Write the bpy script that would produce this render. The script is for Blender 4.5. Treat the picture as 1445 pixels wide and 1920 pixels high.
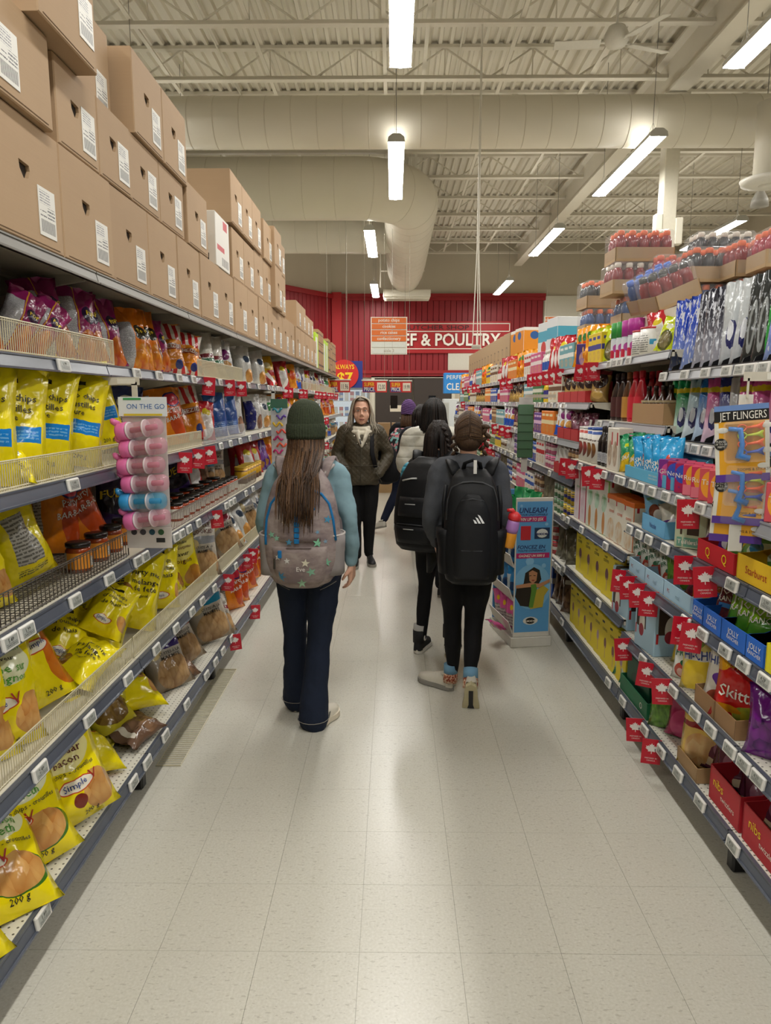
import bpy, bmesh, math, random
from mathutils import Vector, Matrix, Euler, noise

for _o in list(bpy.data.objects):
    bpy.data.objects.remove(_o)
SC = bpy.context.scene
COL = SC.collection
R = math.radians
RND = random.Random(7)

# ------------------------------------------------------------------ camera, world, exposure
FPX = 1333.0
CAMZ = 1.65
PITCH = math.atan(208.0 / FPX)
YAW = math.atan(14.5 / FPX)
cd = bpy.data.cameras.new('camera'); cam = bpy.data.objects.new('camera', cd); COL.objects.link(cam)
cd.sensor_fit = 'VERTICAL'; cd.sensor_height = 36.0; cd.lens = 36.0 * FPX / 1920.0
cd.clip_start = 0.02; cd.clip_end = 200
cam.location = (0, 0, CAMZ); cam.rotation_euler = (R(90) - PITCH, 0, YAW)
SC.camera = cam
CM = cam.rotation_euler.to_matrix()
W = bpy.data.worlds.new('world'); SC.world = W; W.use_nodes = True
W.node_tree.nodes['Background'].inputs[0].default_value = (0.95, 0.97, 1.0, 1)
W.node_tree.nodes['Background'].inputs[1].default_value = 0.1
SC.view_settings.view_transform = 'Standard'; SC.view_settings.look = 'None'
SC.view_settings.gamma = 1.0; SC.view_settings.use_curve_mapping = False
SC.view_settings.exposure = 0.0
SC.cycles.max_bounces = 6; SC.cycles.diffuse_bounces = 3; SC.cycles.glossy_bounces = 2; SC.cycles.transmission_bounces = 2; SC.cycles.transparent_max_bounces = 6
SC.cycles.adaptive_threshold = 0.02; SC.cycles.caustics_reflective = False; SC.cycles.caustics_refractive = False
LAMP_STRENGTH = 48.0


def at(px, py, X=None, Y=None, Z=None):
    """A point seen at pixel px,py of the photograph on a known plane of the store."""
    d = CM @ Vector(((px - 722.5) / FPX, -(py - 960) / FPX, -1.0))
    if X is not None: t = X / d.x
    elif Y is not None: t = Y / d.y
    else: t = (Z - CAMZ) / d.z
    return Vector((d.x * t, d.y * t, CAMZ + d.z * t))


def y_of(px, X, z=1.65):
    """Distance along the aisle of the pixel column px on the plane X at height z."""
    t = X / 1.0
    lo, hi = 0.2, 60.0
    for _ in range(50):
        m = (lo + hi) / 2
        p = CM.transposed() @ Vector((X, m, z - CAMZ))
        u = 722.5 + FPX * p.x / -p.z
        if (u < px) == (X < 0): lo = m
        else: hi = m
    return (lo + hi) / 2


# ------------------------------------------------------------------ materials
MATS = {}


def lin(c):
    return tuple(((x / 255.0) / 12.92 if x / 255.0 <= 0.04045 else ((x / 255.0 + 0.055) / 1.055) ** 2.4) for x in c[:3]) + (1,)


def hexc(h):
    h = h.lstrip('#')
    return lin((int(h[0:2], 16), int(h[2:4], 16), int(h[4:6], 16)))


class NT:
    def __init__(s, m):
        s.t = m.node_tree; s.n = s.t.nodes; s.l = s.t.links
        s.b = s.n['Principled BSDF']

    def new(s, ty, **kw):
        n = s.n.new(ty)
        for k, v in kw.items(): setattr(n, k, v)
        return n

    def math(s, op, a, b=None, clamp=False):
        n = s.n.new('ShaderNodeMath'); n.operation = op; n.use_clamp = clamp
        for i, x in enumerate((a, b)):
            if x is None: continue
            if isinstance(x, (int, float)): n.inputs[i].default_value = x
            else: s.l.new(x, n.inputs[i])
        return n.outputs[0]

    def mix(s, fac, a, b):
        n = s.n.new('ShaderNodeMix'); n.data_type = 'RGBA'
        for sock, x in ((n.inputs[0], fac), (n.inputs[6], a), (n.inputs[7], b)):
            if isinstance(x, (int, float, tuple)): sock.default_value = x
            else: s.l.new(x, sock)
        return n.outputs[2]

    def noise(s, scale, detail=3, vec=None, rough=0.5):
        n = s.n.new('ShaderNodeTexNoise'); n.inputs['Scale'].default_value = scale
        n.inputs['Detail'].default_value = detail; n.inputs['Roughness'].default_value = rough
        if vec is not None: s.l.new(vec, n.inputs['Vector'])
        return n.outputs[0]

    def ramp(s, fac, stops):
        n = s.n.new('ShaderNodeValToRGB'); e = n.color_ramp.elements
        while len(e) < len(stops): e.new(0.5)
        for i, (p, c) in enumerate(stops): e[i].position = p; e[i].color = c
        s.l.new(fac, n.inputs[0]); return n.outputs[0]

    def bump(s, h, strength=0.3, dist=0.01):
        n = s.n.new('ShaderNodeBump'); n.inputs['Strength'].default_value = strength
        n.inputs['Distance'].default_value = dist
        s.l.new(h, n.inputs['Height']); s.l.new(n.outputs[0], s.b.inputs['Normal'])

    def pos(s):
        return s.new('ShaderNodeNewGeometry').outputs['Position']

    def obj(s):
        return s.new('ShaderNodeTexCoord').outputs['Object']

    def uv(s):
        return s.new('ShaderNodeTexCoord').outputs['UV']

    def col(s, c):
        if isinstance(c, tuple): s.b.inputs['Base Color'].default_value = c
        else: s.l.new(c, s.b.inputs['Base Color'])


def newmat(name, rough=0.5, metal=0.0, spec=None):
    m = bpy.data.materials.new(name); m.use_nodes = True
    t = NT(m); t.b.inputs['Roughness'].default_value = rough; t.b.inputs['Metallic'].default_value = metal
    if spec is not None: t.b.inputs['Specular IOR Level'].default_value = spec
    return m, t


def mat(c, rough=0.5, metal=0.0, var=0.06, scale=30.0, bump=0.0, spec=None):
    """A plain painted or plastic surface: colour with slight procedural variation."""
    key = (c, rough, metal, var, scale, bump, spec)
    if key in MATS: return MATS[key]
    m, t = newmat('surface_%d' % len(MATS), rough, metal, spec)
    base = hexc(c)
    if var > 0:
        n = t.noise(scale, 2, t.obj())
        lo = tuple(x * (1 - var) for x in base[:3]) + (1,); hi = tuple(min(1, x * (1 + var)) for x in base[:3]) + (1,)
        t.col(t.mix(n, lo, hi))
        if bump: t.bump(n, bump, 0.004)
    else:
        t.col(base)
    MATS[key] = m
    return m


def emis(c, s):
    key = ('emis', c, s)
    if key in MATS: return MATS[key]
    m, t = newmat('emitter_%d' % len(MATS), 0.5)
    t.col(hexc(c)); t.b.inputs['Emission Color'].default_value = hexc(c); t.b.inputs['Emission Strength'].default_value = s
    MATS[key] = m
    return m


def glass(c, rough=0.08, alpha=0.35):
    key = ('glass', c, rough, alpha)
    if key in MATS: return MATS[key]
    m, t = newmat('clear_plastic_%d' % len(MATS), rough)
    t.col(hexc(c)); t.b.inputs['Alpha'].default_value = alpha
    n = t.noise(14, 3, t.obj()); t.bump(n, 0.5, 0.02)
    MATS[key] = m
    return m


# ------------------------------------------------------------------ mesh building
class MB:
    def __init__(s):
        s.v = []; s.f = []; s.m = []; s.uv = []

    def add(s, vs, fs, mi=0, uvs=None):
        o = len(s.v); s.v += [tuple(x) for x in vs]
        for k, f in enumerate(fs):
            s.f.append([i + o for i in f]); s.m.append(mi)
            s.uv.append(uvs[k] if uvs else None)
        return s

    def box(s, c, d, mi=0, M=None):
        x, y, z = c; a, b, e = d[0] / 2, d[1] / 2, d[2] / 2
        vs = [Vector((x + i * a, y + j * b, z + k * e)) for i in (-1, 1) for j in (-1, 1) for k in (-1, 1)]
        if M is not None: vs = [M @ v for v in vs]
        fs = [(0, 1, 3, 2), (4, 6, 7, 5), (0, 4, 5, 1), (2, 3, 7, 6), (0, 2, 6, 4), (1, 5, 7, 3)]
        return s.add(vs, fs, mi)

    def cbox(s, c, d, ch=0.004, mi=0, M=None, uvf=False):
        """A box with chamfered edges; uvf maps every face 0..1 on the box's -y face."""
        X, Y, Z = d[0] / 2, d[1] / 2, d[2] / 2
        idx = {}; vs = []
        for sx in (-1, 1):
            for sy in (-1, 1):
                for sz in (-1, 1):
                    for ax in range(3):
                        p = [sx * X, sy * Y, sz * Z]
                        for q in range(3):
                            if q != ax: p[q] -= (sx, sy, sz)[q] * ch
                        idx[(sx, sy, sz, ax)] = len(vs); vs.append(Vector(p) + Vector(c))
        fs = []
        for ax in range(3):
            o = [q for q in range(3) if q != ax]
            for sg in (-1, 1):
                f = []
                for (a, b) in ((-1, -1), (1, -1), (1, 1), (-1, 1)):
                    k = [0, 0, 0]; k[ax] = sg; k[o[0]] = a; k[o[1]] = b
                    f.append(idx[tuple(k) + (ax,)])
                fs.append(f)
        for ax in range(3):
            o = [q for q in range(3) if q != ax]
            for a in (-1, 1):
                for b in (-1, 1):
                    k0 = [0, 0, 0]; k1 = [0, 0, 0]
                    k0[ax] = -1; k1[ax] = 1; k0[o[0]] = k1[o[0]] = a; k0[o[1]] = k1[o[1]] = b
                    fs.append([idx[tuple(k0) + (o[0],)], idx[tuple(k1) + (o[0],)], idx[tuple(k1) + (o[1],)], idx[tuple(k0) + (o[1],)]])
        for k in [(a, b, e) for a in (-1, 1) for b in (-1, 1) for e in (-1, 1)]:
            fs.append([idx[k + (0,)], idx[k + (1,)], idx[k + (2,)]])
        cc = Vector(c)
        out = []
        for f in fs:
            n = (vs[f[1]] - vs[f[0]]).cross(vs[f[2]] - vs[f[0]])
            ctr = sum((vs[i] for i in f), Vector()) / len(f) - cc
            out.append(f if n.dot(ctr) > 0 else f[::-1])
        uvs = None
        if uvf:
            uvs = []
            for f in out:
                uvs.append([((vs[i].x - c[0]) / d[0] + 0.5, (vs[i].z - c[2]) / d[2] + 0.5) if ((vs[f[1]] - vs[f[0]]).cross(vs[f[2]] - vs[f[0]])).normalized().y < -0.9 else (1.5, 0.5) for i in f])
        if M is not None: vs = [M @ v for v in vs]
        return s.add(vs, out, mi, uvs)

    def tube(s, pts, r, n=8, mi=0, cap=True, rr=None):
        """Tube along pts; r a number or list; rr optional second radius (ellipse)."""
        pts = [Vector(p) for p in pts]; k = len(pts)
        rs = r if isinstance(r, (list, tuple)) else [r] * k
        r2 = rr if rr is not None else rs
        if not isinstance(r2, (list, tuple)): r2 = [r2] * k
        t0 = (pts[1] - pts[0]).normalized()
        up = Vector((0, 0, 1)) if abs(t0.z) < 0.9 else Vector((0, 1, 0))
        a = (up - t0 * up.dot(t0)).normalized()
        vs = []
        for i in range(k):
            t = (pts[min(i + 1, k - 1)] - pts[max(i - 1, 0)])
            t = t.normalized() if t.length > 1e-9 else t0
            a = (a - t * a.dot(t)); a = a.normalized() if a.length > 1e-6 else t.orthogonal().normalized()
            b = t.cross(a)
            for j in range(n):
                an = 2 * math.pi * j / n
                vs.append(pts[i] + a * (math.cos(an) * rs[i]) + b * (math.sin(an) * r2[i]))
        fs = [(i * n + j, i * n + (j + 1) % n, (i + 1) * n + (j + 1) % n, (i + 1) * n + j) for i in range(k - 1) for j in range(n)]
        if cap:
            fs.append(tuple(range(n))[::-1]); fs.append(tuple((k - 1) * n + j for j in range(n)))
        return s.add(vs, fs, mi)

    def lathe(s, prof, n=16, c=(0, 0, 0), mi=0, M=None, sx=1.0, sy=1.0, cap=True):
        vs = []; k = len(prof)
        for (r, z) in prof:
            for j in range(n):
                an = 2 * math.pi * j / n
                vs.append(Vector((c[0] + r * sx * math.cos(an), c[1] + r * sy * math.sin(an), c[2] + z)))
        if M is not None: vs = [M @ v for v in vs]
        fs = [(i * n + j, i * n + (j + 1) % n, (i + 1) * n + (j + 1) % n, (i + 1) * n + j) for i in range(k - 1) for j in range(n)]
        if cap:
            fs.append(tuple(range(n))[::-1]); fs.append(tuple((k - 1) * n + j for j in range(n)))
        uvs = [[((j % n) / n, i / (k - 1)), ((j + 1) / n, i / (k - 1)), ((j + 1) / n, (i + 1) / (k - 1)), (j / n, (i + 1) / (k - 1))] for i in range(k - 1) for j in range(n)]
        if cap: uvs += [[(0.5, 2.0)] * n, [(0.5, 2.0)] * n]
        return s.add(vs, fs, mi, uvs)

    def ell(s, c, rx, ry, rz, n=14, k=9, mi=0, M=None):
        vs = []; c = Vector(c)
        for i in range(k + 1):
            ph = -math.pi / 2 + math.pi * i / k
            ph = max(-math.pi / 2 + 0.02, min(math.pi / 2 - 0.02, ph))
            for j in range(n):
                an = 2 * math.pi * j / n
                p = Vector((rx * math.cos(ph) * math.cos(an), ry * math.cos(ph) * math.sin(an), rz * math.sin(ph)))
                vs.append(c + (M @ p if M is not None else p))
        fs = [(i * n + j, i * n + (j + 1) % n, (i + 1) * n + (j + 1) % n, (i + 1) * n + j) for i in range(k) for j in range(n)]
        fs.append(tuple(range(n))[::-1]); fs.append(tuple(k * n + j for j in range(n)))
        return s.add(vs, fs, mi)

    def prism(s, poly, a, b, axis='y', mi=0):
        """poly in the two other axes, extruded along axis from a to b."""
        n = len(poly); vs = []
        for t in (a, b):
            for (p, q) in poly:
                vs.append({'x': (t, p, q), 'y': (p, t, q), 'z': (p, q, t)}[axis])
        fs = [tuple(range(n))[::-1], tuple(range(n, 2 * n))] + [(i, (i + 1) % n, n + (i + 1) % n, n + i) for i in range(n)]
        return s.add(vs, fs, mi)

    def mesh(s, name, mats, smooth=False, fix=True):
        me = bpy.data.meshes.new(name); me.from_pydata(s.v, [], s.f)
        for m in (mats if isinstance(mats, (list, tuple)) else [mats]): me.materials.append(m)
        me.polygons.foreach_set('material_index', s.m)
        if any(u is not None for u in s.uv):
            ul = me.uv_layers.new(name='UVMap'); flat = []
            for f, u in zip(s.f, s.uv):
                for k in range(len(f)): flat += list(u[k]) if u else [3.0, 3.0]
            ul.data.foreach_set('uv', flat)
        if fix:
            bm = bmesh.new(); bm.from_mesh(me); bmesh.ops.recalc_face_normals(bm, faces=bm.faces); bm.to_mesh(me); bm.free()
        if smooth: me.polygons.foreach_set('use_smooth', [True] * len(me.polygons))
        me.update()
        return me

    def build(s, name, mats, parent=None, smooth=False):
        return obj(name, s.mesh(name, mats, smooth), parent)


def obj(name, me, parent=None, loc=None, rot=None):
    o = bpy.data.objects.new(name, me); COL.objects.link(o)
    if parent is not None: o.parent = parent
    if loc is not None: o.location = loc
    if rot is not None: o.rotation_euler = rot
    return o


def thing(name, loc=(0, 0, 0), rot=(0, 0, 0)):
    o = bpy.data.objects.new(name, None); COL.objects.link(o)
    o.location = loc; o.rotation_euler = rot; o.empty_display_size = 0.05
    return o


KIDS = {}


def copy_tree(o, loc=None, rot=None, parent=None):
    c = o.copy(); COL.objects.link(c); c.parent = parent
    if loc is not None: c.location = loc
    if rot is not None: c.rotation_euler = rot
    for ch in list(o.children):
        d = ch.copy(); COL.objects.link(d); d.parent = c
        for g in list(ch.children):
            e = g.copy(); COL.objects.link(e); e.parent = d
    return c


ORD = ('first second third fourth fifth sixth seventh eighth ninth tenth eleventh twelfth thirteenth fourteenth fifteenth sixteenth '
       'seventeenth eighteenth nineteenth twentieth').split() + ['twenty-' + x for x in
       'first second third fourth fifth sixth seventh eighth ninth'.split()] + ['thirtieth'] + ['thirty-' + x for x in
       'first second third fourth fifth sixth seventh eighth ninth'.split()] + ['fortieth'] + ['forty-' + x for x in
       'first second third fourth fifth sixth seventh eighth ninth'.split()] + ['fiftieth'] + ['fifty-' + x for x in
       'first second third fourth fifth sixth seventh eighth ninth'.split()] + ['sixtieth']
PENDING = []


def tag(o, label, cat, group=None):
    o['label'] = label; o['category'] = cat
    if group: o['group'] = group
    return o


def later(o, desc, where, cat):
    """Label to be completed with its place in the row once every look-alike is known."""
    PENDING.append((o, desc, where, cat)); o['category'] = cat
    return o


def finish_labels():
    rows = {}
    for (o, d, w, c) in PENDING: rows.setdefault((d, w), []).append(o)
    for (d, w), os_ in rows.items():
        os_.sort(key=lambda o: (round(o.location.y, 3), o.location.z))
        for i, o in enumerate(os_):
            if len(os_) == 1: o['label'] = '%s %s' % (d, w)
            else:
                o['label'] = '%s nearest %s %s' % (ORD[i], d, w) if i else 'nearest %s %s' % (d, w)
                o['group'] = '%s %s' % (d, w)
            if len(o['label'].split()) > 16: print('LONG', o['label'])


def structure(o):
    o['kind'] = 'structure'
    return o


# ------------------------------------------------------------------ lettering
TXT = {}


def text_geo(s, bold=0.0, res=2):
    """Vertices (scaled to cap height about 1, left aligned at 0) and faces of a line of text."""
    key = (s, bold, res)
    if key in TXT: return TXT[key]
    cu = bpy.data.curves.new('lettering', 'FONT'); cu.body = s; cu.size = 1.43; cu.resolution_u = res
    cu.offset = bold
    o = bpy.data.objects.new('lettering', cu)
    me = bpy.data.meshes.new_from_object(o)
    vs = [tuple(v.co) for v in me.vertices]; fs = [tuple(p.vertices) for p in me.polygons]
    bpy.data.objects.remove(o); bpy.data.curves.remove(cu); bpy.data.meshes.remove(me)
    if vs:
        x0 = min(v[0] for v in vs); x1 = max(v[0] for v in vs)
    else: x0, x1 = 0, 1
    TXT[key] = ([(v[0] - x0, v[1]) for v in vs], fs, x1 - x0)
    return TXT[key]


def text_obj(s, h, m, parent, loc, rot=(R(90), 0, 0), width=None, align='c', bold=0.0, name='lettering', shear=0.0, res=2, thick=0.0):
    """Lettering with cap height h, upright, reading along local +x; a child of parent."""
    vs, fs, w = text_geo(s, bold, res)
    kx = h if width is None else width / w
    off = {'c': -w * kx / 2, 'l': 0, 'r': -w * kx}[align]
    me = bpy.data.meshes.new('lettering')
    V = [(off + x * kx + shear * y * h, y * h, thick) for x, y in vs]; F = [list(f) for f in fs]
    me.from_pydata(V, [], F); me.materials.append(m); me.update()
    if thick:
        bm = bmesh.new(); bm.from_mesh(me)
        g = bmesh.ops.extrude_face_region(bm, geom=bm.faces[:])
        for e in g['geom']:
            if isinstance(e, bmesh.types.BMVert): e.co.z -= thick
        bmesh.ops.recalc_face_normals(bm, faces=bm.faces); bm.to_mesh(me); bm.free()
    return obj(name, me, parent, loc, rot)
# ------------------------------------------------------------------ the hall
BACKY = 22.7
CREAM = mat('#e3dcca', 0.6, 0, 0.05, 2.0)
CREAM2 = mat('#e3ddcb', 0.55, 0, 0.04, 6.0)
WALLC = mat('#c3b9a3', 0.8, 0, 0.05, 1.5)
REDP = mat('#8a111b', 0.5, 0, 0.1, 3.0)
REDT = mat('#95111a', 0.45, 0, 0.05, 3.0)

# floor: vinyl tiles, speckled
m, t = newmat('vinyl_tile', 0.3)
p = t.pos()
n1 = t.noise(120, 2, p); n2 = t.noise(75, 2, p, 0.7); n3 = t.noise(1.3, 3, p)
mp = t.new('ShaderNodeMapping'); mp.inputs['Scale'].default_value = (45, 110, 1); t.l.new(p, mp.inputs[0])
vor = t.noise(1.0, 1, mp.outputs[0])
c = t.ramp(n1, [(0.2, hexc('#c6c2b4')), (0.5, hexc('#cfccbf')), (0.8, hexc('#d9d6cb'))])
c = t.mix(t.math('MULTIPLY', t.math('GREATER_THAN', vor, 0.665), 0.35), c, hexc('#8f8878'))
c = t.mix(t.math('MULTIPLY', t.math('LESS_THAN', n2, 0.30), 0.30), c, hexc('#8f8878'))
c = t.mix(t.math('MULTIPLY', t.math('SUBTRACT', n3, 0.35), 0.55, True), c, hexc('#b5af9f'))
oi = t.new('ShaderNodeObjectInfo').outputs['Random']
c = t.mix(t.math('MULTIPLY', oi, 0.08), c, hexc('#c2bcac'))
t.col(c)
t.b.inputs['Roughness'].default_value = 0.27
t.bump(n1, 0.04, 0.002)
TILE = m
floor = structure(MB().box((0, 7, -0.06), (26, 38, 0.11)).build('floor', TILE))
TS = 0.305
tm = MB().cbox((0, 0, -0.0025), (TS - 0.0008, TS - 0.0008, 0.005), 0.0003).mesh('tile', TILE)
ntile = 0
for j in range(33):
    for i in range(9):
        if ntile >= 297: break
        obj('tile', tm, floor, (-1.22 + TS * (i + 0.5) - 0.10, 0.72 + TS * (j + 0.5) - 0.018, 0.0)); ntile += 1
for o in floor.children: o.location.z = 0.0
# base slab lies below the tiles; the rest of the vinyl floor is flush with them
fl2 = MB()
x0, x1 = -1.32, -1.32 + 9 * TS; y0, y1 = 0.702, 0.702 + 33 * TS
for (a, b, c_, d) in ((-13, x0, -12, 26), (x1, 13, -12, 26), (x0, x1, -12, y0), (x0, x1, y1, 26)):
    fl2.box(((a + b) / 2, (c_ + d) / 2, -0.0025), (b - a, d - c_, 0.005))
fl2.build('floor_covering', TILE, floor)

# walls
wb = MB().box((0, BACKY + 0.1, 3.3), (26, 0.2, 6.7))
wall_back = structure(wb.build('wall_back', WALLC))
structure(MB().box((-12.9, 7, 3.3), (0.2, 38, 6.7)).build('wall_left', WALLC))
structure(MB().box((9.3, 9, 3.3), (0.2, 34, 6.7)).build('wall_right', WALLC))
structure(MB().box((0, -11.9, 3.3), (26, 0.2, 6.7)).build('wall_front', WALLC))

# red vertical planks on the back wall, one object each
PX0, PX1 = -1.62, 4.62
pw = 0.178
plank = MB().cbox((0, 0, 0), (pw - 0.012, 0.04, 2.42), 0.006).mesh('plank', REDP)
k = int((PX1 - PX0) / pw)
for i in range(k):
    obj('plank', plank, wall_back, (PX0 + pw * (i + 0.5), BACKY - 0.02, 3.64))
MB().box(((PX0 + PX1) / 2, BACKY - 0.004, 3.64), (PX1 - PX0, 0.008, 2.42)).build('plank_backing', mat('#5a0b10', 0.7), wall_back)
# trims of the red panel
tr = MB().box(((PX0 + PX1) / 2, BACKY - 0.06, 4.86), (PX1 - PX0 + 0.1, 0.12, 0.1)).box(((PX0 + PX1) / 2, BACKY - 0.045, 4.76), (PX1 - PX0 + 0.1, 0.09, 0.1)).build('trim_1', REDT); structure(tr)
tr = MB().box(((PX0 + PX1) / 2, BACKY - 0.07, 2.55), (PX1 - PX0, 0.14, 0.1)).box(((PX0 + PX1) / 2, BACKY - 0.05, 2.44), (PX1 - PX0, 0.10, 0.12)).build('trim_2', REDT); structure(tr)
tr = MB().box((PX0 - 0.13, BACKY - 0.06, 2.5), (0.3, 0.16, 4.9)).build('trim_3', mat('#a8161c', 0.45)); structure(tr)
# angled red wall to the left
A = Vector((PX0 - 0.28, BACKY)); B = Vector((-3.6, 20.2)); D = (B - A); L = D.length; ang = math.atan2(D.y, D.x)
wl = thing('wall_angled', (A.x, A.y, 0), (0, 0, ang)); structure(wl)
MB().box((L / 2, -0.1, 3.3), (L, 0.2, 6.7)).build('wall_panel', WALLC, wl)
for i in range(int(L / pw)):
    obj('plank', plank, wl, (pw * (i + 0.5), 0.02, 3.64))
MB().box((L / 2, 0.06, 4.83), (L, 0.12, 0.14)).box((L / 2, 0.05, 2.5), (L, 0.1, 0.2)).build('ledge', REDT, wl)
# cream wall piece right of the red, white board under the sign
structure(MB().box((5.4, BACKY - 0.03, 2.42), (1.5, 0.06, 4.84)).build('trim_4', mat('#d9d5c6', 0.6, 0, 0.03)))
wp = MB().cbox((2.45, BACKY - 0.07, 2.82), (1.5, 0.05, 0.66), 0.004).build('notice_board', mat('#cfcabb', 0.6)); tag(wp, 'blank cream board on the red wall under the large meat sign', 'board')
structure(MB().box((-0.55, BACKY - 0.02, 1.19), (2.2, 0.04, 2.38)).build('trim_5', mat('#cdc7b4', 0.6, 0, 0.04)))

# dark double doors
dz = 2.36
dr = thing('door_1', (0.62, BACKY - 0.05, 0)); structure(dr)
for sx in (-1, 1):
    MB().cbox((sx * 0.6, 0, dz / 2), (1.17, 0.05, dz), 0.01).build('door_leaf', mat('#3a312b', 0.5), dr)
    MB().cbox((sx * 0.6, -0.03, 1.62), (0.22, 0.02, 0.4), 0.004).build('door_window', mat('#15120f', 0.15), dr)
    MB().cbox((sx * 0.5, -0.03, 1.42), (0.45, 0.01, 0.2), 0.002).build('notice', mat('#d8cdb8', 0.7), dr)
    MB().cbox((sx * 0.28, -0.04, 1.12), (0.3, 0.03, 0.05), 0.006).build('push_bar', mat('#8f8b84', 0.35, 0.8), dr)
MB().box((-1.26, 0, dz / 2), (0.1, 0.1, dz)).box((1.26, 0, dz / 2), (0.1, 0.1, dz)).box((0, 0, dz + 0.03), (2.62, 0.1, 0.06)).build('door_frame', mat('#cfcab8', 0.5), dr)

# ceiling: corrugated steel deck
DK = 6.45
dk = MB(); per = 0.152; nx = int(22 / per); vs = []; fs = []
prof = [(0, 0), (0.045, 0), (0.065, 0.045), (0.132, 0.045)]
row = []
for i in range(nx):
    for (a, b) in prof: row.append((-11.4 + i * per + a, b))
for yy in (-12, BACKY + 0.1):
    vs += [(x, yy, DK + z) for x, z in row]
n = len(row)
fs = [(i, i + 1, n + i + 1, n + i) for i in range(n - 1)]
dk.add(vs, fs); dk.box((-0.5, 5.4, DK + 0.12), (25, 36, 0.1))
ceiling = structure(dk.build('ceiling', CREAM))
# open web joists
BC = 6.02
jt = MB()
jl, jr = -8.6, 9.1
jt.box(((jl + jr) / 2, 0, BC), (jr - jl, 0.10, 0.012)).box(((jl + jr) / 2, -0.02, BC + 0.025), (jr - jl, 0.012, 0.05)).box(((jl + jr) / 2, 0.02, BC + 0.025), (jr - jl, 0.012, 0.05))
jbot = jt.mesh('joist', CREAM)
jtop = MB().box(((jl + jr) / 2, 0, DK - 0.02), (jr - jl, 0.10, 0.04)).mesh('top_chord', CREAM)
web = MB(); step = 0.6; x = jl + 0.3; up = False
while x + step < jr:
    a = (x, 0, BC + 0.02 if not up else DK - 0.03); b = (x + step, 0, DK - 0.03 if not up else BC + 0.02)
    web.tube([a, b], 0.014, 5)
    if up: web.tube([(x, 0, BC + 0.02), (x, 0, DK - 0.03)], 0.009, 5)
    up = not up; x += step
jweb = web.mesh('web', CREAM)
jy = 9.14 - 1.457 * 6
while jy < BACKY - 0.4:
    j = obj('joist', jbot, ceiling, (0, jy, 0))
    obj('top_chord', jtop, j); obj('web', jweb, j)
    jy += 1.457
for bx, bz in ((-6.2, BC + 0.06), (-4.55, BC + 0.07), (-3.1, BC + 0.06), (-1.72, BC + 0.06), (-0.12, BC + 0.06), (0.42, BC + 0.2), (1.5, BC + 0.06), (2.7, BC + 0.06), (5.6, BC + 0.06), (7.0, BC + 0.06)):
    MB().box((bx, 8.5, bz), (0.05, 28, 0.02)).box((bx, 8.5, bz + 0.02), (0.01, 28, 0.04)).build('bridging_bar', CREAM, ceiling)
for bx in (-2.4, 0.9, 3.2):
    MB().tube([(bx, -5, DK - 0.06), (bx, 22.4, DK - 0.06)], 0.012, 6).build('conduit', CREAM2, ceiling)
# drooping cable bundle behind the first duct
for q in range(3):
    pts = [(-0.2 + 0.5 * i, 12.6 + 0.03 * q, 6.0 - 0.10 * abs(math.sin(i * 1.1 + q)) - 0.04 * q) for i in range(20)]
    MB().tube(pts, 0.014, 5).build('cable', mat('#4a463e', 0.6), ceiling)
# girder and column
GX = 3.76
MB().box((GX, 8.5, 5.715), (0.24, 28, 0.03)).box((GX, 8.5, 5.97), (0.02, 28, 0.5)).box((GX, 8.5, 6.23), (0.24, 28, 0.03)).build('girder', CREAM, ceiling)
MB().box((GX - 4.05 - 3.9, 8.5, 5.715), (0.24, 28, 0.03)).box((GX - 4.05 - 3.9, 8.5, 5.97), (0.02, 28, 0.5)).build('girder', CREAM, ceiling)
cl = thing('support_column', (GX, 10.35, 0)); tag(cl, 'square cream steel column rising behind the right shelves', 'column')
MB().cbox((0, 0, 2.85), (0.2, 0.2, 5.7), 0.012).build('shaft', mat('#d8d2bf', 0.5), cl)
MB().cbox((0, 0, 5.68), (0.34, 0.34, 0.03), 0.003).build('cap_plate', CREAM, cl)
MB().cbox((0.14, -0.06, 3.95), (0.1, 0.12, 0.35), 0.01).build('junction_box', CREAM2, cl)
MB().cbox((-0.14, -0.06, 4.05), (0.1, 0.12, 0.25), 0.01).build('junction_box', CREAM2, cl)

# ------------------------------------------------------------------ ducts
DUCT = mat('#e2dbc8', 0.5, 0.0, 0.05, 1.2)


def duct(pts, r, label, seam=0.45, rs=None):
    d = thing('air_duct', pts[0])
    o = Vector(pts[0]); P = [Vector(p) - o for p in pts]
    MB().tube(P, r if rs is None else rs, 32).build('duct_shell', DUCT, d, True)
    acc = 0.0; nxt = seam * 0.6
    for i in range(len(P) - 1):
        a, b = P[i], P[i + 1]; l = (b - a).length; t_ = (b - a).normalized()
        while nxt < acc + l:
            c_ = a + t_ * (nxt - acc)
            rr = r if rs is None else rs[i] + (rs[i + 1] - rs[i]) * (nxt - acc) / l
            MB().tube([c_ - t_ * 0.006, c_ + t_ * 0.006], rr + 0.0025, 32).build('seam_rib', mat('#dad2be', 0.5), d, True)
            nxt += seam
        acc += l
    tag(d, label, 'duct')
    return d


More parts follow.
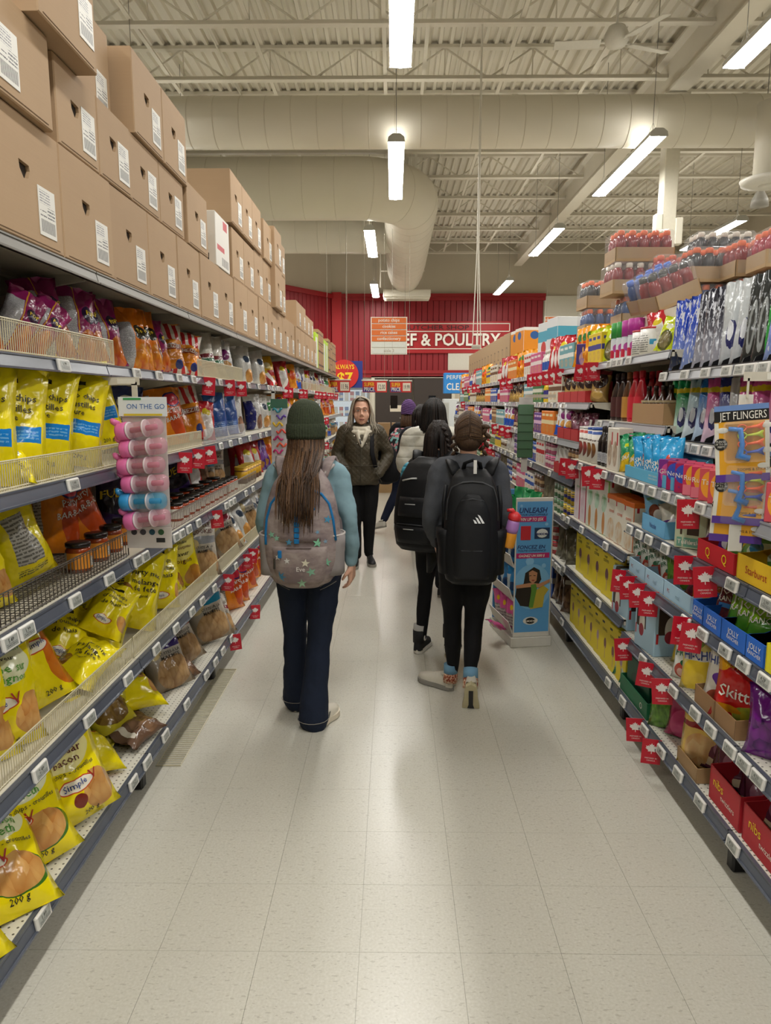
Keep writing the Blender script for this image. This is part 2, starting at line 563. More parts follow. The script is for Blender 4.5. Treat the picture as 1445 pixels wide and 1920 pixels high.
duct([(-8.5, 9.62, 5.12), (9.2, 9.62, 5.12)], 0.3, 'long round cream duct crossing the whole ceiling nearest the camera', 0.32)
X2 = 0.33
el = [(-8.5, 13.3, 5.36), (X2 - 1.0, 13.3, 5.36)]
for a in range(10, 91, 10):
    el.append((X2 - 1.0 + 1.0 * math.sin(R(a)), 13.3 + 1.0 - 1.0 * math.cos(R(a)), 5.36))
el += [(X2, 15.0, 5.36), (X2, 17.5, 5.34), (X2, 19.5, 5.30), (X2, 20.6, 5.26), (X2, 21.1, 5.1)]
duct(el, 0.52, 'wide cream duct bending away toward the red wall', 0.55, [0.52] * (len(el) - 2) + [0.5, 0.42])
duct([(-8.5, 17.0, 5.42), (X2 - 0.2, 17.0, 5.42)], 0.42, 'second cream duct behind the bend, joining it from the left', 0.5)
dhang = thing('duct_heater', (X2 + 0.05, 21.3, 4.55)); tag(dhang, 'cream box grille under the end of the bent duct', 'vent')
MB().cbox((0, 0, 0.14), (1.35, 0.7, 0.2), 0.015).build('housing', CREAM2, dhang)
for q in range(4): MB().cbox((0, -0.25 + 0.16 * q, 0.02), (1.3, 0.02, 0.05), 0.004).build('slat', CREAM2, dhang)
MB().tube([(-0.75, -0.3, 0.3), (-0.75, -0.3, 1.5)], 0.02).tube([(-0.75, -0.3, 0.75), (0.5, -0.3, 0.75)], 0.02).build('pipe', CREAM2, dhang)

# ------------------------------------------------------------------ strip lights
LH = 4.70


def make_light():
    t_ = thing('strip_light')
    L2 = 1.22
    pr = [(-0.10, 0.0), (-0.092, 0.05), (-0.045, 0.085), (0.045, 0.085), (0.092, 0.05), (0.10, 0.0)]
    MB().prism(pr, -L2, L2, 'y').build('housing', mat('#c9c7bd', 0.5), t_)
    for sy in (-1, 1):
        MB().prism([(a * 1.03, b * 1.03 - 0.012) for a, b in pr], sy * L2, sy * (L2 + 0.02), 'y').build('end_cap', mat('#b9b7ad', 0.5), t_)
    di = MB(); q = 4
    pf = [(-0.097 + 0.194 * i / q, -0.016 * math.sin(math.pi * i / q) - 0.001) for i in range(q + 1)]
    vs = [(x, y, z) for y in (-L2, L2) for x, z in pf]; n = q + 1
    di.add(vs, [(i, i + 1, n + i + 1, n + i) for i in range(q)])
    o = di.build('diffuser', emis('#fffdf9', LAMP_STRENGTH), t_, True)
    MB().add([(-0.03, -1.15, 0.087), (0.03, -1.15, 0.087), (0.03, 1.15, 0.087), (-0.03, 1.15, 0.087)], [(0, 1, 2, 3)]).build('added_top_glow', emis('#fffdf9', LAMP_STRENGTH * 0.35), t_)  # unseen glowing strip added on top to brighten ceiling and ducts
    for sy in (-1, 1):
        MB().tube([(0, sy * 1.0, 0.08), (0, sy * 1.02, 1.76)], 0.004, 5).tube([(-0.06, sy * 1.0, 0.06), (0, sy * 1.0, 0.22), (0.06, sy * 1.0, 0.06)], 0.003, 5).build('hanging_wire', mat('#8a867b', 0.5, 0.4), t_)
    return t_


def ly(d): return (d + 3.05 * 0.154) / 0.988


L0 = make_light(); used = [False]


def light(x, y, label, rz=0.0, z=LH):
    if not used[0]: l = L0; used[0] = True; l.location = (x, y, z); l.rotation_euler = (0, 0, rz)
    else: l = copy_tree(L0, (x, y, z), (0, 0, rz))
    return tag(l, label, 'light', 'hanging strip lights')


light(0.06, ly(5.35), 'strip light cut off by the top edge above the aisle')
light(0.03, ly(9.64), 'strip light hanging before the first duct above the aisle')
light(-0.44, ly(14.0), 'small strip light hanging before the wide bent duct')
light(-0.52, ly(19.9), 'farthest small strip light left of the bent duct end')
light(3.14, ly(5.4), 'bright strip light at the top right corner', 0.0)
light(3.08, ly(9.5), 'strip light crossing the duct left of the column')
light(2.96, ly(13.9), 'strip light above the right shelves left of the column')
light(2.98, ly(19.4), 'farthest small strip light before the beige wall')
light(5.95, ly(13.4), 'strip light low above the wrapped drink packs')
for (x, y) in ((0.06, 1.0), (3.1, 1.0), (0.06, -3.6), (3.1, -3.6), (-3.1, 1.2), (-3.1, 5.8), (-3.1, 10.1), (-3.1, -3.6), (-3.2, 15.0), (-3.2, 19.0), (6.0, 3.6), (6.0, 8.6), (-6.2, 3.6), (-6.2, 10.0), (6.0, 19.0)):
    later(light(x, y, ''), 'strip light', 'out of view over the %s floor' % ('left' if x < -1 else 'right' if x > 1 else 'near'), 'light')

# ------------------------------------------------------------------ ceiling fan, vent, cords
fan = thing('ceiling_fan', (2.43, 8.5, 5.52)); tag(fan, 'white three-blade ceiling fan under the metal deck', 'fan')
FW = mat('#dcd8cb', 0.4)
MB().lathe([(0.02, 0.18), (0.09, 0.16), (0.13, 0.08), (0.135, 0.02), (0.1, -0.03), (0.03, -0.05)], 20).build('motor', FW, fan, True)
MB().tube([(0, 0, 0.15), (0, 0, 0.62)], 0.014, 8).build('down_rod', FW, fan)
MB().lathe([(0.02, 0.5), (0.06, 0.52), (0.075, 0.62), (0.075, 0.66)], 14).build('canopy', FW, fan, True)
for a in (20, 175, 300):
    bl = MB().cbox((0.42, 0, 0), (0.5, 0.13, 0.012), 0.004).cbox((0.16, 0, 0.01), (0.14, 0.03, 0.02), 0.004).build('blade', FW, fan); bl.rotation_euler = (R(14), 0, R(a))
vt = thing('ceiling_vent', at(1440, 345, Y=9.0)); tag(vt, 'round white air diffuser cut off by the right edge', 'vent')
MB().lathe([(0.0, 0.0), (0.1, -0.04), (0.12, 0.0)], 20).lathe([(0.16, -0.02), (0.30, 0.0), (0.32, 0.05), (0.2, 0.08)], 24).build('diffuser_rings', FW, vt, True)
MB().lathe([(0.18, 0.06), (0.18, 0.9)], 20).build('collar', CREAM2, vt, True)
sp = thing('ceiling_speaker', at(1424, 375, Y=9.6)); tag(sp, 'small grey bell shaped speaker below the round diffuser', 'speaker')
MB().lathe([(0.11, -0.08), (0.1, 0.0), (0.05, 0.1), (0.02, 0.14)], 18).build('bell', mat('#9a968c', 0.5), sp, True)
MB().tube([(0, 0, 0.12), (0, 0, 1.9)], 0.006, 5).build('cord', mat('#9a968c', 0.5), sp)
cords = thing('hanging_cords', (1.03, 9.1, 2.3)); tag(cords, 'bundle of white cords hanging from the ceiling to the right shelves', 'cord')
for q, dx in enumerate((-0.015, 0.006, 0.02)):
    MB().tube([(dx * 3, 0, 0.0), (dx * 0.6, 0.0, 1.2), (dx * 0.5, 0, 2.6), (dx * 0.4, 0.0, 3.7)], 0.006, 5).build('cord', mat('#e4dfd0', 0.5), cords)
MB().cbox((0, 0, 0.02), (0.11, 0.03, 0.05), 0.01).build('clip', mat('#b8b3a4', 0.5), cords)

# ------------------------------------------------------------------ signs on the far wall
WHITE = mat('#e8e2d2', 0.5, 0, 0.02)
sgn = thing('wall_sign', (0, BACKY - 0.09, 0)); tag(sgn, 'large red BEEF & POULTRY sign on the far red wall', 'sign')
bx0 = (716 - 737) * 22.5 / FPX; bx1 = (952 - 737) * 22.5 / FPX
zz = lambda py: CAMZ + (752 - py) * 22.5 / 1349
MB().cbox(((bx0 + bx1) / 2, 0, (zz(606) + zz(664)) / 2), (bx1 - bx0, 0.05, zz(606) - zz(664)), 0.01).build('sign_board', mat('#a8161c', 0.45), sgn)
fr = MB()
for zc in (zz(610.5), zz(624.5), zz(656)): fr.box(((bx0 + bx1) / 2, -0.035, zc), (bx1 - bx0 - 0.1, 0.02, 0.025))
fr.box((bx1 - 0.05, -0.035, (zz(610) + zz(624)) / 2), (0.025, 0.02, zz(610) - zz(624)))
fr.build('frame_lines', WHITE, sgn)
text_obj('BUTCHER SHOP', 0.13, mat('#3a2020', 0.6), sgn, ((816 - 737) * 22.5 / FPX, -0.03, zz(621)), width=2.0, thick=0.01)
text_obj('BEEF & POULTRY', 0.36, mat('#efe9dc', 0.45, 0, 0.02), sgn, ((829 - 737) * 22.5 / FPX, -0.04, zz(650)), width=3.5, bold=0.03, thick=0.04)


def hang_sign(px0, px1, py0, py1, d, lines, label):
    w = (px1 - px0) * d / FPX; k = d / 1349
    X = ((px0 + px1) / 2 - 737) * d / FPX; z0 = CAMZ + (752 - py1) * k; z1 = CAMZ + (752 - py0) * k
    Y = (d + (z1 - CAMZ) * 0.154) / 0.988
    s = thing('aisle_sign', (X, Y, z0)); tag(s, label, 'sign', 'hanging aisle signs')
    h = z1 - z0; n = len(lines)
    MB().prism([(-w / 2, 0.03), (w / 2, 0.03), (0.0, 0.5)], 0.0, h, 'z').build('sign_body', mat('#b5601f', 0.6), s)
    MB().box((0, 0.015, h / 2), (w + 0.02, 0.02, h + 0.02)).build('frame', WHITE, s)
    ph = h / n
    for i, (tx, kind) in enumerate(lines):
        zc = h - ph * (i + 0.5)
        p_ = MB().cbox((0, -0.006, zc), (w - 0.03, 0.014, ph - 0.022), 0.003).build('panel', mat('#d96b1c', 0.5) if kind else mat('#d4d5ca', 0.5), s)
        if tx: text_obj(tx, ph * 0.5, WHITE if kind else mat('#a59a86', 0.6), p_, (0, -0.015, zc - ph * 0.2), bold=0.015)
    for sx in (-1, 1): MB().tube([(sx * w * 0.45, 0.02, h), (sx * w * 0.45, 0.02, 6.44 - z0)], 0.003, 4).build('wire', mat('#a39d8d', 0.5), s)


hang_sign(695, 762, 595, 663, 17.0, [('potato chips', 1), ('cookies', 1), ('rice cakes', 1), ('confectionery', 1), ('', 0), ('aisle 3', 0)], 'orange aisle sign listing potato chips and cookies')
hang_sign(1020, 1085, 594, 662, 17.0, [('all purpose cleaners', 1), ('water', 1), ('air fresheners', 1), ('', 1), ('', 0), ('aisle 2', 0)], 'orange aisle sign listing cleaners behind the right shelves')


def price_sign(px0, px1, py0, py1, d, price, label):
    w = (px1 - px0) * d / FPX; k = d / 1349
    X = ((px0 + px1) / 2 - 737) * d / FPX; z0 = CAMZ + (752 - py1) * k; h = (py1 - py0) * k
    s = thing('price_sign', (X, d, z0)); tag(s, label, 'sign', 'hanging price signs')
    MB().cbox((0, 0, h / 2), (w, 0.015, h), 0.002).build('board', mat('#c8231e', 0.5), s)
    MB().prism([(-w / 2 + 0.01, 0.01), (0.02, 0.01), (-0.04, h * 0.45), (-w / 2 + 0.01, h * 0.45)], -0.010, -0.006, 'y').build('blue_field', mat('#1d2a80', 0.5), s)
    MB().box((w * 0.28, -0.009, h * 0.5), (w * 0.36, 0.006, h * 0.74)).build('price_card', mat('#e6dcc8', 0.6), s)
    text_obj('SUPER', h * 0.34, mat('#f2c81e', 0.5), s, (-w * 0.22, -0.013, h * 0.54), width=w * 0.42, bold=0.02)
    text_obj('PRICE', h * 0.34, WHITE, s, (-w * 0.22, -0.013, h * 0.12), width=w * 0.42, bold=0.02)
    text_obj(price, h * 0.42, mat('#2a2420', 0.6), s, (w * 0.29, -0.014, h * 0.28), width=w * 0.27, bold=0.01)
    MB().cbox((0, 0, h + 0.012), (w + 0.04, 0.03, 0.024), 0.004).build('rail', mat('#d9d4c6', 0.5), s)
    for sx in (-1, 1): MB().tube([(sx * w * 0.4, 0, h), (sx * w * 0.4, 0, 6.44 - z0)], 0.002, 4).build('wire', mat('#a39d8d', 0.5), s)


price_sign(612, 657, 714, 736, 14.0, '11.96', 'SUPER PRICE sign reading 11.96 by the left shelf end')
price_sign(680, 725, 715, 736, 13.6, '12.00', 'SUPER PRICE sign reading 12.00 above the dark doors')
price_sign(731, 770, 716, 736, 14.6, '19.99', 'SUPER PRICE sign reading 19.99 right of another')
s = thing('price_sign', at(650, 702, Y=16.5)); tag(s, 'red and blue ALWAYS $7 sign beside the left shelf end', 'sign')
MB().cbox((0, 0.01, 0), (0.72, 0.02, 0.6), 0.003).build('board', mat('#23307f', 0.5), s)
MB().lathe([(0.0, 0.0), (0.33, 0.0), (0.33, 0.012), (0.0, 0.012)], 28, M=Matrix.Translation((-0.06, -0.015, 0)) @ Matrix.Rotation(R(90), 4, 'X'), cap=False).build('red_disc', mat('#c8231e', 0.5), s)
text_obj('ALWAYS', 0.1, mat('#f2c81e', 0.5), s, (-0.06, -0.03, 0.12), width=0.46, bold=0.02)
text_obj('$7', 0.24, mat('#f2c81e', 0.5), s, (-0.04, -0.03, -0.2), width=0.36, bold=0.04)
MB().tube([(0, 0.01, 0.3), (0, 0.01, 6.44 - s.location.z)], 0.003, 4).build('wire', mat('#a39d8d', 0.5), s)
# ------------------------------------------------------------------ shelving
SEC = 1.22
LJ0 = 2.79 - 2 * SEC            # near joint of the left run
DECK = {}
m, t = newmat('shelf_enamel', 0.45)
mp = t.new('ShaderNodeMapping'); mp.inputs['Scale'].default_value = (1 / 0.0254, 1 / 0.0254, 1); t.l.new(t.obj(), mp.inputs[0])
sep = t.new('ShaderNodeSeparateXYZ'); t.l.new(mp.outputs[0], sep.inputs[0])
fx = t.math('SUBTRACT', t.math('FRACT', sep.outputs[0]), 0.5); fy = t.math('SUBTRACT', t.math('FRACT', sep.outputs[1]), 0.5)
r2 = t.math('ADD', t.math('MULTIPLY', fx, fx), t.math('MULTIPLY', fy, fy))
t.col(t.mix(t.math('LESS_THAN', r2, 0.02), hexc('#dad6c8'), hexc('#5a564c')))
PERF = m
DECKW = mat('#d3cdbb', 0.45, 0, 0.04)
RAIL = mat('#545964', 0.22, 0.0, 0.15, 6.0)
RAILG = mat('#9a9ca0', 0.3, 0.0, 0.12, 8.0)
DARKB = mat('#2b2825', 0.7, 0, 0.1)
TAUPE = mat('#6a6255', 0.7, 0, 0.08)
BLK = mat('#131315', 0.45)

# name: (front x, deck top z)
LS = {'L0': (-1.045, 0.185), 'L1': (-1.057, 0.60), 'L2': (-1.075, 1.02), 'L3': (-1.10, 1.395), 'L4': (-1.12, 1.79), 'L5': (-1.14, 2.135)}
LBACK = -1.62; RBACK = 1.80
SHELFNAME = {'L0': 'on the lowest left shelf', 'L1': 'on the second left shelf', 'L2': 'on the third left shelf', 'L3': 'on the fourth left shelf', 'L4': 'on the fifth left shelf', 'L5': 'on top of the left shelves'}


def shelf(unit, sec, xf, z, back, side, rail_mat, deck_mat, y0, y1, railh=0.046):
    """One shelf (deck, with its price rail and brackets as sub-parts) of a shelving unit at the origin y0..y1."""
    s = 1 if side == 'L' else -1          # direction to the aisle along x
    w = abs(back - xf); xc = (back + xf) / 2; yl = y1 - y0
    d = MB().box((xc, (y0 + y1) / 2, z - 0.006), (w, yl - 0.006, 0.012)).box((xf - s * 0.006, (y0 + y1) / 2, z - 0.018), (0.012, yl - 0.006, 0.03)).box((xc - s * w * 0.1, (y0 + y1) / 2, z - 0.02), (0.03, yl - 0.01, 0.02)).build('shelf', deck_mat, unit)
    tilt = 0.012
    pr = [(xf, z - 0.002), (xf + s * 0.010, z - 0.002), (xf + s * (0.010 + tilt), z - railh), (xf + s * tilt, z - railh)]
    rl = MB().prism(pr, y0 + 0.004, y1 - 0.004, 'y')
    rl.prism([(xf + s * 0.008, z + 0.000), (xf + s * 0.014, z), (xf + s * 0.0145, z - 0.006), (xf + s * 0.0085, z - 0.006)], y0 + 0.004, y1 - 0.004, 'y')
    rl.prism([(xf + s * tilt, z - railh), (xf + s * (tilt + 0.016), z - railh), (xf + s * (tilt + 0.016), z - railh + 0.006), (xf + s * tilt, z - railh + 0.006)], y0 + 0.004, y1 - 0.004, 'y')
    rl.build('price_rail', rail_mat, d)
    for yy in (y0 + 0.006, y1 - 0.006):
        MB().prism([(back, z - 0.012), (xf - s * 0.02, z - 0.012), (xf - s * 0.03, z - 0.035), (back, z - 0.11)], yy - 0.002, yy + 0.002, 'y').build('bracket', deck_mat, d)
    return d


def unit(side, y0, y1, shelves, back, top, backmat, label, rails, decks, foot=True):
    u = thing('shelving_unit', (0, y0, 0)); tag(u, label, 'shelving', 'store shelving on the %s of the aisle' % ('left' if side == 'L' else 'right'))
    s = 1 if side == 'L' else -1; L = y1 - y0
    MB().box((back - s * 0.012, L / 2, top / 2 + 0.05), (0.024, L - 0.004, top - 0.05)).build('back_panel', backmat, u)
    for yy in (0.012, L - 0.012): MB().box((back + s * 0.012, yy, top / 2), (0.03, 0.022, top)).build('upright', mat('#b7b1a1', 0.5), u)
    xf0 = shelves[0][0]
    if foot:
        MB().box((back + s * 0.2, L / 2, 0.075), (0.4, L - 0.01, 0.15)).build('kick_box', BLK, u)
        for yy in (0.05,):
            MB().cbox((xf0 - s * 0.06, yy, 0.065), (0.07, 0.05, 0.13), 0.008).build('foot', BLK, u)
    for i, (xf, z) in enumerate(shelves):
        shelf(u, i, xf, z, back, side, rails[i], decks[i], 0, L)
    return u


for k in range(12):
    y0 = LJ0 + SEC * k; y1 = y0 + SEC
    far = y0 > 6.0
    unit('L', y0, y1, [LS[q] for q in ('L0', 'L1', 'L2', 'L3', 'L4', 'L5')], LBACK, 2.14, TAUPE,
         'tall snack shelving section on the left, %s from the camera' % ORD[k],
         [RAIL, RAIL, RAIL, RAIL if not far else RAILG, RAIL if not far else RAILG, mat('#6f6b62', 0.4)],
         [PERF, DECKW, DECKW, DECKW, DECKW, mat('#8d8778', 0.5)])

RJ = [0.0, 1.13, 2.35, 3.57, 4.79, 6.01, 7.23, 8.45, 9.67, 10.89, 12.11, 13.33, 14.55]
RJ[3] = y_of(1177, 1.174, 0.9)
RJ = [RJ[3] + SEC * (i - 3) for i in range(12)]
RSN = {'N0': (1.174, 0.185), 'N1': (1.174, 0.495), 'N2': (1.174, 0.815), 'N3': (1.174, 1.055), 'N4': (1.174, 1.275), 'N5': (1.335, 1.465), 'N6': (1.335, 1.79)}
RSC = {'C0': (1.174, 0.185), 'C1': (1.174, 0.555), 'C2': (1.174, 0.895), 'C4': (1.174, 1.275), 'C5': (1.335, 1.53), 'C6': (1.335, 1.895)}
RSF = {'F0': (1.174, 0.185), 'F1': (1.174, 0.52), 'F2': (1.19, 0.84), 'F3': (1.21, 1.13), 'F4': (1.24, 1.38), 'F5': (1.29, 1.64), 'F6': (1.335, 1.895)}
_nm = ['lowest', 'second', 'third', 'fourth', 'fifth', 'sixth', 'seventh']
for _d, _w in ((RSN, 'near right shelf'), (RSC, 'cone section shelf'), (RSF, 'far right shelf')):
    for i, k in enumerate(_d): SHELFNAME[k] = 'on the %s %s' % (_nm[i], _w)
ALLS = dict(LS); ALLS.update(RSN); ALLS.update(RSC); ALLS.update(RSF)
for k in range(12):
    y0, y1 = RJ[k], RJ[k] + SEC
    if y1 < 0.4: continue
    if k <= 2: sh = list(RSN.values()); nm = 'candy'
    elif k == 3: sh = list(RSC.values()); nm = 'ice cream cone'
    else: sh = list(RSF.values()); nm = 'mixed grocery'
    unit('R', y0, y1, sh, RBACK, 2.0, DARKB, '%s shelving section on the right, %s from the camera' % (nm, ORD[k]),
         [RAIL] * 4 + [RAILG] * (len(sh) - 4), [PERF] * 2 + [DECKW] * (len(sh) - 2))
# ------------------------------------------------------------------ printed packaging
def printed(name, base, zones=(), rough=0.3, wob=0.02, crinkle=0.0, spec=None):
    """Packaging print: flat colour fields laid out in the pack's own UV space."""
    m, t = newmat(name, rough, 0.0, spec)
    uv = t.uv(); sp = t.new('ShaderNodeSeparateXYZ'); t.l.new(uv, sp.inputs[0])
    u, v = sp.outputs[0], sp.outputs[1]
    if wob:
        nz = t.noise(6, 2, uv); dn = t.math('MULTIPLY', t.math('SUBTRACT', nz, 0.5), wob * 2)
        u = t.math('ADD', u, dn); v = t.math('ADD', v, dn)
    c = hexc(base)
    for z in zones:
        k = z[0]
        if k in ('r', 'l', 's'):
            u0, v0, u1, v1 = z[1:5]
            msk = t.math('MULTIPLY', t.math('COMPARE', u, (u0 + u1) / 2), t.math('COMPARE', v, (v0 + v1) / 2))
            for nd, rr in zip([l.from_node for l in msk.node.inputs[0].links] + [l.from_node for l in msk.node.inputs[1].links], ((u1 - u0) / 2, (v1 - v0) / 2)):
                nd.inputs[2].default_value = rr
            if k == 'r': c = t.mix(msk, c, hexc(z[5]))
            elif k == 's':
                f = t.math('GREATER_THAN', t.math('FRACT', t.math('MULTIPLY', u, z[7])), 0.5)
                c = t.mix(msk, c, t.mix(f, hexc(z[5]), hexc(z[6])))
            else:
                f = t.math('GREATER_THAN', t.math('FRACT', t.math('MULTIPLY', v, z[7])), 0.5)
                n2 = t.new('ShaderNodeMapping'); n2.inputs['Scale'].default_value = (40, z[7], 1); t.l.new(uv, n2.inputs[0])
                f = t.math('MULTIPLY', f, t.math('GREATER_THAN', t.noise(1.0, 1, n2.outputs[0]), 0.42))
                c = t.mix(msk, c, t.mix(f, hexc(z[6]), hexc(z[5])))
        elif k in ('e', 'p'):
            cu, cv, ru, rv = z[1:5]
            a = t.math('DIVIDE', t.math('SUBTRACT', u, cu), ru); b = t.math('DIVIDE', t.math('SUBTRACT', v, cv), rv)
            msk = t.math('LESS_THAN', t.math('ADD', t.math('MULTIPLY', a, a), t.math('MULTIPLY', b, b)), 1.0)
            if k == 'e': c = t.mix(msk, c, hexc(z[5]))
            else:
                vo = t.new('ShaderNodeTexVoronoi'); vo.inputs['Scale'].default_value = z[7] * 0.8; t.l.new(uv, vo.inputs['Vector'])
                sc_ = t.new('ShaderNodeSeparateColor'); t.l.new(vo.outputs['Color'], sc_.inputs[0])
                f = t.math('ADD', t.math('MULTIPLY', vo.outputs['Distance'], 0.6), t.math('MULTIPLY', sc_.outputs[0], 0.5), True)
                c = t.mix(msk, c, t.mix(f, hexc(z[5]), hexc(z[6])))
        elif k == 'g':
            f = t.math('DIVIDE', t.math('SUBTRACT', v, z[1]), z[2] - z[1], True)
            c = t.mix(f, c, hexc(z[3]))
        elif k == 'n':
            f = t.math('GREATER_THAN', t.noise(z[1], 2, uv), z[2]); c = t.mix(f, c, hexc(z[3]))
    t.col(c)
    if crinkle:
        t.bump(t.noise(9, 3, t.obj(), 0.6), crinkle, 0.02)
    return m


BAGT = {}


class Bag:
    """A filled pillow bag: front faces -y, base at z 0."""
    def __init__(s, w, h, t, seed=0, flop=0.0):
        s.w, s.h, s.t, s.seed, s.flop = w, h, t, seed, flop

    def surf(s, u, v, side):
        w, h, t = s.w, s.h, s.t
        T = t / 2 * min(1, (v / 0.22)) ** 0.55 * min(1, (1 - v) / 0.42) ** 0.75 if 0 < v < 1 else 0.0
        e = max(0.0, 1 - abs(u) ** 2.4) ** 0.65
        y = T * e
        wr = noise.noise(Vector((u * 2.2 + s.seed * 3.1, v * 3.0 + side * 5, s.seed))) * 0.22 * t * e + noise.noise(Vector((u * 5 + v * 4 + s.seed, v * 6 - u * 3, side * 3.0 + s.seed))) * 0.13 * t * e
        y = y + wr * (0.3 + min(1, v * 4))
        x = u * w / 2 * (1 - 0.13 * (T / (t / 2))) * (1 + 0.04 * noise.noise(Vector((s.seed, v * 3, 2.0 * (1 if u > 0 else -1)))))
        z = v * h * (1 - 0.02 * abs(u) * (1 if v > 0.5 else -1))
        ruff = 0.009 * math.sin(u * 7 + s.seed) * (max(0, v - 0.86) / 0.14)
        lean = s.flop * max(0, v - 0.7) ** 2 * h * 3
        yy = (-y if side == 0 else y * 0.8) + ruff + lean
        return Vector((x, yy, z))

    def grid(s, u, v):
        """Point on the faceted front film, as meshed."""
        a = min(9.999, max(0, (u + 1) * 5)); b = min(13.999, max(0, v * 14)); i, j = int(a), int(b); p, q = a - i, b - j
        g = lambda i, j: s.surf(-1 + i / 5, j / 14, 0)
        return (g(i, j) * (1 - p) + g(i + 1, j) * p) * (1 - q) + (g(i, j + 1) * (1 - p) + g(i + 1, j + 1) * p) * q

    def mesh(s, name, m):
        nu, nv = 10, 14; mb = MB()
        for side in (0, 1):
            vs = []; fs = []; uvs = []
            for j in range(nv + 1):
                v = j / nv
                for i in range(nu + 1):
                    u = -1 + 2 * i / nu; vs.append(s.surf(u, v, side))
            q = nu + 1
            for j in range(nv):
                for i in range(nu):
                    f = (j * q + i, j * q + i + 1, (j + 1) * q + i + 1, (j + 1) * q + i)
                    o = 0.0 if side == 0 else 1.0
                    uu = [(i / nu + o, j / nv), ((i + 1) / nu + o, j / nv), ((i + 1) / nu + o, (j + 1) / nv), (i / nu + o, (j + 1) / nv)]
                    if side: f = f[::-1]; uu = uu[::-1]
                    fs.append(f); uvs.append(uu)
            mb.add(vs, fs, 0, uvs)
        me = mb.mesh(name, m, False, fix=False)
        bm = bmesh.new(); bm.from_mesh(me); bmesh.ops.remove_doubles(bm, verts=bm.verts, dist=0.0004); bmesh.ops.recalc_face_normals(bm, faces=bm.faces); bm.to_mesh(me); bm.free()
        me.polygons.foreach_set('use_smooth', [True] * len(me.polygons))
        return me

    def text(s, lines):
        """lines: (string, centre u 0..1, v, cap height in m, material, slant) -> one mesh lying on the front film"""
        mb = MB(); mats = []
        for (tx, uc, v, ch, m, sl) in lines:
            if m not in mats: mats.append(m)
            vs, fs, w = text_geo(tx, 0.012, 1)
            out = []
            for (x, y) in vs:
                X = (uc - 0.5) * s.w + (x - w / 2) * min(ch, s.w * 0.82 / w); Zl = v * s.h + y * ch + X * sl
                u = max(-0.97, min(0.97, X / (s.w / 2) * 1.1)); vv = max(0.02, min(0.98, Zl / s.h))
                P = s.grid(u, vv); out.append((P.x, P.y - 0.0038, P.z))
            mb.add(out, fs, mats.index(m))
        return mb.mesh('lettering', mats, fix=False)


INK = mat('#17150f', 0.5, 0, 0); INKW = mat('#ece8dc', 0.5, 0, 0); INKR = mat('#a3201c', 0.5, 0, 0); INKG = mat('#4f9a2c', 0.5, 0, 0)
INKO = mat('#d2521b', 0.5, 0, 0); INKB = mat('#203c86', 0.5, 0, 0); INKM = mat('#5e2322', 0.5, 0, 0); INKY = mat('#efd018', 0.5, 0, 0); INKP = mat('#54257a', 0.5, 0, 0)
YEL = '#f0dc10'
SIMPLE = ('e', 0.62, 0.36, 0.2, 0.055, '#efe9d6')
CHIPS = ('#e0b26a', '#b9793a')
BAR = ('r', 0.24, 0.84, 0.64, 0.885, '#17150f')
PANEL = ('l', 1.3, 0.2, 1.75, 0.7, '#6e6a62', '#c6c3ba', 18)
KIND = {}


def kind(key, desc, cat, w, h, t, base, zones, lines=(), nvar=2, rough=0.17, name=None, crinkle=0.6, flop=0.0, wob=0.012):
    KIND[key] = dict(desc=desc, cat=cat, w=w, h=h, t=t, base=base, zones=zones, lines=lines, nvar=nvar, rough=rough, name=name or 'chip_bag', protos=None, crinkle=crinkle, flop=flop, wob=wob)


def protos(key):
    k = KIND[key]
    if k['protos'] is None:
        k['protos'] = []
        m = printed('print_' + key, k['base'], k['zones'], k['rough'], k['wob'], k['crinkle'])
        for q in range(k['nvar']):
            b = Bag(k['w'], k['h'], k['t'], q * 1.7 + (hash(key) % 1 if False else sum(map(ord, key)) % 17) * 0.61, k['flop'])
            k['protos'].append((b.mesh(k['name'], m), b.text(k['lines']) if k['lines'] else None))
    return k


def bag(key, where, loc, side='L', yaw=25, lean=10, roll=0, sc=1.0, sy=1.0, v=None, desc=None):
    k = protos(key)
    me, tx = k['protos'][RND.randrange(k['nvar']) if v is None else v % k['nvar']]
    a = R(90 - yaw) if side == 'L' else R(-90 + yaw)
    M = Matrix.Rotation(a, 4, 'Z') @ Matrix.Rotation(R(-lean), 4, 'X') @ Matrix.Rotation(R(roll), 4, 'Y')
    o = obj(k['name'], me); o.scale = (sc, sc, sc * sy); o.rotation_euler = M.to_euler()
    # rest the lowest corner on the shelf
    w, h, t = k['w'] * sc, k['h'] * sc * sy, k['t'] * sc
    zs = [(M @ Vector((sx * w * 0.36, yy, z))).z for sx in (-1, 1) for (yy, z) in ((0, 0), (-t * 0.42, h * 0.2), (t * 0.34, h * 0.2), (t * 0.3, h * 0.6), (0, h * 0.95))]
    o.location = (loc[0], loc[1], loc[2] - min(zs) + 0.002)
    if tx is not None: obj('lettering', tx, o)
    later(o, desc or k['desc'], where, k['cat'])
    return o


def on(shelf, px=None, inset=0.1, Y=None):
    xf, z = ALLS[shelf]
    s = 1 if xf < 0 else -1
    X = xf - s * inset
    if Y is None: Y = y_of(px, X, z + 0.1)
    return Vector((X, Y, z))


def sbag(key, shelf, px, inset=0.12, yaw=30, lean=10, roll=0, sc=1.0, sy=1.0, Y=None, dz=0.0, v=None, desc=None, big=1.0):
    sc *= big
    p = on(shelf, px, inset, Y); p.z += dz
    return bag(key, SHELFNAME[shelf], p, 'L' if shelf[0] == 'L' else 'R', yaw, lean, roll, sc, sy, v, desc)


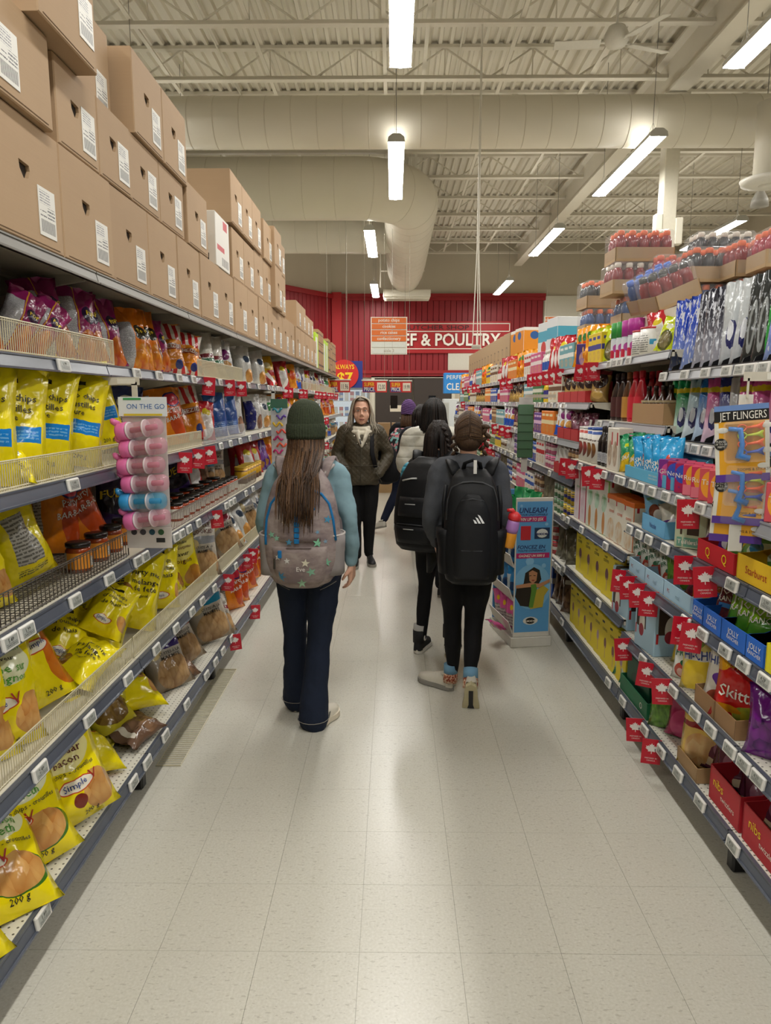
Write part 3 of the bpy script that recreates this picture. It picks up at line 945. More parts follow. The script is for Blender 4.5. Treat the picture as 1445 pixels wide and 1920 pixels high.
# yellow budget brand bags
kind('nn_regular', 'yellow chip bag with a blue band', 'chip bag', 0.24, 0.33, 0.12, YEL,
     [('r', 0.2, 0.31, 0.92, 0.45, '#1b7fd0'), BAR, ('l', 0.4, 0.34, 0.88, 0.42, '#6aacdf', '#1b7fd0', 34), ('l', 0.02, 0.2, 0.1, 0.62, '#77736b', '#cfccc2', 40), PANEL],
     [('regular', 0.42, 0.755, 0.017, INK, 0.06), ('potato chips', 0.52, 0.675, 0.021, INK, 0.06), ('croustilles', 0.52, 0.575, 0.021, INK, 0.06), ('nature', 0.47, 0.495, 0.019, INK, 0.06), ('200 g', 0.62, 0.07, 0.014, INK, 0)], 3)
kind('nn_cheddar', 'yellow bag lettered cheddar bacon', 'chip bag', 0.245, 0.34, 0.12, YEL,
     [('e', 0.5, 0.62, 0.36, 0.16, '#efe6a0'), BAR, ('p', 0.78, 0.22, 0.22, 0.17, *CHIPS, 11), ('e', 0.5, 0.2, 0.09, 0.06, '#7a2d20'), ('e', 0.52, 0.33, 0.24, 0.06, '#c8502a'), ('e', 0.52, 0.33, 0.225, 0.05, '#f1ead8'), PANEL],
     [('cheddar', 0.45, 0.735, 0.019, INKM, 0.0), ('flavour - saveur', 0.45, 0.68, 0.010, INK, 0), ('cheddar', 0.5, 0.60, 0.022, INKM, 0), ('bacon', 0.5, 0.52, 0.022, INKM, 0), ('pot chips - croustilles', 0.5, 0.44, 0.012, INK, 0), ('Simple', 0.5, 0.315, 0.018, INKB, 0.08), ('V', 0.73, 0.32, 0.026, INKR, 0), ('200 g', 0.6, 0.06, 0.014, INK, 0)], 2)
kind('nn_pickle', 'yellow bag lettered dill pickle', 'chip bag', 0.25, 0.34, 0.12, YEL,
     [('e', 0.5, 0.66, 0.38, 0.16, '#e8e9c0'), BAR, ('e', 0.62, 0.24, 0.36, 0.14, '#3f6f22'), ('p', 0.6, 0.25, 0.33, 0.14, *CHIPS, 10), ('e', 0.3, 0.36, 0.24, 0.06, '#c8502a'), ('e', 0.3, 0.36, 0.225, 0.05, '#f1ead8'), PANEL],
     [('dill pickle', 0.45, 0.755, 0.019, INKG, 0), ('flavour - saveur', 0.42, 0.695, 0.011, INK, 0), ('cornichon', 0.47, 0.61, 0.023, INKG, 0), ("a l'aneth", 0.47, 0.53, 0.023, INKG, 0), ('potato chips - croustilles', 0.5, 0.455, 0.012, INK, 0), ('Simple', 0.29, 0.345, 0.018, INKB, 0.08), ('V', 0.5, 0.35, 0.028, INKR, 0), ('200 g', 0.55, 0.06, 0.015, INK, 0)], 2)
kind('nn_twists', 'yellow bag lettered cheese twists', 'chip bag', 0.26, 0.36, 0.13, YEL,
     [('e', 0.5, 0.68, 0.4, 0.17, '#d9cfa2'), ('p', 0.98, 0.32, 0.2, 0.26, '#e08a28', '#c86614', 9), ('e', 0.72, 0.44, 0.17, 0.055, '#c8502a'), ('e', 0.72, 0.44, 0.155, 0.045, '#f1ead8'), ('e', 0.5, 0.45, 0.2, 0.08, '#f3e9a0'), PANEL],
     [('cheese', 0.45, 0.81, 0.018, INK, 0), ('twists', 0.5, 0.72, 0.027, INKO, 0), ('tortillon', 0.52, 0.615, 0.027, INKO, 0), ('a saveur de fromage', 0.52, 0.545, 0.013, INK, 0), ('Simple', 0.72, 0.425, 0.014, INKB, 0.08), ('200 g', 0.7, 0.06, 0.015, INK, 0)], 2)
kind('nn_onion', 'yellow bag lettered sour cream', 'chip bag', 0.25, 0.34, 0.12, YEL,
     [('e', 0.5, 0.66, 0.38, 0.16, '#e8e9c0'), BAR, ('p', 0.8, 0.25, 0.25, 0.16, *CHIPS, 11), ('e', 0.35, 0.37, 0.24, 0.06, '#c8502a'), ('e', 0.35, 0.37, 0.225, 0.05, '#f1ead8'), PANEL],
     [('sour cream', 0.48, 0.755, 0.02, INKG, 0), ('flavour - saveur', 0.42, 0.69, 0.011, INK, 0), ('creme sur', 0.5, 0.60, 0.022, INKG, 0), ('et oignon', 0.5, 0.52, 0.022, INKG, 0), ('Simple', 0.34, 0.355, 0.018, INKB, 0.08), ('V', 0.56, 0.36, 0.028, INKR, 0), ('200 g', 0.5, 0.06, 0.015, INK, 0)], 2)
kind('nn_corn', 'yellow corn chip bag with black lettering', 'chip bag', 0.19, 0.26, 0.1, YEL,
     [BAR, ('e', 0.4, 0.2, 0.22, 0.06, '#c8502a'), ('e', 0.4, 0.2, 0.2, 0.05, '#f1ead8'), ('p', 0.88, 0.25, 0.16, 0.12, *CHIPS, 8), PANEL],
     [('corn chips', 0.48, 0.70, 0.018, INK, 0.04), ('croustilles', 0.5, 0.58, 0.019, INK, 0.04), ('de mais', 0.45, 0.46, 0.019, INK, 0.04), ('Simple', 0.39, 0.18, 0.012, INKB, 0.08)], 2)
kind('nn_mix', 'yellow party mix bag with black lettering', 'chip bag', 0.21, 0.32, 0.1, YEL,
     [('p', 0.15, 0.3, 0.2, 0.18, '#b9863a', '#7a4a1c', 9), ('l', 0.02, 0.3, 0.14, 0.62, '#55524a', '#d9c91e', 30), PANEL],
     [('party mix', 0.55, 0.62, 0.021, INK, 0), ('melange', 0.55, 0.50, 0.022, INK, 0), ('de fete', 0.55, 0.41, 0.022, INK, 0), ('original', 0.5, 0.34, 0.011, INK, 0)], 2)
kind('nn_crunch', 'yellow onion ring bag with maroon lettering', 'chip bag', 0.21, 0.33, 0.11, YEL,
     [BAR, ('e', 0.5, 0.55, 0.4, 0.2, '#e9dc7c'), ('p', 0.75, 0.14, 0.25, 0.13, '#d9a24a', '#a86a22', 8), PANEL],
     [('crunchy onion', 0.5, 0.72, 0.019, INKM, 0), ('flavoured rings', 0.5, 0.66, 0.010, INK, 0), ('rondelles', 0.5, 0.57, 0.012, INK, 0), ('croustillantes', 0.5, 0.50, 0.014, INKM, 0), ('saveur', 0.5, 0.41, 0.018, INK, 0), ('oignon', 0.52, 0.32, 0.02, INKM, 0)], 2)
kind('nn_back', 'yellow bag turned to its nutrition panel', 'chip bag', 0.24, 0.34, 0.12, YEL,
     [('l', 0.22, 0.22, 0.62, 0.72, '#6d6a63', '#b4b1a8', 26), ('l', 0.2, 0.1, 0.75, 0.17, '#5a5420', '#d9c91e', 40)], (), 1)
kind('nn_clear', 'olive yellow see-through snack bag', 'chip bag', 0.2, 0.27, 0.09, '#c9bb2e',
     [('p', 0.5, 0.4, 0.4, 0.2, '#9a7a3a', '#5e4420', 9), ('e', 0.5, 0.62, 0.12, 0.05, '#efe9d6')], [('guacamole', 0.48, 0.76, 0.016, INKR, 0)], 2)
kind('nn_nature', 'yellow and white rippled chip bag', 'chip bag', 0.22, 0.3, 0.1, YEL,
     [('r', 0, 0.72, 1, 1, '#dfe0d8'), ('p', 0.7, 0.1, 0.4, 0.12, *CHIPS, 10)], [('ondulees', 0.5, 0.86, 0.014, INK, 0), ('nature', 0.5, 0.78, 0.018, INKB, 0)], 1)
# kettle chips
for key, band, nm in (('kt_grey', '#8d9095', 'grey'), ('kt_purple', '#3a2c66', 'purple'), ('kt_teal', '#1f7fa0', 'blue'), ('kt_maroon', '#7a2230', 'maroon')):
    kind(key, 'kettle chip bag with a %s band' % nm, 'chip bag', 0.24, 0.36, 0.12, '#d6d2c8',
         [('g', 0.75, 0.2, '#8f7f68'), ('r', 0.1, 0.5, 1.0, 0.62, band), ('p', 0.55, 0.2, 0.42, 0.2, '#c9a676', '#8f6a44', 12), ('e', 0.2, 0.5, 0.17, 0.1, '#d9c48e'), ('r', 0.42, 0.86, 0.58, 0.93, '#b3202a'), PANEL],
         [('KETTLE', 0.55, 0.76, 0.023, INKM, 0), ('COOKED', 0.55, 0.66, 0.023, INKM, 0), ('CUITES A LA', 0.55, 0.43, 0.014, INK, 0), ('MARMITE', 0.55, 0.37, 0.016, INK, 0)], 2)
# other brands
kind('or_humpty', 'orange chip bag with a red brown front', 'chip bag', 0.24, 0.34, 0.11, '#e8861a',
     [('e', 0.8, 0.42, 0.34, 0.36, '#c24a1a'), ('e', 0.68, 0.78, 0.26, 0.13, '#3a2a6a'), ('e', 0.68, 0.78, 0.22, 0.1, '#d8324a'), ('l', 0.02, 0.1, 0.12, 0.9, '#8a7f74', '#cfc4b8', 24)],
     [('BAR-B-Q', 0.66, 0.40, 0.026, INKW, 0.2), ('Party', 0.66, 0.54, 0.03, INKW, 0.25)], 2)
kind('nv_humpty', 'dark blue chip bag with a red logo', 'chip bag', 0.24, 0.33, 0.1, '#24356f',
     [('e', 0.6, 0.72, 0.26, 0.14, '#e9e4da'), ('e', 0.6, 0.72, 0.22, 0.11, '#cf2b3c')], [('Plain', 0.5, 0.42, 0.04, INKW, 0.2)], 1)
kind('bk_takis', 'black and purple chip bag with yellow lettering', 'chip bag', 0.22, 0.3, 0.1, '#2b1a45',
     [('e', 0.4, 0.4, 0.5, 0.2, '#191320')], [('FUEGO', 0.5, 0.5, 0.045, INKY, 0.2)], 2)
kind('pk_popcorn', 'magenta popcorn bag with a silver side', 'popcorn bag', 0.2, 0.32, 0.11, '#8f1f5e',
     [('l', 0.0, 0.0, 0.42, 0.82, '#8a8a8c', '#c9c9cb', 60), ('p', 0.75, 0.2, 0.32, 0.22, '#e0902c', '#a8341c', 9), ('r', 0.44, 0.0, 0.47, 1, '#d9a02a'), ('e', 0.72, 0.62, 0.2, 0.12, '#2c1a3a')], [('POP', 0.72, 0.58, 0.022, INKY, 0.2)], 2)
kind('or_popcorn', 'orange popcorn bag with a silver side', 'popcorn bag', 0.2, 0.32, 0.11, '#e07a12',
     [('l', 0.0, 0.0, 0.42, 0.75, '#8a8a8c', '#cfcfd1', 60), ('p', 0.75, 0.2, 0.32, 0.22, '#e8a82c', '#b8541c', 9), ('e', 0.7, 0.6, 0.24, 0.13, '#2a2416')], [('Po', 0.7, 0.57, 0.026, INKY, 0.2)], 2)
kind('rd_cheez', 'orange bag with red and white stripes', 'chip bag', 0.22, 0.31, 0.11, '#dd8a1c',
     [('s', 0, 0.66, 1, 1.0, '#c9252a', '#e6dfd2', 4), ('s', 0, 0, 1, 0.14, '#c9252a', '#e6dfd2', 4), ('p', 0.5, 0.3, 0.45, 0.2, '#e8941c', '#c8700e', 8), ('e', 0.7, 0.17, 0.13, 0.09, '#2d3a7a'), ('r', 0.08, 0.46, 0.95, 0.58, '#8f3f1c')], [('CHEEZIES', 0.5, 0.49, 0.024, INKW, 0)], 2)
kind('bl_pretz', 'tall blue bag with white edge print', 'chip bag', 0.2, 0.31, 0.09, '#3a66ae',
     [('g', 0.9, 0.1, '#2c4f98'), ('l', 0.2, 0.12, 0.8, 0.32, '#9fb6d8', '#3560a8', 24), ('r', 0.92, 0, 1.1, 1, '#dfe1e2'), ('r', -0.1, 0, 0.06, 1, '#dfe1e2')], (), 2)
kind('nvw_bag', 'navy and white snack bag', 'chip bag', 0.2, 0.31, 0.1, '#e1e1e0',
     [('r', -0.1, 0, 0.45, 0.82, '#2a2f7c'), ('n', 7, 0.62, '#a7a3a2'), ('p', 0.75, 0.2, 0.2, 0.2, '#b78a6a', '#6a4a3c', 9)], (), 2)
kind('wh_bag', 'white silvery snack bag', 'chip bag', 0.2, 0.31, 0.1, '#d9d8d2', [('l', 0.1, 0.1, 0.35, 0.75, '#a9a8a4', '#d4d3ce', 40), ('p', 0.72, 0.18, 0.25, 0.18, '#d8a352', '#b3763a', 8), ('e', 0.7, 0.62, 0.2, 0.1, '#3d4a5e')], (), 2)
kind('wg_bag', 'white chip bag with green and maroon print', 'chip bag', 0.23, 0.31, 0.11, '#dedacd', [('r', 0.1, 0.42, 0.95, 0.5, '#7a2a34'), ('r', 0.1, 0.33, 0.95, 0.4, '#3f7a5a'), ('l', 0.1, 0.2, 0.95, 0.3, '#5a5450', '#dedacd', 14), ('p', 0.15, 0.4, 0.2, 0.2, '#d8a060', '#a8643a', 8)], (), 2)
kind('gd_bag', 'gold and red chip bag', 'chip bag', 0.2, 0.3, 0.1, '#d0a01e', [('r', -0.1, 0.3, 1.1, 0.5, '#b0222a'), ('p', 0.6, 0.18, 0.35, 0.14, '#e8c24a', '#c87a2a', 8), ('e', 0.5, 0.68, 0.25, 0.12, '#e7d9a0')], (), 2)
kind('rw_bag', 'red and white chip bag', 'chip bag', 0.2, 0.3, 0.1, '#b8242c', [('e', 0.5, 0.4, 0.3, 0.4, '#e2deda'), ('e', 0.5, 0.7, 0.2, 0.1, '#d8c02a')], (), 2)
kind('og_bag', 'bright orange chip bag', 'chip bag', 0.2, 0.3, 0.1, '#ee9a1c', [('e', 0.5, 0.55, 0.3, 0.2, '#d8501c'), ('p', 0.5, 0.2, 0.4, 0.15, '#f0b030', '#d06a14', 8), ('e', 0.3, 0.72, 0.12, 0.1, '#2f7a3a')], (), 2)
kind('gn_bag', 'green and white chip bag', 'chip bag', 0.2, 0.3, 0.1, '#dcdfd6', [('r', 0, 0.5, 1, 0.78, '#3c8a4a'), ('p', 0.6, 0.2, 0.3, 0.16, '#d8b060', '#a8803a', 8)], (), 2)
kind('bw_bag', 'blue and white chip bag', 'chip bag', 0.2, 0.3, 0.1, '#e2e3e4', [('r', -0.1, 0, 1.1, 0.3, '#2a5ac8'), ('e', 0.5, 0.62, 0.28, 0.14, '#7a2a6a'), ('p', 0.5, 0.36, 0.3, 0.1, '#d8a35a', '#a8743a', 8)], (), 2)
kind('br_bag', 'brown snack bag with a picture of chips', 'chip bag', 0.2, 0.28, 0.1, '#6b5140', [('p', 0.5, 0.35, 0.45, 0.32, '#9a7658', '#4a3426', 7), ('r', 0.2, 0.75, 0.9, 0.86, '#d6cfc0')], (), 2)
kind('pu_bag', 'purple snack bag', 'chip bag', 0.2, 0.28, 0.1, '#4d2a7e', [('e', 0.5, 0.5, 0.35, 0.2, '#8a5ab0'), ('p', 0.5, 0.2, 0.3, 0.12, '#d8a050', '#8a5a2a', 8)], (), 2)
# candy pouches
kind('smart_blue', 'sky blue candy pouch', 'candy bag', 0.15, 0.21, 0.06, '#2fa2dc', [('e', 0.55, 0.4, 0.1, 0.2, '#d84a3a'), ('g', 0.3, 0.0, '#a8dcf0')], [('SMART', 0.5, 0.34, 0.024, INKW, 0.1), ('SWEETS', 0.5, 0.22, 0.024, INKW, 0.1)], 2, name='candy_pouch')
kind('smart_green', 'green and yellow candy pouch', 'candy bag', 0.15, 0.21, 0.06, '#2d9a68', [('e', 0.5, 0.12, 0.5, 0.35, '#e8c22a'), ('r', 0.3, 0.62, 0.75, 0.72, '#c8d020')], [('SMART', 0.5, 0.30, 0.024, INKW, 0.1)], 1, name='candy_pouch')
kind('nestle_bag', 'pale blue chocolate pouch', 'candy bag', 0.13, 0.22, 0.05, '#7fb6d8', [('g', 0.6, 0.9, '#2f80b8'), ('e', 0.45, 0.3, 0.25, 0.15, '#7a3f2a'), ('e', 0.6, 0.22, 0.2, 0.1, '#e3ddd0'), ('r', 0.2, 0.55, 0.9, 0.62, '#5a8a6a')], [('noir', 0.5, 0.74, 0.024, INKW, 0.1)], 1, name='candy_pouch')
kind('purple_pouch', 'purple and white candy pouch', 'candy bag', 0.14, 0.18, 0.05, '#d9d6c8', [('r', -0.1, 0, 1.1, 0.4, '#5b2a86'), ('e', 0.5, 0.25, 0.22, 0.16, '#e0d8e0')], (), 1, name='candy_pouch')
kind('fruit_pouch', 'white fruit snack pouch', 'candy bag', 0.12, 0.2, 0.05, '#dde0d8', [('e', 0.5, 0.18, 0.4, 0.16, '#b0483a'), ('e', 0.35, 0.14, 0.14, 0.08, '#d8b0a0'), ('e', 0.5, 0.33, 0.2, 0.06, '#2f6a4a'), ('r', 0.0, 0.86, 1, 1.0, '#8a2a3a')], [('REAL', 0.5, 0.62, 0.024, mat('#2f6a4a', 0.5, 0, 0), 0.1), ('FRUIT', 0.5, 0.46, 0.024, mat('#2f6a4a', 0.5, 0, 0), 0.1)], 2, name='candy_pouch')
kind('jolly_orange', 'orange candy bag', 'candy bag', 0.17, 0.22, 0.07, '#d88a24', [('r', 0.1, 0.25, 0.9, 0.34, '#3f8ad0')], [('JOLLY', 0.5, 0.44, 0.034, INKW, 0.05), ('RANCHER', 0.5, 0.32, 0.022, INKW, 0.05)], 2, name='candy_bag')
kind('jolly_brown', 'clear bag of dark candies', 'candy bag', 0.15, 0.22, 0.06, '#6a4a3c', [('p', 0.5, 0.3, 0.5, 0.35, '#9a3a3a', '#3a2a3a', 10), ('r', 0.1, 0.22, 0.9, 0.3, '#3f8ad0')], [('JOLLY', 0.5, 0.46, 0.032, INKW, 0.05), ('RANCHER', 0.5, 0.34, 0.02, INKW, 0.05)], 1, name='candy_bag')
kind('jolly_green', 'lime green candy bag', 'candy bag', 0.17, 0.22, 0.07, '#8cc024', [('e', 0.5, 0.2, 0.5, 0.2, '#4a8a2a')], [('JOLLY', 0.5, 0.44, 0.034, INKW, 0.05), ('RANCHER', 0.5, 0.32, 0.022, INKW, 0.05)], 1, name='candy_bag')
kind('purple_candy', 'glossy purple candy bag', 'candy bag', 0.17, 0.2, 0.08, '#6a1a7a', [('p', 0.5, 0.3, 0.5, 0.3, '#8a2a9a', '#3a1050', 8)], (), 2, name='candy_bag')
kind('hichew_y', 'yellow fruit chew bag with blue lettering', 'candy bag', 0.18, 0.25, 0.06, '#d8c878', [('e', 0.2, 0.75, 0.4, 0.2, '#8aa050'), ('e', 0.6, 0.2, 0.6, 0.3, '#e8c83a'), ('r', 0.08, 0.42, 0.95, 0.56, '#e5e3dc')], [('HI-CHEW', 0.52, 0.44, 0.034, INKB, 0.05)], 1, name='candy_bag')
kind('hichew_p', 'pink and green fruit chew bag', 'candy bag', 0.18, 0.28, 0.06, '#dcd6cc', [('e', 0.5, 0.92, 0.6, 0.22, '#b84a7a'), ('e', 0.85, 0.85, 0.3, 0.14, '#7aa04a'), ('e', 0.5, 0.1, 0.4, 0.14, '#a8503a'), ('e', 0.4, 0.36, 0.25, 0.08, '#6a3a9a')], [('HI-CHEW', 0.5, 0.54, 0.034, INKB, 0.05)], 1, name='candy_bag')
kind('skittles', 'bright red candy bag with white lettering', 'candy bag', 0.23, 0.3, 0.08, '#c4201f', [('r', 0, 0.64, 1, 0.76, '#a81a1a'), ('e', 0.02, 0.72, 0.2, 0.12, '#e0a01c'), ('e', 0.95, 0.62, 0.22, 0.14, '#3a3a8a'), ('p', 0.7, 0.12, 0.35, 0.14, '#e0c02a', '#4a8a3a', 8), ('e', 0.25, 0.16, 0.26, 0.05, '#d8901c')], [('Skittles', 0.5, 0.3, 0.043, INKW, 0), ('Bowl Size', 0.5, 0.74, 0.017, INKY, 0), ('Pour plats a bonbons', 0.5, 0.67, 0.012, INKY, 0)], 1, name='candy_bag')
kind('starb', 'yellow fruit candy bag with red lettering', 'candy bag', 0.18, 0.2, 0.07, '#e8c020', [('e', 0.5, 0.28, 0.5, 0.22, '#6aa04a'), ('e', 0.5, 0.28, 0.35, 0.15, '#d0e0c0'), ('e', 0.35, 0.34, 0.15, 0.12, '#2f7aa0')], [('Starburst', 0.5, 0.58, 0.028, INKR, 0.1)], 1, name='candy_bag')
kind('juicy_g', 'dark green candy bag with pale lettering', 'candy bag', 0.2, 0.3, 0.08, '#5f8a34', [('p', 0.5, 0.25, 0.45, 0.25, '#3a5a24', '#6a9a3a', 14)], [('juicy', 0.5, 0.72, 0.04, mat('#b8d090', 0.5, 0, 0), 0.1)], 1, name='candy_bag')
kind('juicy_p', 'deep pink candy bag with pale lettering', 'candy bag', 0.2, 0.3, 0.08, '#9a2050', [('e', 0.4, 0.2, 0.3, 0.2, '#b84070')], [('just', 0.55, 0.72, 0.045, mat('#e0a8b8', 0.5, 0, 0), 0.1)], 1, name='candy_bag')
kind('werther', 'gold caramel bag with black lettering', 'candy bag', 0.17, 0.3, 0.07, '#d8b25a', [('r', 0, 0.52, 1, 0.6, '#8a1a1c'), ('p', 0.55, 0.25, 0.4, 0.22, '#c88a4a', '#d9b884', 6)], [('Werther', 0.5, 0.78, 0.028, INK, -0.15), ('Original', 0.5, 0.67, 0.028, INK, -0.15)], 1, name='candy_bag')
kind('green_gum', 'green foil mint pouch', 'candy bag', 0.14, 0.2, 0.06, '#2a8a52', [('p', 0.5, 0.35, 0.4, 0.3, '#7ac080', '#20603c', 8), ('e', 0.3, 0.3, 0.25, 0.2, '#b8c4b8')], (), 2, name='candy_pouch')
kind('blue_gum', 'blue mint pouch with a white side', 'candy bag', 0.13, 0.19, 0.05, '#2f7fb8', [('r', -0.1, 0, 0.4, 0.75, '#b8c8d0'), ('e', 0.6, 0.4, 0.2, 0.15, '#1f3f6a')], (), 2, name='candy_pouch')
kind('pink_gum', 'pink gum pouch', 'candy bag', 0.13, 0.19, 0.05, '#d85a9a', [('l', 0.1, 0.1, 0.6, 0.55, '#9a8a8a', '#d8cfc8', 9), ('e', 0.5, 0.75, 0.12, 0.08, '#e8c02a')], (), 2, name='candy_pouch')
kind('rich_pouch', 'brown pouch with a black crest', 'candy bag', 0.16, 0.22, 0.07, '#a8864a', [('e', 0.5, 0.66, 0.42, 0.26, '#3a2a28'), ('r', 0, 0.86, 1, 1, '#7a2428'), ('e', 0.5, 0.2, 0.3, 0.12, '#c8a45a')], [('OK', 0.5, 0.60, 0.03, mat('#c9b08a', 0.5, 0, 0), 0)], 2, name='candy_pouch')
kind('dark_pouch', 'dark red and purple pouch', 'candy bag', 0.15, 0.22, 0.06, '#5a2a3a', [('e', 0.5, 0.5, 0.3, 0.2, '#8a5a6a'), ('r', 0, 0.1, 1, 0.25, '#c8b090')], (), 2, name='candy_pouch')
kind('grey_pouch', 'olive grey upright pouch', 'candy bag', 0.16, 0.24, 0.07, '#6f6a58', [('e', 0.5, 0.4, 0.25, 0.2, '#8a846c')], (), 2, name='candy_pouch')
kind('lime_pouch', 'lime yellow pouch with a dark picture', 'candy bag', 0.14, 0.24, 0.06, '#c8d420', [('e', 0.5, 0.3, 0.4, 0.28, '#5a5a2a'), ('p', 0.5, 0.3, 0.3, 0.22, '#a8a070', '#5a4a30', 7), ('e', 0.5, 0.68, 0.2, 0.08, '#e4e6c8')], (), 2, name='candy_pouch')
# tall narrow foil packs
for key, top, low, nm in (('tp_blue', '#2445b0', '#8a9cc8', 'royal blue'), ('tp_dark', '#2c2c38', '#a9a9b4', 'black and white'), ('tp_silver', '#c2c6c6', '#b2b6ba', 'silver'), ('tp_grey', '#2a2d2c', '#8d918f', 'grey and green'),
                          ('tp_green', '#188a50', '#b4c9bc', 'green'), ('tp_teal', '#a8c4cc', '#c8d4d8', 'pale teal'), ('tp_sky', '#2472b8', '#b2c6da', 'blue and silver'), ('tp_pink', '#d0589a', '#d2b6c8', 'pink'), ('tp_navy', '#26307e', '#b4b6cc', 'navy')):
    zz_ = [('g', 0.75, 0.2, low), ('e', 0.58, 0.36, 0.28, 0.17, '#25285e'), ('e', 0.5, 0.40, 0.16, 0.12, '#d8dade')]
    if key in ('tp_blue', 'tp_dark'): zz_ = [('g', 0.6, 0.0, low), ('n', 6, 0.56, '#c9cbd4')]
    elif key == 'tp_grey': zz_ = [('r', 0.62, 0.1, 1.0, 0.9, '#3aa040'), ('e', 0.35, 0.4, 0.22, 0.3, '#8d918f'), ('e', 0.35, 0.4, 0.1, 0.2, '#3a3d3c')]
    elif key != 'tp_silver': zz_.append(('r', 0.0, 0.78, 1.0, 0.86, '#e0cc1c'))
    kind(key, 'tall narrow %s foil pack' % nm, 'foil pack', 0.085, 0.36 if key in ('tp_blue', 'tp_dark', 'tp_silver', 'tp_grey') else 0.29, 0.035, top, zz_, (), 2, 0.18, 'foil_pack', 0.5, 0, 0.03)


# ------------------------------------------------------------------ cartons, bottles, jars, cans
def carton_mesh(w, d, h, m, ch=0.003, name='carton'):
    mb = MB().cbox((0, 0, h / 2), (w, d, h), ch)
    me = mb.mesh(name, m)
    ul = me.uv_layers.new(name='UVMap')
    for p in me.polygons:
        n = p.normal
        for li in p.loop_indices:
            c = me.vertices[me.loops[li].vertex_index].co
            if abs(n.y) > 0.8: uvv = (c.x / w * (1 if n.y < 0 else -1) + 0.5, c.z / h)
            elif abs(n.x) > 0.8: uvv = (c.y / d * (1 if n.x > 0 else -1) + 0.5, c.z / h)
            else: uvv = (c.x / w + 0.5, 1.02 + 0.1 * (c.y / d))
            ul.data[li].uv = uvv
    return me


CARTONS = {}


def carton(key, desc, cat, w, d, h, base, zones, where, loc, side='R', yaw=0, lines=(), name='carton', lab=True, rough=0.45):
    """A printed carton; w runs along the shelf, front towards the aisle."""
    if key not in CARTONS:
        CARTONS[key] = carton_mesh(w, d, h, printed('print_' + key, base, zones, rough, 0.004), name=name)
    o = obj(name, CARTONS[key], None, loc, (0, 0, R(90 - yaw) if side == 'L' else R(-90 + yaw)))
    for (tx, u, v, ch, m, face) in lines:
        if face == 'f': text_obj(tx, ch, m, o, ((u - 0.5) * w, -d / 2 - 0.0015, v * h), (R(90), 0, 0), width=min(w * 0.86, text_geo(tx)[2] * ch))
        elif face == 's': text_obj(tx, ch, m, o, (w / 2 + 0.0015, (u - 0.5) * d, v * h), (R(90), 0, R(90)))
        else: text_obj(tx, ch, m, o, (-w / 2 - 0.0015, -(u - 0.5) * d, v * h), (R(90), 0, R(-90)))
    if lab: later(o, desc, where, cat)
    return o


TRAYS = {}


def tray(desc, shelf, px0, px1, h, depth, color, lines=(), inset=0.02, hb=None, side=None, Y=None, W=None, inner='#6b4f36'):
    """Open cardboard display tray: low front, sides rising to the back."""
    xf, z = ALLS[shelf]; s = 1 if xf < 0 else -1
    Xf = xf - s * inset
    if Y is None:
        ya, yb = sorted((y_of(px0, Xf, z + 0.05), y_of(px1, Xf, z + 0.05))); W = yb - ya; Y = (ya + yb) / 2
    hb = hb or h * 1.9
    t_ = thing('display_tray', (Xf - s * depth / 2, Y, z + 0.002), (0, 0, R(90) if s > 0 else R(-90)))
    key = (round(W, 3), h, depth, color, hb)
    th = 0.004
    cm = printed('tray_%d' % len(TRAYS), color, [], 0.55, 0)
    TRAYS[key] = 1
    MB().box((0, -depth / 2 + th / 2, h / 2), (W, th, h)).build('front_panel', cm, t_)
    MB().box((0, depth / 2 - th / 2, hb / 2), (W, th, hb)).build('rear_panel', mat(inner, 0.7), t_)
    for sx in (-1, 1):
        MB().prism([(-depth / 2, 0), (depth / 2, 0), (depth / 2, hb), (-depth / 2 + depth * 0.3, h * 1.05), (-depth / 2, h)], sx * (W / 2) - th / 2, sx * (W / 2) + th / 2, 'x').build('side_panel', cm, t_)
    MB().box((0, 0, th / 2), (W - 0.002, depth - 0.002, th)).build('base', mat(inner, 0.7), t_)
    for (tx, u, v, ch, m, face) in lines:
        if face == 'f': text_obj(tx, ch, m, t_, ((u - 0.5) * W, -depth / 2 - 0.0015, v * h))
        else: text_obj(tx, ch, m, t_, ((-W / 2 - th) if s < 0 else (W / 2 + th), 0 + (u - 0.5) * depth * -1, v * h), (R(90), 0, R(-90) if s < 0 else R(90)))
    later(t_, desc, SHELFNAME[shelf], 'display tray')
    return t_


PROTO = {}


def proto(key, build):
    """First use builds the thing, later uses copy it with its parts."""
    if key not in PROTO:
        PROTO[key] = build(); return PROTO[key]
    return copy_tree(PROTO[key])


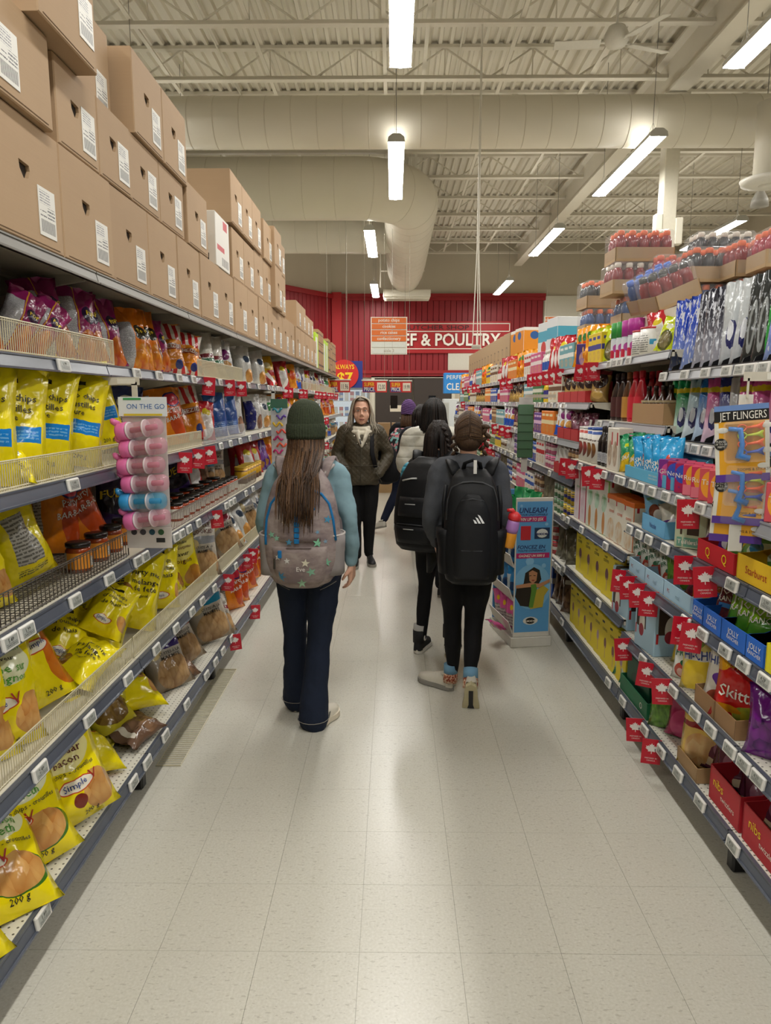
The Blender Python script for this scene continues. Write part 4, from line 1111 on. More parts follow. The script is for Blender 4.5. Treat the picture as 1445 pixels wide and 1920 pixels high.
def jar(where, loc, rz=0.0, lid='#1c1513', glassc='#8a3a1a', label='#e0902c', desc='salsa jar with a dark lid', r=0.046, h=0.115):
    def mk():
        t_ = thing('salsa_jar')
        MB().lathe([(r * 0.9, 0), (r, 0.006), (r, h * 0.72), (r * 0.86, h * 0.82), (r * 0.8, h * 0.84)], 18).build('jar_body', mat(glassc, 0.12, 0, 0.3, 60), t_, True)
        lb = MB().lathe([(r + 0.0012, h * 0.14), (r + 0.0012, h * 0.66)], 18, cap=False)
        lb.build('paper_label', printed('jar_label_' + label[1:], label, [('r', 0.52, 0.0, 0.82, 1.0, '#e4e0d6'), ('r', 0.6, 0.62, 0.66, 0.86, '#b3202a'), ('l', 0.14, 0.1, 0.34, 0.7, '#77706a', '#ddd8cc', 12), ('l', 0.66, 0.3, 0.8, 0.85, '#77706a', '#e4e0d6', 9)], 0.5, 0), t_, True)
        MB().lathe([(r * 0.94, h * 0.82), (r * 0.98, h * 0.84), (r * 0.98, h * 0.95), (r * 0.9, h * 0.975), (0.002, h * 0.97)], 20).build('lid', mat(lid, 0.25), t_, True)
        return t_
    o = proto(('jar', lid, glassc, label, r, h), mk); o.location = loc; o.rotation_euler = (0, 0, rz)
    return later(o, desc, where, 'jar')


def bottle(key, desc, where, loc, prof, body, labelc, capc, r, h, lab=(0.25, 0.6), capz=0.9, rz=0.0, n=14, sy=0.65, rough=0.2, extra=()):
    def mk():
        t_ = thing('bottle')
        MB().lathe([(a * r, b * h) for a, b in prof], n, sy=sy).build('bottle_body', mat(body, rough, 0, 0.12, 40), t_, True)
        if labelc:
            MB().lathe([(r * 1.02, h * lab[0]), (r * 1.02, h * lab[1])], n, sy=sy, cap=False).build('paper_label', printed('bl_' + key, labelc, list(extra), 0.4, 0.01), t_, True)
        rc = prof[-1][0] * r
        MB().lathe([(rc * 1.08, h * capz), (rc * 1.08, h * 0.985), (rc * 0.9, h), (0.001, h)], n).build('cap', mat(capc, 0.35), t_, True)
        return t_
    o = proto(('bottle', key), mk); o.location = loc; o.rotation_euler = (0, 0, rz)
    return later(o, desc, where, 'bottle')


def can(key, desc, where, loc, r, h, base, zones=(), lidc='#b9b9b4', cat='canister', name='canister', rz=0.0):
    def mk():
        t_ = thing(name)
        MB().lathe([(r, 0.003), (r, h * 0.95)], 20, cap=True).build('wall', printed('cn_' + key, base, zones, 0.35, 0.006), t_, True)
        MB().lathe([(r * 1.02, h * 0.94), (r * 1.02, h), (r * 0.92, h * 1.0), (r * 0.9, h * 0.985), (0.001, h * 0.985)], 20).build('lid', mat(lidc, 0.35), t_, True)
        return t_
    o = proto(('can', key), mk); o.location = loc; o.rotation_euler = (0, 0, rz)
    return later(o, desc, where, cat)


# ------------------------------------------------------------------ price tags, leaf flags, fences
SCREEN = printed('tag_screen', '#a9aca6', [('l', 0.08, 0.1, 0.92, 0.42, '#4a4c4a', '#a9aca6', 7)], 0.25, 0)


def make_tag(price):
    t_ = thing('price_tag')
    MB().cbox((0, 0, 0), (0.084, 0.012, 0.044), 0.004).build('frame', mat('#dfddd6', 0.4), t_)
    q = MB(); q.add([(-0.032, -0.0066, -0.015), (0.032, -0.0066, -0.015), (0.032, -0.0066, 0.015), (-0.032, -0.0066, 0.015)], [(0, 1, 2, 3)], 0, [[(0, 0), (1, 0), (1, 1), (0, 1)]])
    q.build('screen', SCREEN, t_)
    text_obj(price, 0.012, INK, t_, (-0.002, -0.0072, 0.000), res=1)
    return t_


PRICES = ['1.99', '2.49', '5.49', '3.99', '1.88', '4.29', '2.99']


def price_tag(shelf, px=None, Y=None, price=None, dz=0.0, out=0.022):
    xf, z = ALLS[shelf]; s = 1 if xf < 0 else -1
    X = xf + s * out
    if Y is None: Y = y_of(px, X, z - 0.02)
    p_ = price or RND.choice(PRICES)
    o = proto(('tag', p_), lambda: make_tag(p_))
    o.location = (X, Y, z - 0.024 + dz)
    M = Matrix.Rotation(R(90) if s > 0 else R(-90), 4, 'Z') @ Matrix.Rotation(R(-8), 4, 'X')
    o.rotation_euler = M.to_euler()
    return later(o, 'white price tag', 'on the rail ' + SHELFNAME[shelf].replace('on ', 'of '), 'price tag')


LEAF = [(0, 1), (0.17, 0.68), (0.38, 0.78), (0.30, 0.38), (0.52, 0.58), (0.60, 0.42), (0.92, 0.48), (0.80, 0.22), (0.95, 0.08), (0.5, -0.26), (0.57, -0.48), (0.06, -0.42), (0.045, -0.85)]
LEAF = LEAF + [(-x, y) for x, y in LEAF[::-1] if x > 0]
FLAGR = mat('#c2122c', 0.35, 0, 0.06)
LEAFW = mat('#e9e2dc', 0.5, 0, 0)


def leaf_mesh(sz):
    n = len(LEAF)
    return MB().prism([(x * sz, y * sz) for x, y in LEAF], -0.0012, 0.0, 'y').mesh('maple_leaf', LEAFW)


def make_flag(L):
    t_ = thing('leaf_flag')
    w, h = 0.074, 0.105
    pl = MB().cbox((0, 0, 0), (w, 0.0018, h), 0.0008)
    # folded strip running back along the rail
    if L: pl.box((w / 2 - 0.001, 0.03, 0.005), (0.0016, 0.06, 0.075)).box((w / 2 - 0.001, 0.03, -0.045), (0.0016, 0.03, 0.04))
    pl.build('card', FLAGR, t_)
    obj('maple_leaf', leaf_mesh(0.024), t_, (0, -0.0012, 0.012))
    text_obj('PREPARED IN', 0.0055, LEAFW, t_, (0, -0.0016, -0.030), res=1)
    text_obj('CANADA', 0.0055, LEAFW, t_, (0, -0.0016, -0.040), res=1)
    return t_


def flag(shelf, px=None, Y=None, yaw=None, dz=0.0, out=0.04, roll=None, L=False, sc=1.0):
    xf, z = ALLS[shelf]; s = 1 if xf < 0 else -1
    X = xf + s * out
    if Y is None: Y = y_of(px, X, z - 0.04)
    o = proto(('flag', L), lambda: make_flag(L))
    o.location = (X, Y, z - 0.055 + dz); o.scale = (sc, sc, sc)
    o.rotation_euler = (0, R(RND.uniform(-6, 6) if roll is None else roll), R((RND.uniform(5, 22) if yaw is None else yaw) * (1 if s > 0 else -1)))
    if s < 0 and L is False: pass
    return later(o, 'red maple leaf flag', 'on the rail ' + SHELFNAME[shelf].replace('on ', 'of '), 'shelf flag')


def fence(shelf, Y0, Y1, h=0.085, c='#cfc6a8', pitch=0.0127, desc='cream wire product fence', r=0.0014, floor_mesh=0.0, inset=0.012):
    xf, z = ALLS[shelf]; s = 1 if xf < 0 else -1; X = xf - s * inset
    m = mat(c, 0.4); t_ = thing('wire_fence', (X, Y0, z)); L = Y1 - Y0
    MB().tube([(0, 0, 0.004), (0, 0, h), (0, L, h), (0, L, 0.004)], r * 1.7, 5).tube([(0, 0, 0.006), (0, L, 0.006)], r * 1.7, 5).tube([(s * 0.0, 0, h * 0.93), (s * 0.0, L, h * 0.93)], r, 4).build('frame', m, t_)
    wr = MB()
    for i in range(int(L / pitch)): wr.box((0, pitch * (i + 0.5), h / 2), (r * 1.6, r * 1.6, h))
    o = wr.build('upright_wires', m, t_); o['kind'] = 'stuff'
    if floor_mesh:
        fm = MB(); dp = floor_mesh
        for i in range(int(L / 0.025)): fm.box((-s * dp / 2, 0.025 * (i + 0.5), 0.012), (dp, 0.002, 0.002))
        for i in range(int(dp / 0.025)): fm.box((-s * 0.025 * (i + 0.5), L / 2, 0.010), (0.002, L, 0.002))
        o = fm.build('floor_wires', m, t_); o['kind'] = 'stuff'
    later(t_, desc, SHELFNAME[shelf], 'wire fence')
    return t_
# ------------------------------------------------------------------ brown cartons on the top left shelf
m, t = newmat('cardboard', 0.75)
n1 = t.noise(3.0, 3, t.obj()); mp = t.new('ShaderNodeMapping'); mp.inputs['Scale'].default_value = (4, 4, 260); t.l.new(t.obj(), mp.inputs[0])
n2 = t.noise(1.0, 2, mp.outputs[0]); oi = t.new('ShaderNodeObjectInfo').outputs['Random']
c = t.mix(n1, hexc('#b09270'), hexc('#bfa27f'))
c = t.mix(t.math('MULTIPLY', n2, 0.18), c, hexc('#927353'))
c = t.mix(t.math('MULTIPLY', oi, 0.35), c, hexc('#a38768'))
t.col(c); t.bump(n2, 0.05, 0.002)
CARD = m
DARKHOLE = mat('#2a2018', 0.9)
SHIPLAB = printed('shipping_label', '#e6e4dc', [('s', 0.08, 0.08, 0.92, 0.34, '#26262a', '#dedcd4', 19), ('l', 0.08, 0.40, 0.45, 0.52, '#2a2a2e', '#e6e4dc', 7), ('l', 0.5, 0.4, 0.95, 0.62, '#55555a', '#e6e4dc', 14), ('l', 0.08, 0.66, 0.7, 0.93, '#8a8a90', '#e6e4dc', 18)], 0.5, 0)
BIG = {}


def big_box_mesh(w, d, h, hole):
    key = (round(w, 3), d, round(h, 3), hole)
    if key in BIG: return BIG[key]
    bm = bmesh.new()
    a, b = w / 2, d / 2; ch = 0.004
    fr = [bm.verts.new(p) for p in ((-a + ch, -b, ch), (a - ch, -b, ch), (a - ch, -b, h - ch), (-a + ch, -b, h - ch))]
    rim = [bm.verts.new(p) for p in ((-a, -b + ch, 0), (a, -b + ch, 0), (a, -b + ch, h), (-a, -b + ch, h))]
    bk = [bm.verts.new(p) for p in ((-a, b, 0), (a, b, 0), (a, b, h), (-a, b, h))]
    for i in range(4):
        j = (i + 1) % 4
        bm.faces.new((fr[i], rim[i], rim[j], fr[j])); bm.faces.new((rim[i], bk[i], bk[j], rim[j]))
    bm.faces.new(bk)
    ed = [bm.edges.get((fr[i], fr[(i + 1) % 4])) for i in range(4)]
    if hole:
        hx, hz = -0.02, h * 0.62
        pts = [(-0.034, 0.004), (0.03, 0.0), (0.033, -0.016), (0.02, -0.04), (-0.008, -0.046), (-0.03, -0.022)]
        hv = [bm.verts.new((hx + x, -b, hz + z)) for x, z in pts]
        iv = [bm.verts.new((hx + x, -b + 0.012, hz + z)) for x, z in pts]
        ed += [bm.edges.new((hv[i], hv[(i + 1) % 6])) for i in range(6)]
        bmesh.ops.triangle_fill(bm, edges=ed, use_beauty=True)
        for i in range(6):
            f = bm.faces.new((hv[i], hv[(i + 1) % 6], iv[(i + 1) % 6], iv[i]))
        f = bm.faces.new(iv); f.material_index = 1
    else:
        bm.faces.new(fr)
    bmesh.ops.recalc_face_normals(bm, faces=bm.faces)
    me = bpy.data.meshes.new('cardboard_box'); bm.to_mesh(me); bm.free()
    me.materials.append(CARD); me.materials.append(DARKHOLE)
    BIG[key] = me
    return me


lq = MB(); lq.box((0, 0, 0), (0.115, 0.0015, 0.15))
lq.add([(-0.0575, -0.0009, -0.075), (0.0575, -0.0009, -0.075), (0.0575, -0.0009, 0.075), (-0.0575, -0.0009, 0.075)], [(0, 1, 2, 3)], 0, [[(0, 0), (1, 0), (1, 1), (0, 1)]])
LABM = lq.mesh('shipping_label', SHIPLAB, fix=False)
text_lab = None


def big_box(Yc, z, w, h, X=-1.13, d=0.42, hole=True, lab=True, yaw=0.0, row='lowest row', lx=0.11, lz=0.115):
    o = obj('cardboard_box', big_box_mesh(w, d, h, hole), None, (X - d / 2, Yc, z), (0, 0, R(90 - yaw)))
    if lab: obj('shipping_label', LABM, o, (lx * w / 0.44, -d / 2 - 0.0012, min(lz, h * 0.4)), (0, 0, R(0)))
    # bottom flap crease
    MB().box((0, -d / 2 - 0.0008, 0.012), (w * 0.86, 0.0016, 0.002)).build('flap_crease', mat('#7d6246', 0.8), o)
    later(o, 'brown carton with a white shipping label' if lab else 'plain brown cardboard carton', 'in the %s over left shelves' % row, 'carton')
    return o


Z1, Z2, Z3 = 2.138, 2.512, 2.80
yb = y_of(119, -1.13, 2.2)
for k in range(-2, 13):
    big_box(yb + 0.447 * k + 0.2235, Z1, 0.442, 0.372, X=-1.13 + RND.uniform(-0.006, 0.006), yaw=RND.uniform(-0.6, 0.6))
y_near = y_of(100, -1.105, 2.55)
big_box(y_near - 0.235, Z2, 0.46, 0.285, X=-1.105, row='second row', lx=-0.03, lz=0.15)
ya = y_of(107, -1.13, 2.55)
big_box(ya + 0.175, Z2, 0.34, 0.285, row='second row'); big_box(ya + 0.522, Z2, 0.34, 0.285, row='second row')
ya = y_of(246, -1.13, 2.55)
for k in range(2): big_box(ya + 0.2 + 0.405 * k, Z2, 0.4, 0.285, X=-1.135, row='second row')
big_box(y_of(352, -1.13, 2.6) + 0.215, Z2, 0.43, 0.33, row='second row')
wbx = carton('white_case', 'white case with red printing', 'carton', 0.38, 0.42, 0.33, '#e2ded4', [('r', 0.1, 0.32, 0.62, 0.42, '#c0242c'), ('r', 0.56, 0.78, 0.86, 0.95, '#c0242c'), ('s', 0.4, 0.06, 0.9, 0.22, '#2a2a2a', '#e2ded4', 14)],
             'between brown cartons above the left shelves', (-1.13 - 0.21, y_of(404, -1.13, 2.6) + 0.2, Z2), 'L')
ya = y_of(437, -1.13, 2.6)
for k in range(4): big_box(ya + 0.2 + 0.405 * k, Z2, 0.4, 0.36 if k > 1 else 0.345, X=-1.135, row='second row')
Z3b = Z2 + 0.362
# third row
big_box(y_of(181, -1.06, 2.85) - 0.215, Z3, 0.43, 0.36, X=-1.06, row='third row', lx=0.14, lz=0.16)
big_box(y_of(207, -1.2, 2.9) - 0.17, Z3, 0.34, 0.36, X=-1.2, row='third row', lx=0.1, lz=0.1)
ya = y_of(246, -1.13, 2.9)
for k in range(2): big_box(ya + 0.2 + 0.40 * k, Z3, 0.395, 0.345, X=-1.12, row='third row')
ya = y_of(431, -1.13, 2.9)
for k in range(3): big_box(ya + 0.19 + 0.38 * k, Z3b, 0.375, 0.35, X=-1.12, row='third row')
big_box(y_of(493, -1.13, 2.9) + 0.22, Z3b, 0.44, 0.33, X=-1.12, row='third row')
y8 = yb + 0.447 * 13
ya = y_of(518, -1.08, 2.8)
for i, (hh, z) in enumerate(((0.38, Z2), (0.34, Z2 + 0.38))):
    big_box(ya + 0.2, z, 0.4, hh, X=-1.09, row='second row' if i == 0 else 'third row')
    big_box(ya + 0.62, z, 0.4, hh * (0.9 if i else 1), X=-1.12, row='second row' if i == 0 else 'third row')
# shorter cartons further along
yy = y8
for k in range(5):
    big_box(yy + 0.22, Z1, 0.43, 0.36, X=-1.12, hole=k % 2 == 0)
    if k < 4: big_box(yy + 0.22 + 0.1, Z1 + 0.362, 0.43, 0.3 if k < 2 else 0.24, X=-1.12, hole=False, row='second row')
    yy += 0.44
for k in range(9):
    z = Z1; st = [0.36, 0.22] if k % 3 else [0.22, 0.3]
    if k in (0, 3, 4):
        carton('lime_pack', 'white and lime green multipack', 'carton', 0.38, 0.4, 0.5, '#dfe4d8', [('r', -0.1, 0.88, 1.1, 1.1, '#b8e038'), ('r', 0.72, 0, 1.1, 1, '#b8e038'), ('r', 0.1, 0.5, 0.4, 0.62, '#cfd8cc')], 'far along on top of the left shelves', (-1.33, yy + 0.2, Z1), 'L')
    else:
        for h_ in st:
            carton('band_%d' % int(h_ * 100), 'brown case with dark printed bands', 'carton', 0.38, 0.4, h_, '#a98862', [('r', -0.1, 0.7, 1.1, 0.78, '#4a3a34'), ('r', -0.1, 0.12, 1.1, 0.2, '#4a3a34')], 'far along on top of the left shelves', (-1.33, yy + 0.2, z), 'L'); z += h_ + 0.002
    yy += 0.41

# ------------------------------------------------------------------ left shelf goods
# lowest shelf
sbag('nn_pickle', 'L0', -75, 0.045, 30, 40, 0, big=1.16)
sbag('nn_pickle', 'L0', 22, 0.030, 34, 50, 6, 1.02, big=1.16)
sbag('nn_pickle', 'L0', 72, 0.065, 40, 27, -6, 1.05, big=1.16)
sbag('nn_cheddar', 'L0', 118, 0.205, 30, 12, 0, big=1.16)
sbag('nn_cheddar', 'L0', 152, 0.035, 44, 18, -10, 1.05, big=1.16)
sbag('nn_twists', 'L0', 208, 0.105, 10, 66, -62, 0.85, big=1.16)
sbag('nn_clear', 'L0', 205, 0.185, 45, 28, 5, big=1.16)
sbag('nn_clear', 'L0', 232, 0.125, 35, 35, -15, big=1.16)
sbag('nn_nature', 'L0', 292, 0.085, 20, 66, -70, 1.0, dz=0.05, big=1.16)
sbag('br_bag', 'L0', 283, 0.045, 10, 80, -85, 0.85)
sbag('br_bag', 'L0', 272, 0.085, 25, 75, -75, 0.8)
sbag('kt_purple', 'L0', 326, 0.075, 42, 30, -5, 0.95, big=1.16)
sbag('br_bag', 'L0', 300, 0.165, 40, 25, 10)
sbag('kt_maroon', 'L0', 352, 0.095, 42, 24, -12, 0.95, big=1.16)
sbag('br_bag', 'L0', 356, 0.030, 40, 55, -10, 0.8)
sbag('kt_teal', 'L0', 398, 0.055, 50, 14, -8, 1.1, big=1.16)
sbag('kt_maroon', 'L0', 420, 0.030, 40, 45, 10, 0.7, big=1.16)
for px in (436, 446, 463): sbag('or_humpty', 'L0', px, 0.09, 38, 10, RND.uniform(-10, 6), 0.95)
# second shelf
sbag('nn_onion', 'L1', -48, 0.130, 30, 12, 0, big=1.16)
sbag('nn_onion', 'L1', 4, 0.110, 30, 14, 3, 1.0, big=1.16)
sbag('nn_mix', 'L1', 30, 0.250, 20, 20, 0, big=1.16)
sbag('nn_twists', 'L1', 68, 0.130, 42, 24, -14, 1.05, big=1.16)
sbag('nn_mix', 'L1', 168, 0.180, 28, 60, 50, 1.05, big=1.16)
sbag('nn_corn', 'L1', 140, 0.250, 30, 40, 20, big=1.16)
sbag('nn_corn', 'L1', 186, 0.120, 45, 40, 38, 0.85, dz=0.09, big=1.16)
sbag('nn_mix', 'L1', 243, 0.130, 42, 22, 24, 1.05, big=1.16)
sbag('nn_crunch', 'L1', 222, 0.250, 40, 15, -8, 0.9, dz=0.05, big=1.16)
sbag('nn_crunch', 'L1', 255, 0.210, 40, 18, 12, 0.95, dz=0.02, big=1.16)
sbag('nn_corn', 'L1', 298, 0.120, 42, 14, 8, 1.1, big=1.16)
sbag('nn_corn', 'L1', 318, 0.110, 30, 12, -18, 1.0, big=1.16)
sbag('nn_crunch', 'L1', 308, 0.170, 45, 12, -6, 1.1, big=1.16)
sbag('nn_crunch', 'L1', 342, 0.130, 45, 10, -4, 1.15, big=1.16)
sbag('kt_grey', 'L1', 378, 0.090, 50, 12, 0, 0.95, big=1.16)
sbag('br_bag', 'L1', 396, 0.070, 45, 16, -20, 0.95)
sbag('kt_purple', 'L1', 392, 0.230, 45, 10, 0, 0.95, big=1.16)
sbag('kt_maroon', 'L1', 428, 0.070, 42, 20, -12, 1.0, big=1.16)
sbag('wh_bag', 'L1', 445, 0.050, 42, 24, -15, 1.0)
sbag('wh_bag', 'L1', 458, 0.070, 40, 22, -12, 1.0)
sbag('kt_grey', 'L1', 470, 0.070, 40, 20, -10, 1.0, big=1.16)
sbag('nn_corn', 'L1', 108, 0.22, 40, 40, 25, 1.15); sbag('nn_mix', 'L1', 118, 0.12, 30, 72, 60, 1.0); sbag('nn_crunch', 'L1', 152, 0.34, 45, 20, -10, 1.1); sbag('nn_crunch', 'L1', 196, 0.36, 45, 16, 6, 1.1)
sbag('nn_crunch', 'L1', 275, 0.34, 45, 12, 4, 1.2); sbag('nn_clear', 'L0', 180, 0.3, 40, 20, 6, 1.1); sbag('nn_cheddar', 'L0', 196, 0.1, 35, 62, -40, 0.9); sbag('nn_cheddar', 'L0', 50, 0.32, 30, 12, 0, 1.1)
# third shelf
sbag('nn_back', 'L2', 58, 0.16, 22, 8, -14, 1.0)
sbag('nn_onion', 'L2', -22, 0.13, 22, 14, -4, 0.8)
sbag('or_humpty', 'L2', 105, 0.3, 30, 10, 8)
sbag('or_humpty', 'L2', 162, 0.24, 46, 10, -16, 1.0)
sbag('bk_takis', 'L2', 215, 0.28, 40, 14, 10)
sbag('bk_takis', 'L2', 240, 0.3, 40, 10, 0)
jw = SHELFNAME['L2']
for px, ins in ((146, 0.10), (180, 0.11), (207, 0.12), (229, 0.13), (247, 0.13)):
    jar(jw, on('L2', px, ins), R(-62))
for i in range(13):
    Y = y_of(318, -1.19, 1.1) + i * 0.112
    jar(jw, on('L2', None, 0.09, Y), R(-62), lid='#16120f', glassc='#a8401c', label='#e2ded2', desc='dip jar with a black lid and white label', h=0.1)
    if i % 2: jar(jw, on('L2', None, 0.2, Y + 0.05), R(-62), lid='#16120f', glassc='#a8401c', label='#e2ded2', desc='dip jar with a black lid and white label', h=0.1)
sbag('bk_takis', 'L2', 338, 0.3, 45, 12, -12, 1.0)
sbag('rw_bag', 'L2', 362, 0.32, 40, 20, 10, 0.8)
sbag('kt_teal', 'L2', 385, 0.28, 48, 10, 0, 0.85); sbag('br_bag', 'L2', 374, 0.3, 48, 10, 0, 0.95)
sbag('kt_grey', 'L2', 404, 0.26, 48, 10, 0, 0.85)
sbag('bw_bag', 'L2', 458, 0.26, 45, 8, 0, 0.95); sbag('rw_bag', 'L2', 446, 0.24, 45, 8, 0, 0.8)
for i in range(6):
    can('ytin', 'round yellow and brown tin', jw, on('L2', None, 0.1, y_of(452, -1.175, 1.1) + i * 0.115), 0.05, 0.13, '#c89a1e', [('r', -1, 0.0, 2, 0.3, '#5a2f1c'), ('r', -1, 0.75, 2, 0.82, '#5a2f1c')], '#d8b43a', 'tin', 'snack_tin')
# fourth shelf
for px, ro, dz_ in ((-50, 2, 0), (8, 4, 0), (62, 8, 0), (124, 10, 0), (190, -12, 0.03)):
    sbag('nn_regular', 'L3', px, 0.12, 54, 10, ro, 1.1, dz=dz_)
sbag('nn_back', 'L3', 10, 0.06, 20, 62, 40, 0.72)
sbag('nn_crunch', 'L3', 20, 0.26, 30, 40, 60, 1.0, dz=0.16)
sbag('nv_humpty', 'L3', 236, 0.22, 45, 8, 0, 1.0)
sbag('nv_humpty', 'L3', 150, 0.36, 30, 8, 0, 1.0, dz=0.02)
sbag('or_humpty', 'L3', 322, 0.14, 46, 10, -6, 0.95)
sbag('wh_bag', 'L3', 336, 0.28, 46, 14, -16, 0.95)
sbag('rd_cheez', 'L3', 360, 0.15, 50, 10, -10, 1.08)
sbag('rw_bag', 'L3', 384, 0.12, 40, 10, 5, 0.85)
for px, kk in ((408, 'bl_pretz'), (430, 'bl_pretz'), (441, 'nvw_bag')): sbag(kk, 'L3', px, 0.13, 44, 6, -4, 1.0)
sbag('bl_pretz', 'L3', 455, 0.1, 25, 40, -40, 0.85)
for px, kk in ((478, 'nvw_bag'), (492, 'wh_bag'), (502, 'gn_bag')): sbag(kk, 'L3', px, 0.13, 42, 6, -4, 1.0)
# fifth shelf
for px, ro in ((-50, 0), (8, 30), (44, 40), (104, -10), (138, 8), (170, -8), (206, -6)): sbag('pk_popcorn', 'L4', px, 0.14, 36, 10, ro, 0.95 if ro < 20 else 0.7)
for px, ro in ((262, -4), (280, -8), (250, 0)): sbag('or_popcorn', 'L4', px, 0.13, 36, 8, ro, 0.95)
sbag('pk_popcorn', 'L4', 300, 0.12, 30, 8, -8, 0.85)
sbag('rd_cheez', 'L4', 322, 0.16, 52, 10, -6, 0.95); sbag('rd_cheez', 'L4', 348, 0.12, 52, 14, 8, 0.85)
sbag('rd_cheez', 'L4', 365, 0.1, 40, 20, 0, 0.75)
sbag('wg_bag', 'L4', 385, 0.16, 50, 10, -8, 1.0); sbag('wg_bag', 'L4', 402, 0.14, 50, 10, -6, 0.98); sbag('bw_bag', 'L4', 422, 0.12, 46, 8, -6, 0.98)
sbag('wh_bag', 'L4', 458, 0.12, 44, 8, -5, 1.0); sbag('wh_bag', 'L4', 484, 0.12, 44, 8, -5, 1.05); sbag('gd_bag', 'L4', 505, 0.14, 44, 8, -8, 1.0)
sbag('rw_bag', 'L4', 514, 0.08, 30, 40, -20, 0.75); sbag('rw_bag', 'L4', 531, 0.12, 44, 8, -5, 1.0); sbag('og_bag', 'L4', 547, 0.12, 44, 8, -5, 1.0)
# the rest of the left run, bag after bag into the distance
FILL = {'L0': ['or_humpty', 'or_humpty', 'kt_purple', 'br_bag', 'pu_bag', 'wh_bag', 'gd_bag', 'rw_bag'],
        'L1': ['wh_bag', 'kt_grey', 'wh_bag', 'wg_bag', 'kt_maroon', 'gd_bag', 'og_bag', 'bw_bag'],
        'L2': ['rw_bag', 'pu_bag', 'og_bag', 'gn_bag', 'bw_bag', 'kt_teal', 'wh_bag', 'or_humpty'],
        'L3': ['og_bag', 'or_humpty', 'rw_bag', 'og_bag', 'pu_bag', 'bw_bag', 'gd_bag', 'wh_bag'],
        'L4': ['bw_bag', 'nvw_bag', 'rw_bag', 'wh_bag', 'rw_bag', 'bw_bag', 'gn_bag', 'og_bag', 'gd_bag', 'gd_bag', 'wh_bag']}
START = {'L0': y_of(472, -1.13, 0.3), 'L1': y_of(474, -1.15, 0.7), 'L2': y_of(472, -1.16, 1.1), 'L3': y_of(507, -1.2, 1.5), 'L4': y_of(551, -1.22, 1.9)}
for sh, kinds in FILL.items():
    Y = START[sh] + 0.1; i = 0
    while Y < 14.6:
        kk = kinds[(i // 2) % len(kinds)]
        sbag(kk, sh, None, 0.12, 40, 8 + RND.uniform(-3, 6), RND.uniform(-10, 8), 0.95, Y=Y)
        Y += 0.20 + 0.02 * (Y - 5) + RND.uniform(-0.01, 0.02); i += 1

# fences
lj = LJ0
yL4 = y_of(218, -1.12, 1.85)
fence('L4', 0.6, yL4, 0.1)
fence('L4', y_of(374, -1.12, 1.85), y_of(457, -1.12, 1.85), 0.1)
for a, b in ((569, 598), (599, 625), (626, 637)): fence('L4', y_of(a, -1.12, 1.85), y_of(b, -1.12, 1.85), 0.1, pitch=0.03)
fence('L3', 0.6, y_of(236, -1.1, 1.45), 0.085)
fence('L3', y_of(311, -1.1, 1.45), y_of(381, -1.1, 1.45), 0.085)
ac = thing('acrylic_fence', (-1.105, y_of(383, -1.1, 1.45), 1.397)); later(ac, 'clear acrylic product fence', SHELFNAME['L3'], 'fence')
_l = y_of(460, -1.1, 1.45) - y_of(383, -1.1, 1.45)
MB().cbox((0, _l / 2, 0.045), (0.004, _l, 0.09), 0.001).build('acrylic_panel', glass('#cfd0d0', 0.05, 0.25), ac)
MB().box((-0.03, _l / 2, 0.002), (0.06, _l, 0.003)).build('base_strip', glass('#cfd0d0', 0.05, 0.25), ac)
fence('L2', 0.6, y_of(246, -1.075, 1.05), 0.1, '#4a443c', 0.026, 'dark wire basket fence', 0.0016, 0.3)
fence('L2', y_of(318, -1.075, 1.05), y_of(430, -1.075, 1.05), 0.085, '#6a5148', 0.026, 'dark wire basket fence', 0.0016)
fence('L2', y_of(432, -1.075, 1.05), y_of(482, -1.075, 1.05), 0.085, '#8a8074', 0.026, 'dark wire basket fence', 0.0016)
fence('L1', 0.6, LJ0 + 2 * SEC - 0.01, 0.09)
fence('L1', LJ0 + 2 * SEC + 0.01, LJ0 + 3 * SEC - 0.01, 0.09)
fence('L1', LJ0 + 3 * SEC + 0.01, LJ0 + 4 * SEC - 0.01, 0.09)
fence('L1', LJ0 + 4 * SEC + 0.01, LJ0 + 5 * SEC - 0.01, 0.09)
# a fence that has fallen flat on the floor below the lowest shelf
ff = thing('wire_fence', (-1.03, 3.02, 0.004), (0, R(90), 0)); tag(ff, 'cream wire fence lying flat on the floor under the left shelves', 'wire fence')
MB().tube([(0, 0, -0.05), (0, 0, 0.06), (0, 1.18, 0.06), (0, 1.18, -0.05), (0, 0, -0.05)], 0.0026, 5).build('frame', mat('#c9c0a4', 0.4), ff)
wr = MB()
for i in range(60): wr.box((0, 0.02 * (i + 0.3), 0.005), (0.003, 0.003, 0.11))
wr.build('upright_wires', mat('#c9c0a4', 0.4), ff)['kind'] = 'stuff'

# price tags on the left rails
for sh, pxs in (('L0', (80, 250, 276, 310, 350, 387, 404, 418, 434)), ('L1', (75, 168, 240, 293, 330, 360, 379, 402, 442)), ('L2', (18, 50, 141, 205, 258, 272, 330, 341, 354, 372, 424, 432, 439, 461, 474)),
                ('L3', (137, 414, 432, 450, 468, 488, 499)), ('L4', (119, 256, 298, 336, 363, 413, 467, 485, 503, 512, 523))):
    for i, px in enumerate(pxs):
        price_tag(sh, px, price={('L1', 0): '2.49', ('L2', 0): '5.49', ('L2', 1): '1.99', ('L2', 2): '1.99', ('L2', 3): '1.99', ('L3', 0): '1.99', ('L0', 0): '1.99', ('L4', 0): '1.99'}.get((sh, i)))
for sh in ('L0', 'L1', 'L2', 'L3', 'L4'):
    Y = 6.6
    while Y < 12:
        price_tag(sh, Y=Y); Y += RND.uniform(0.22, 0.5)
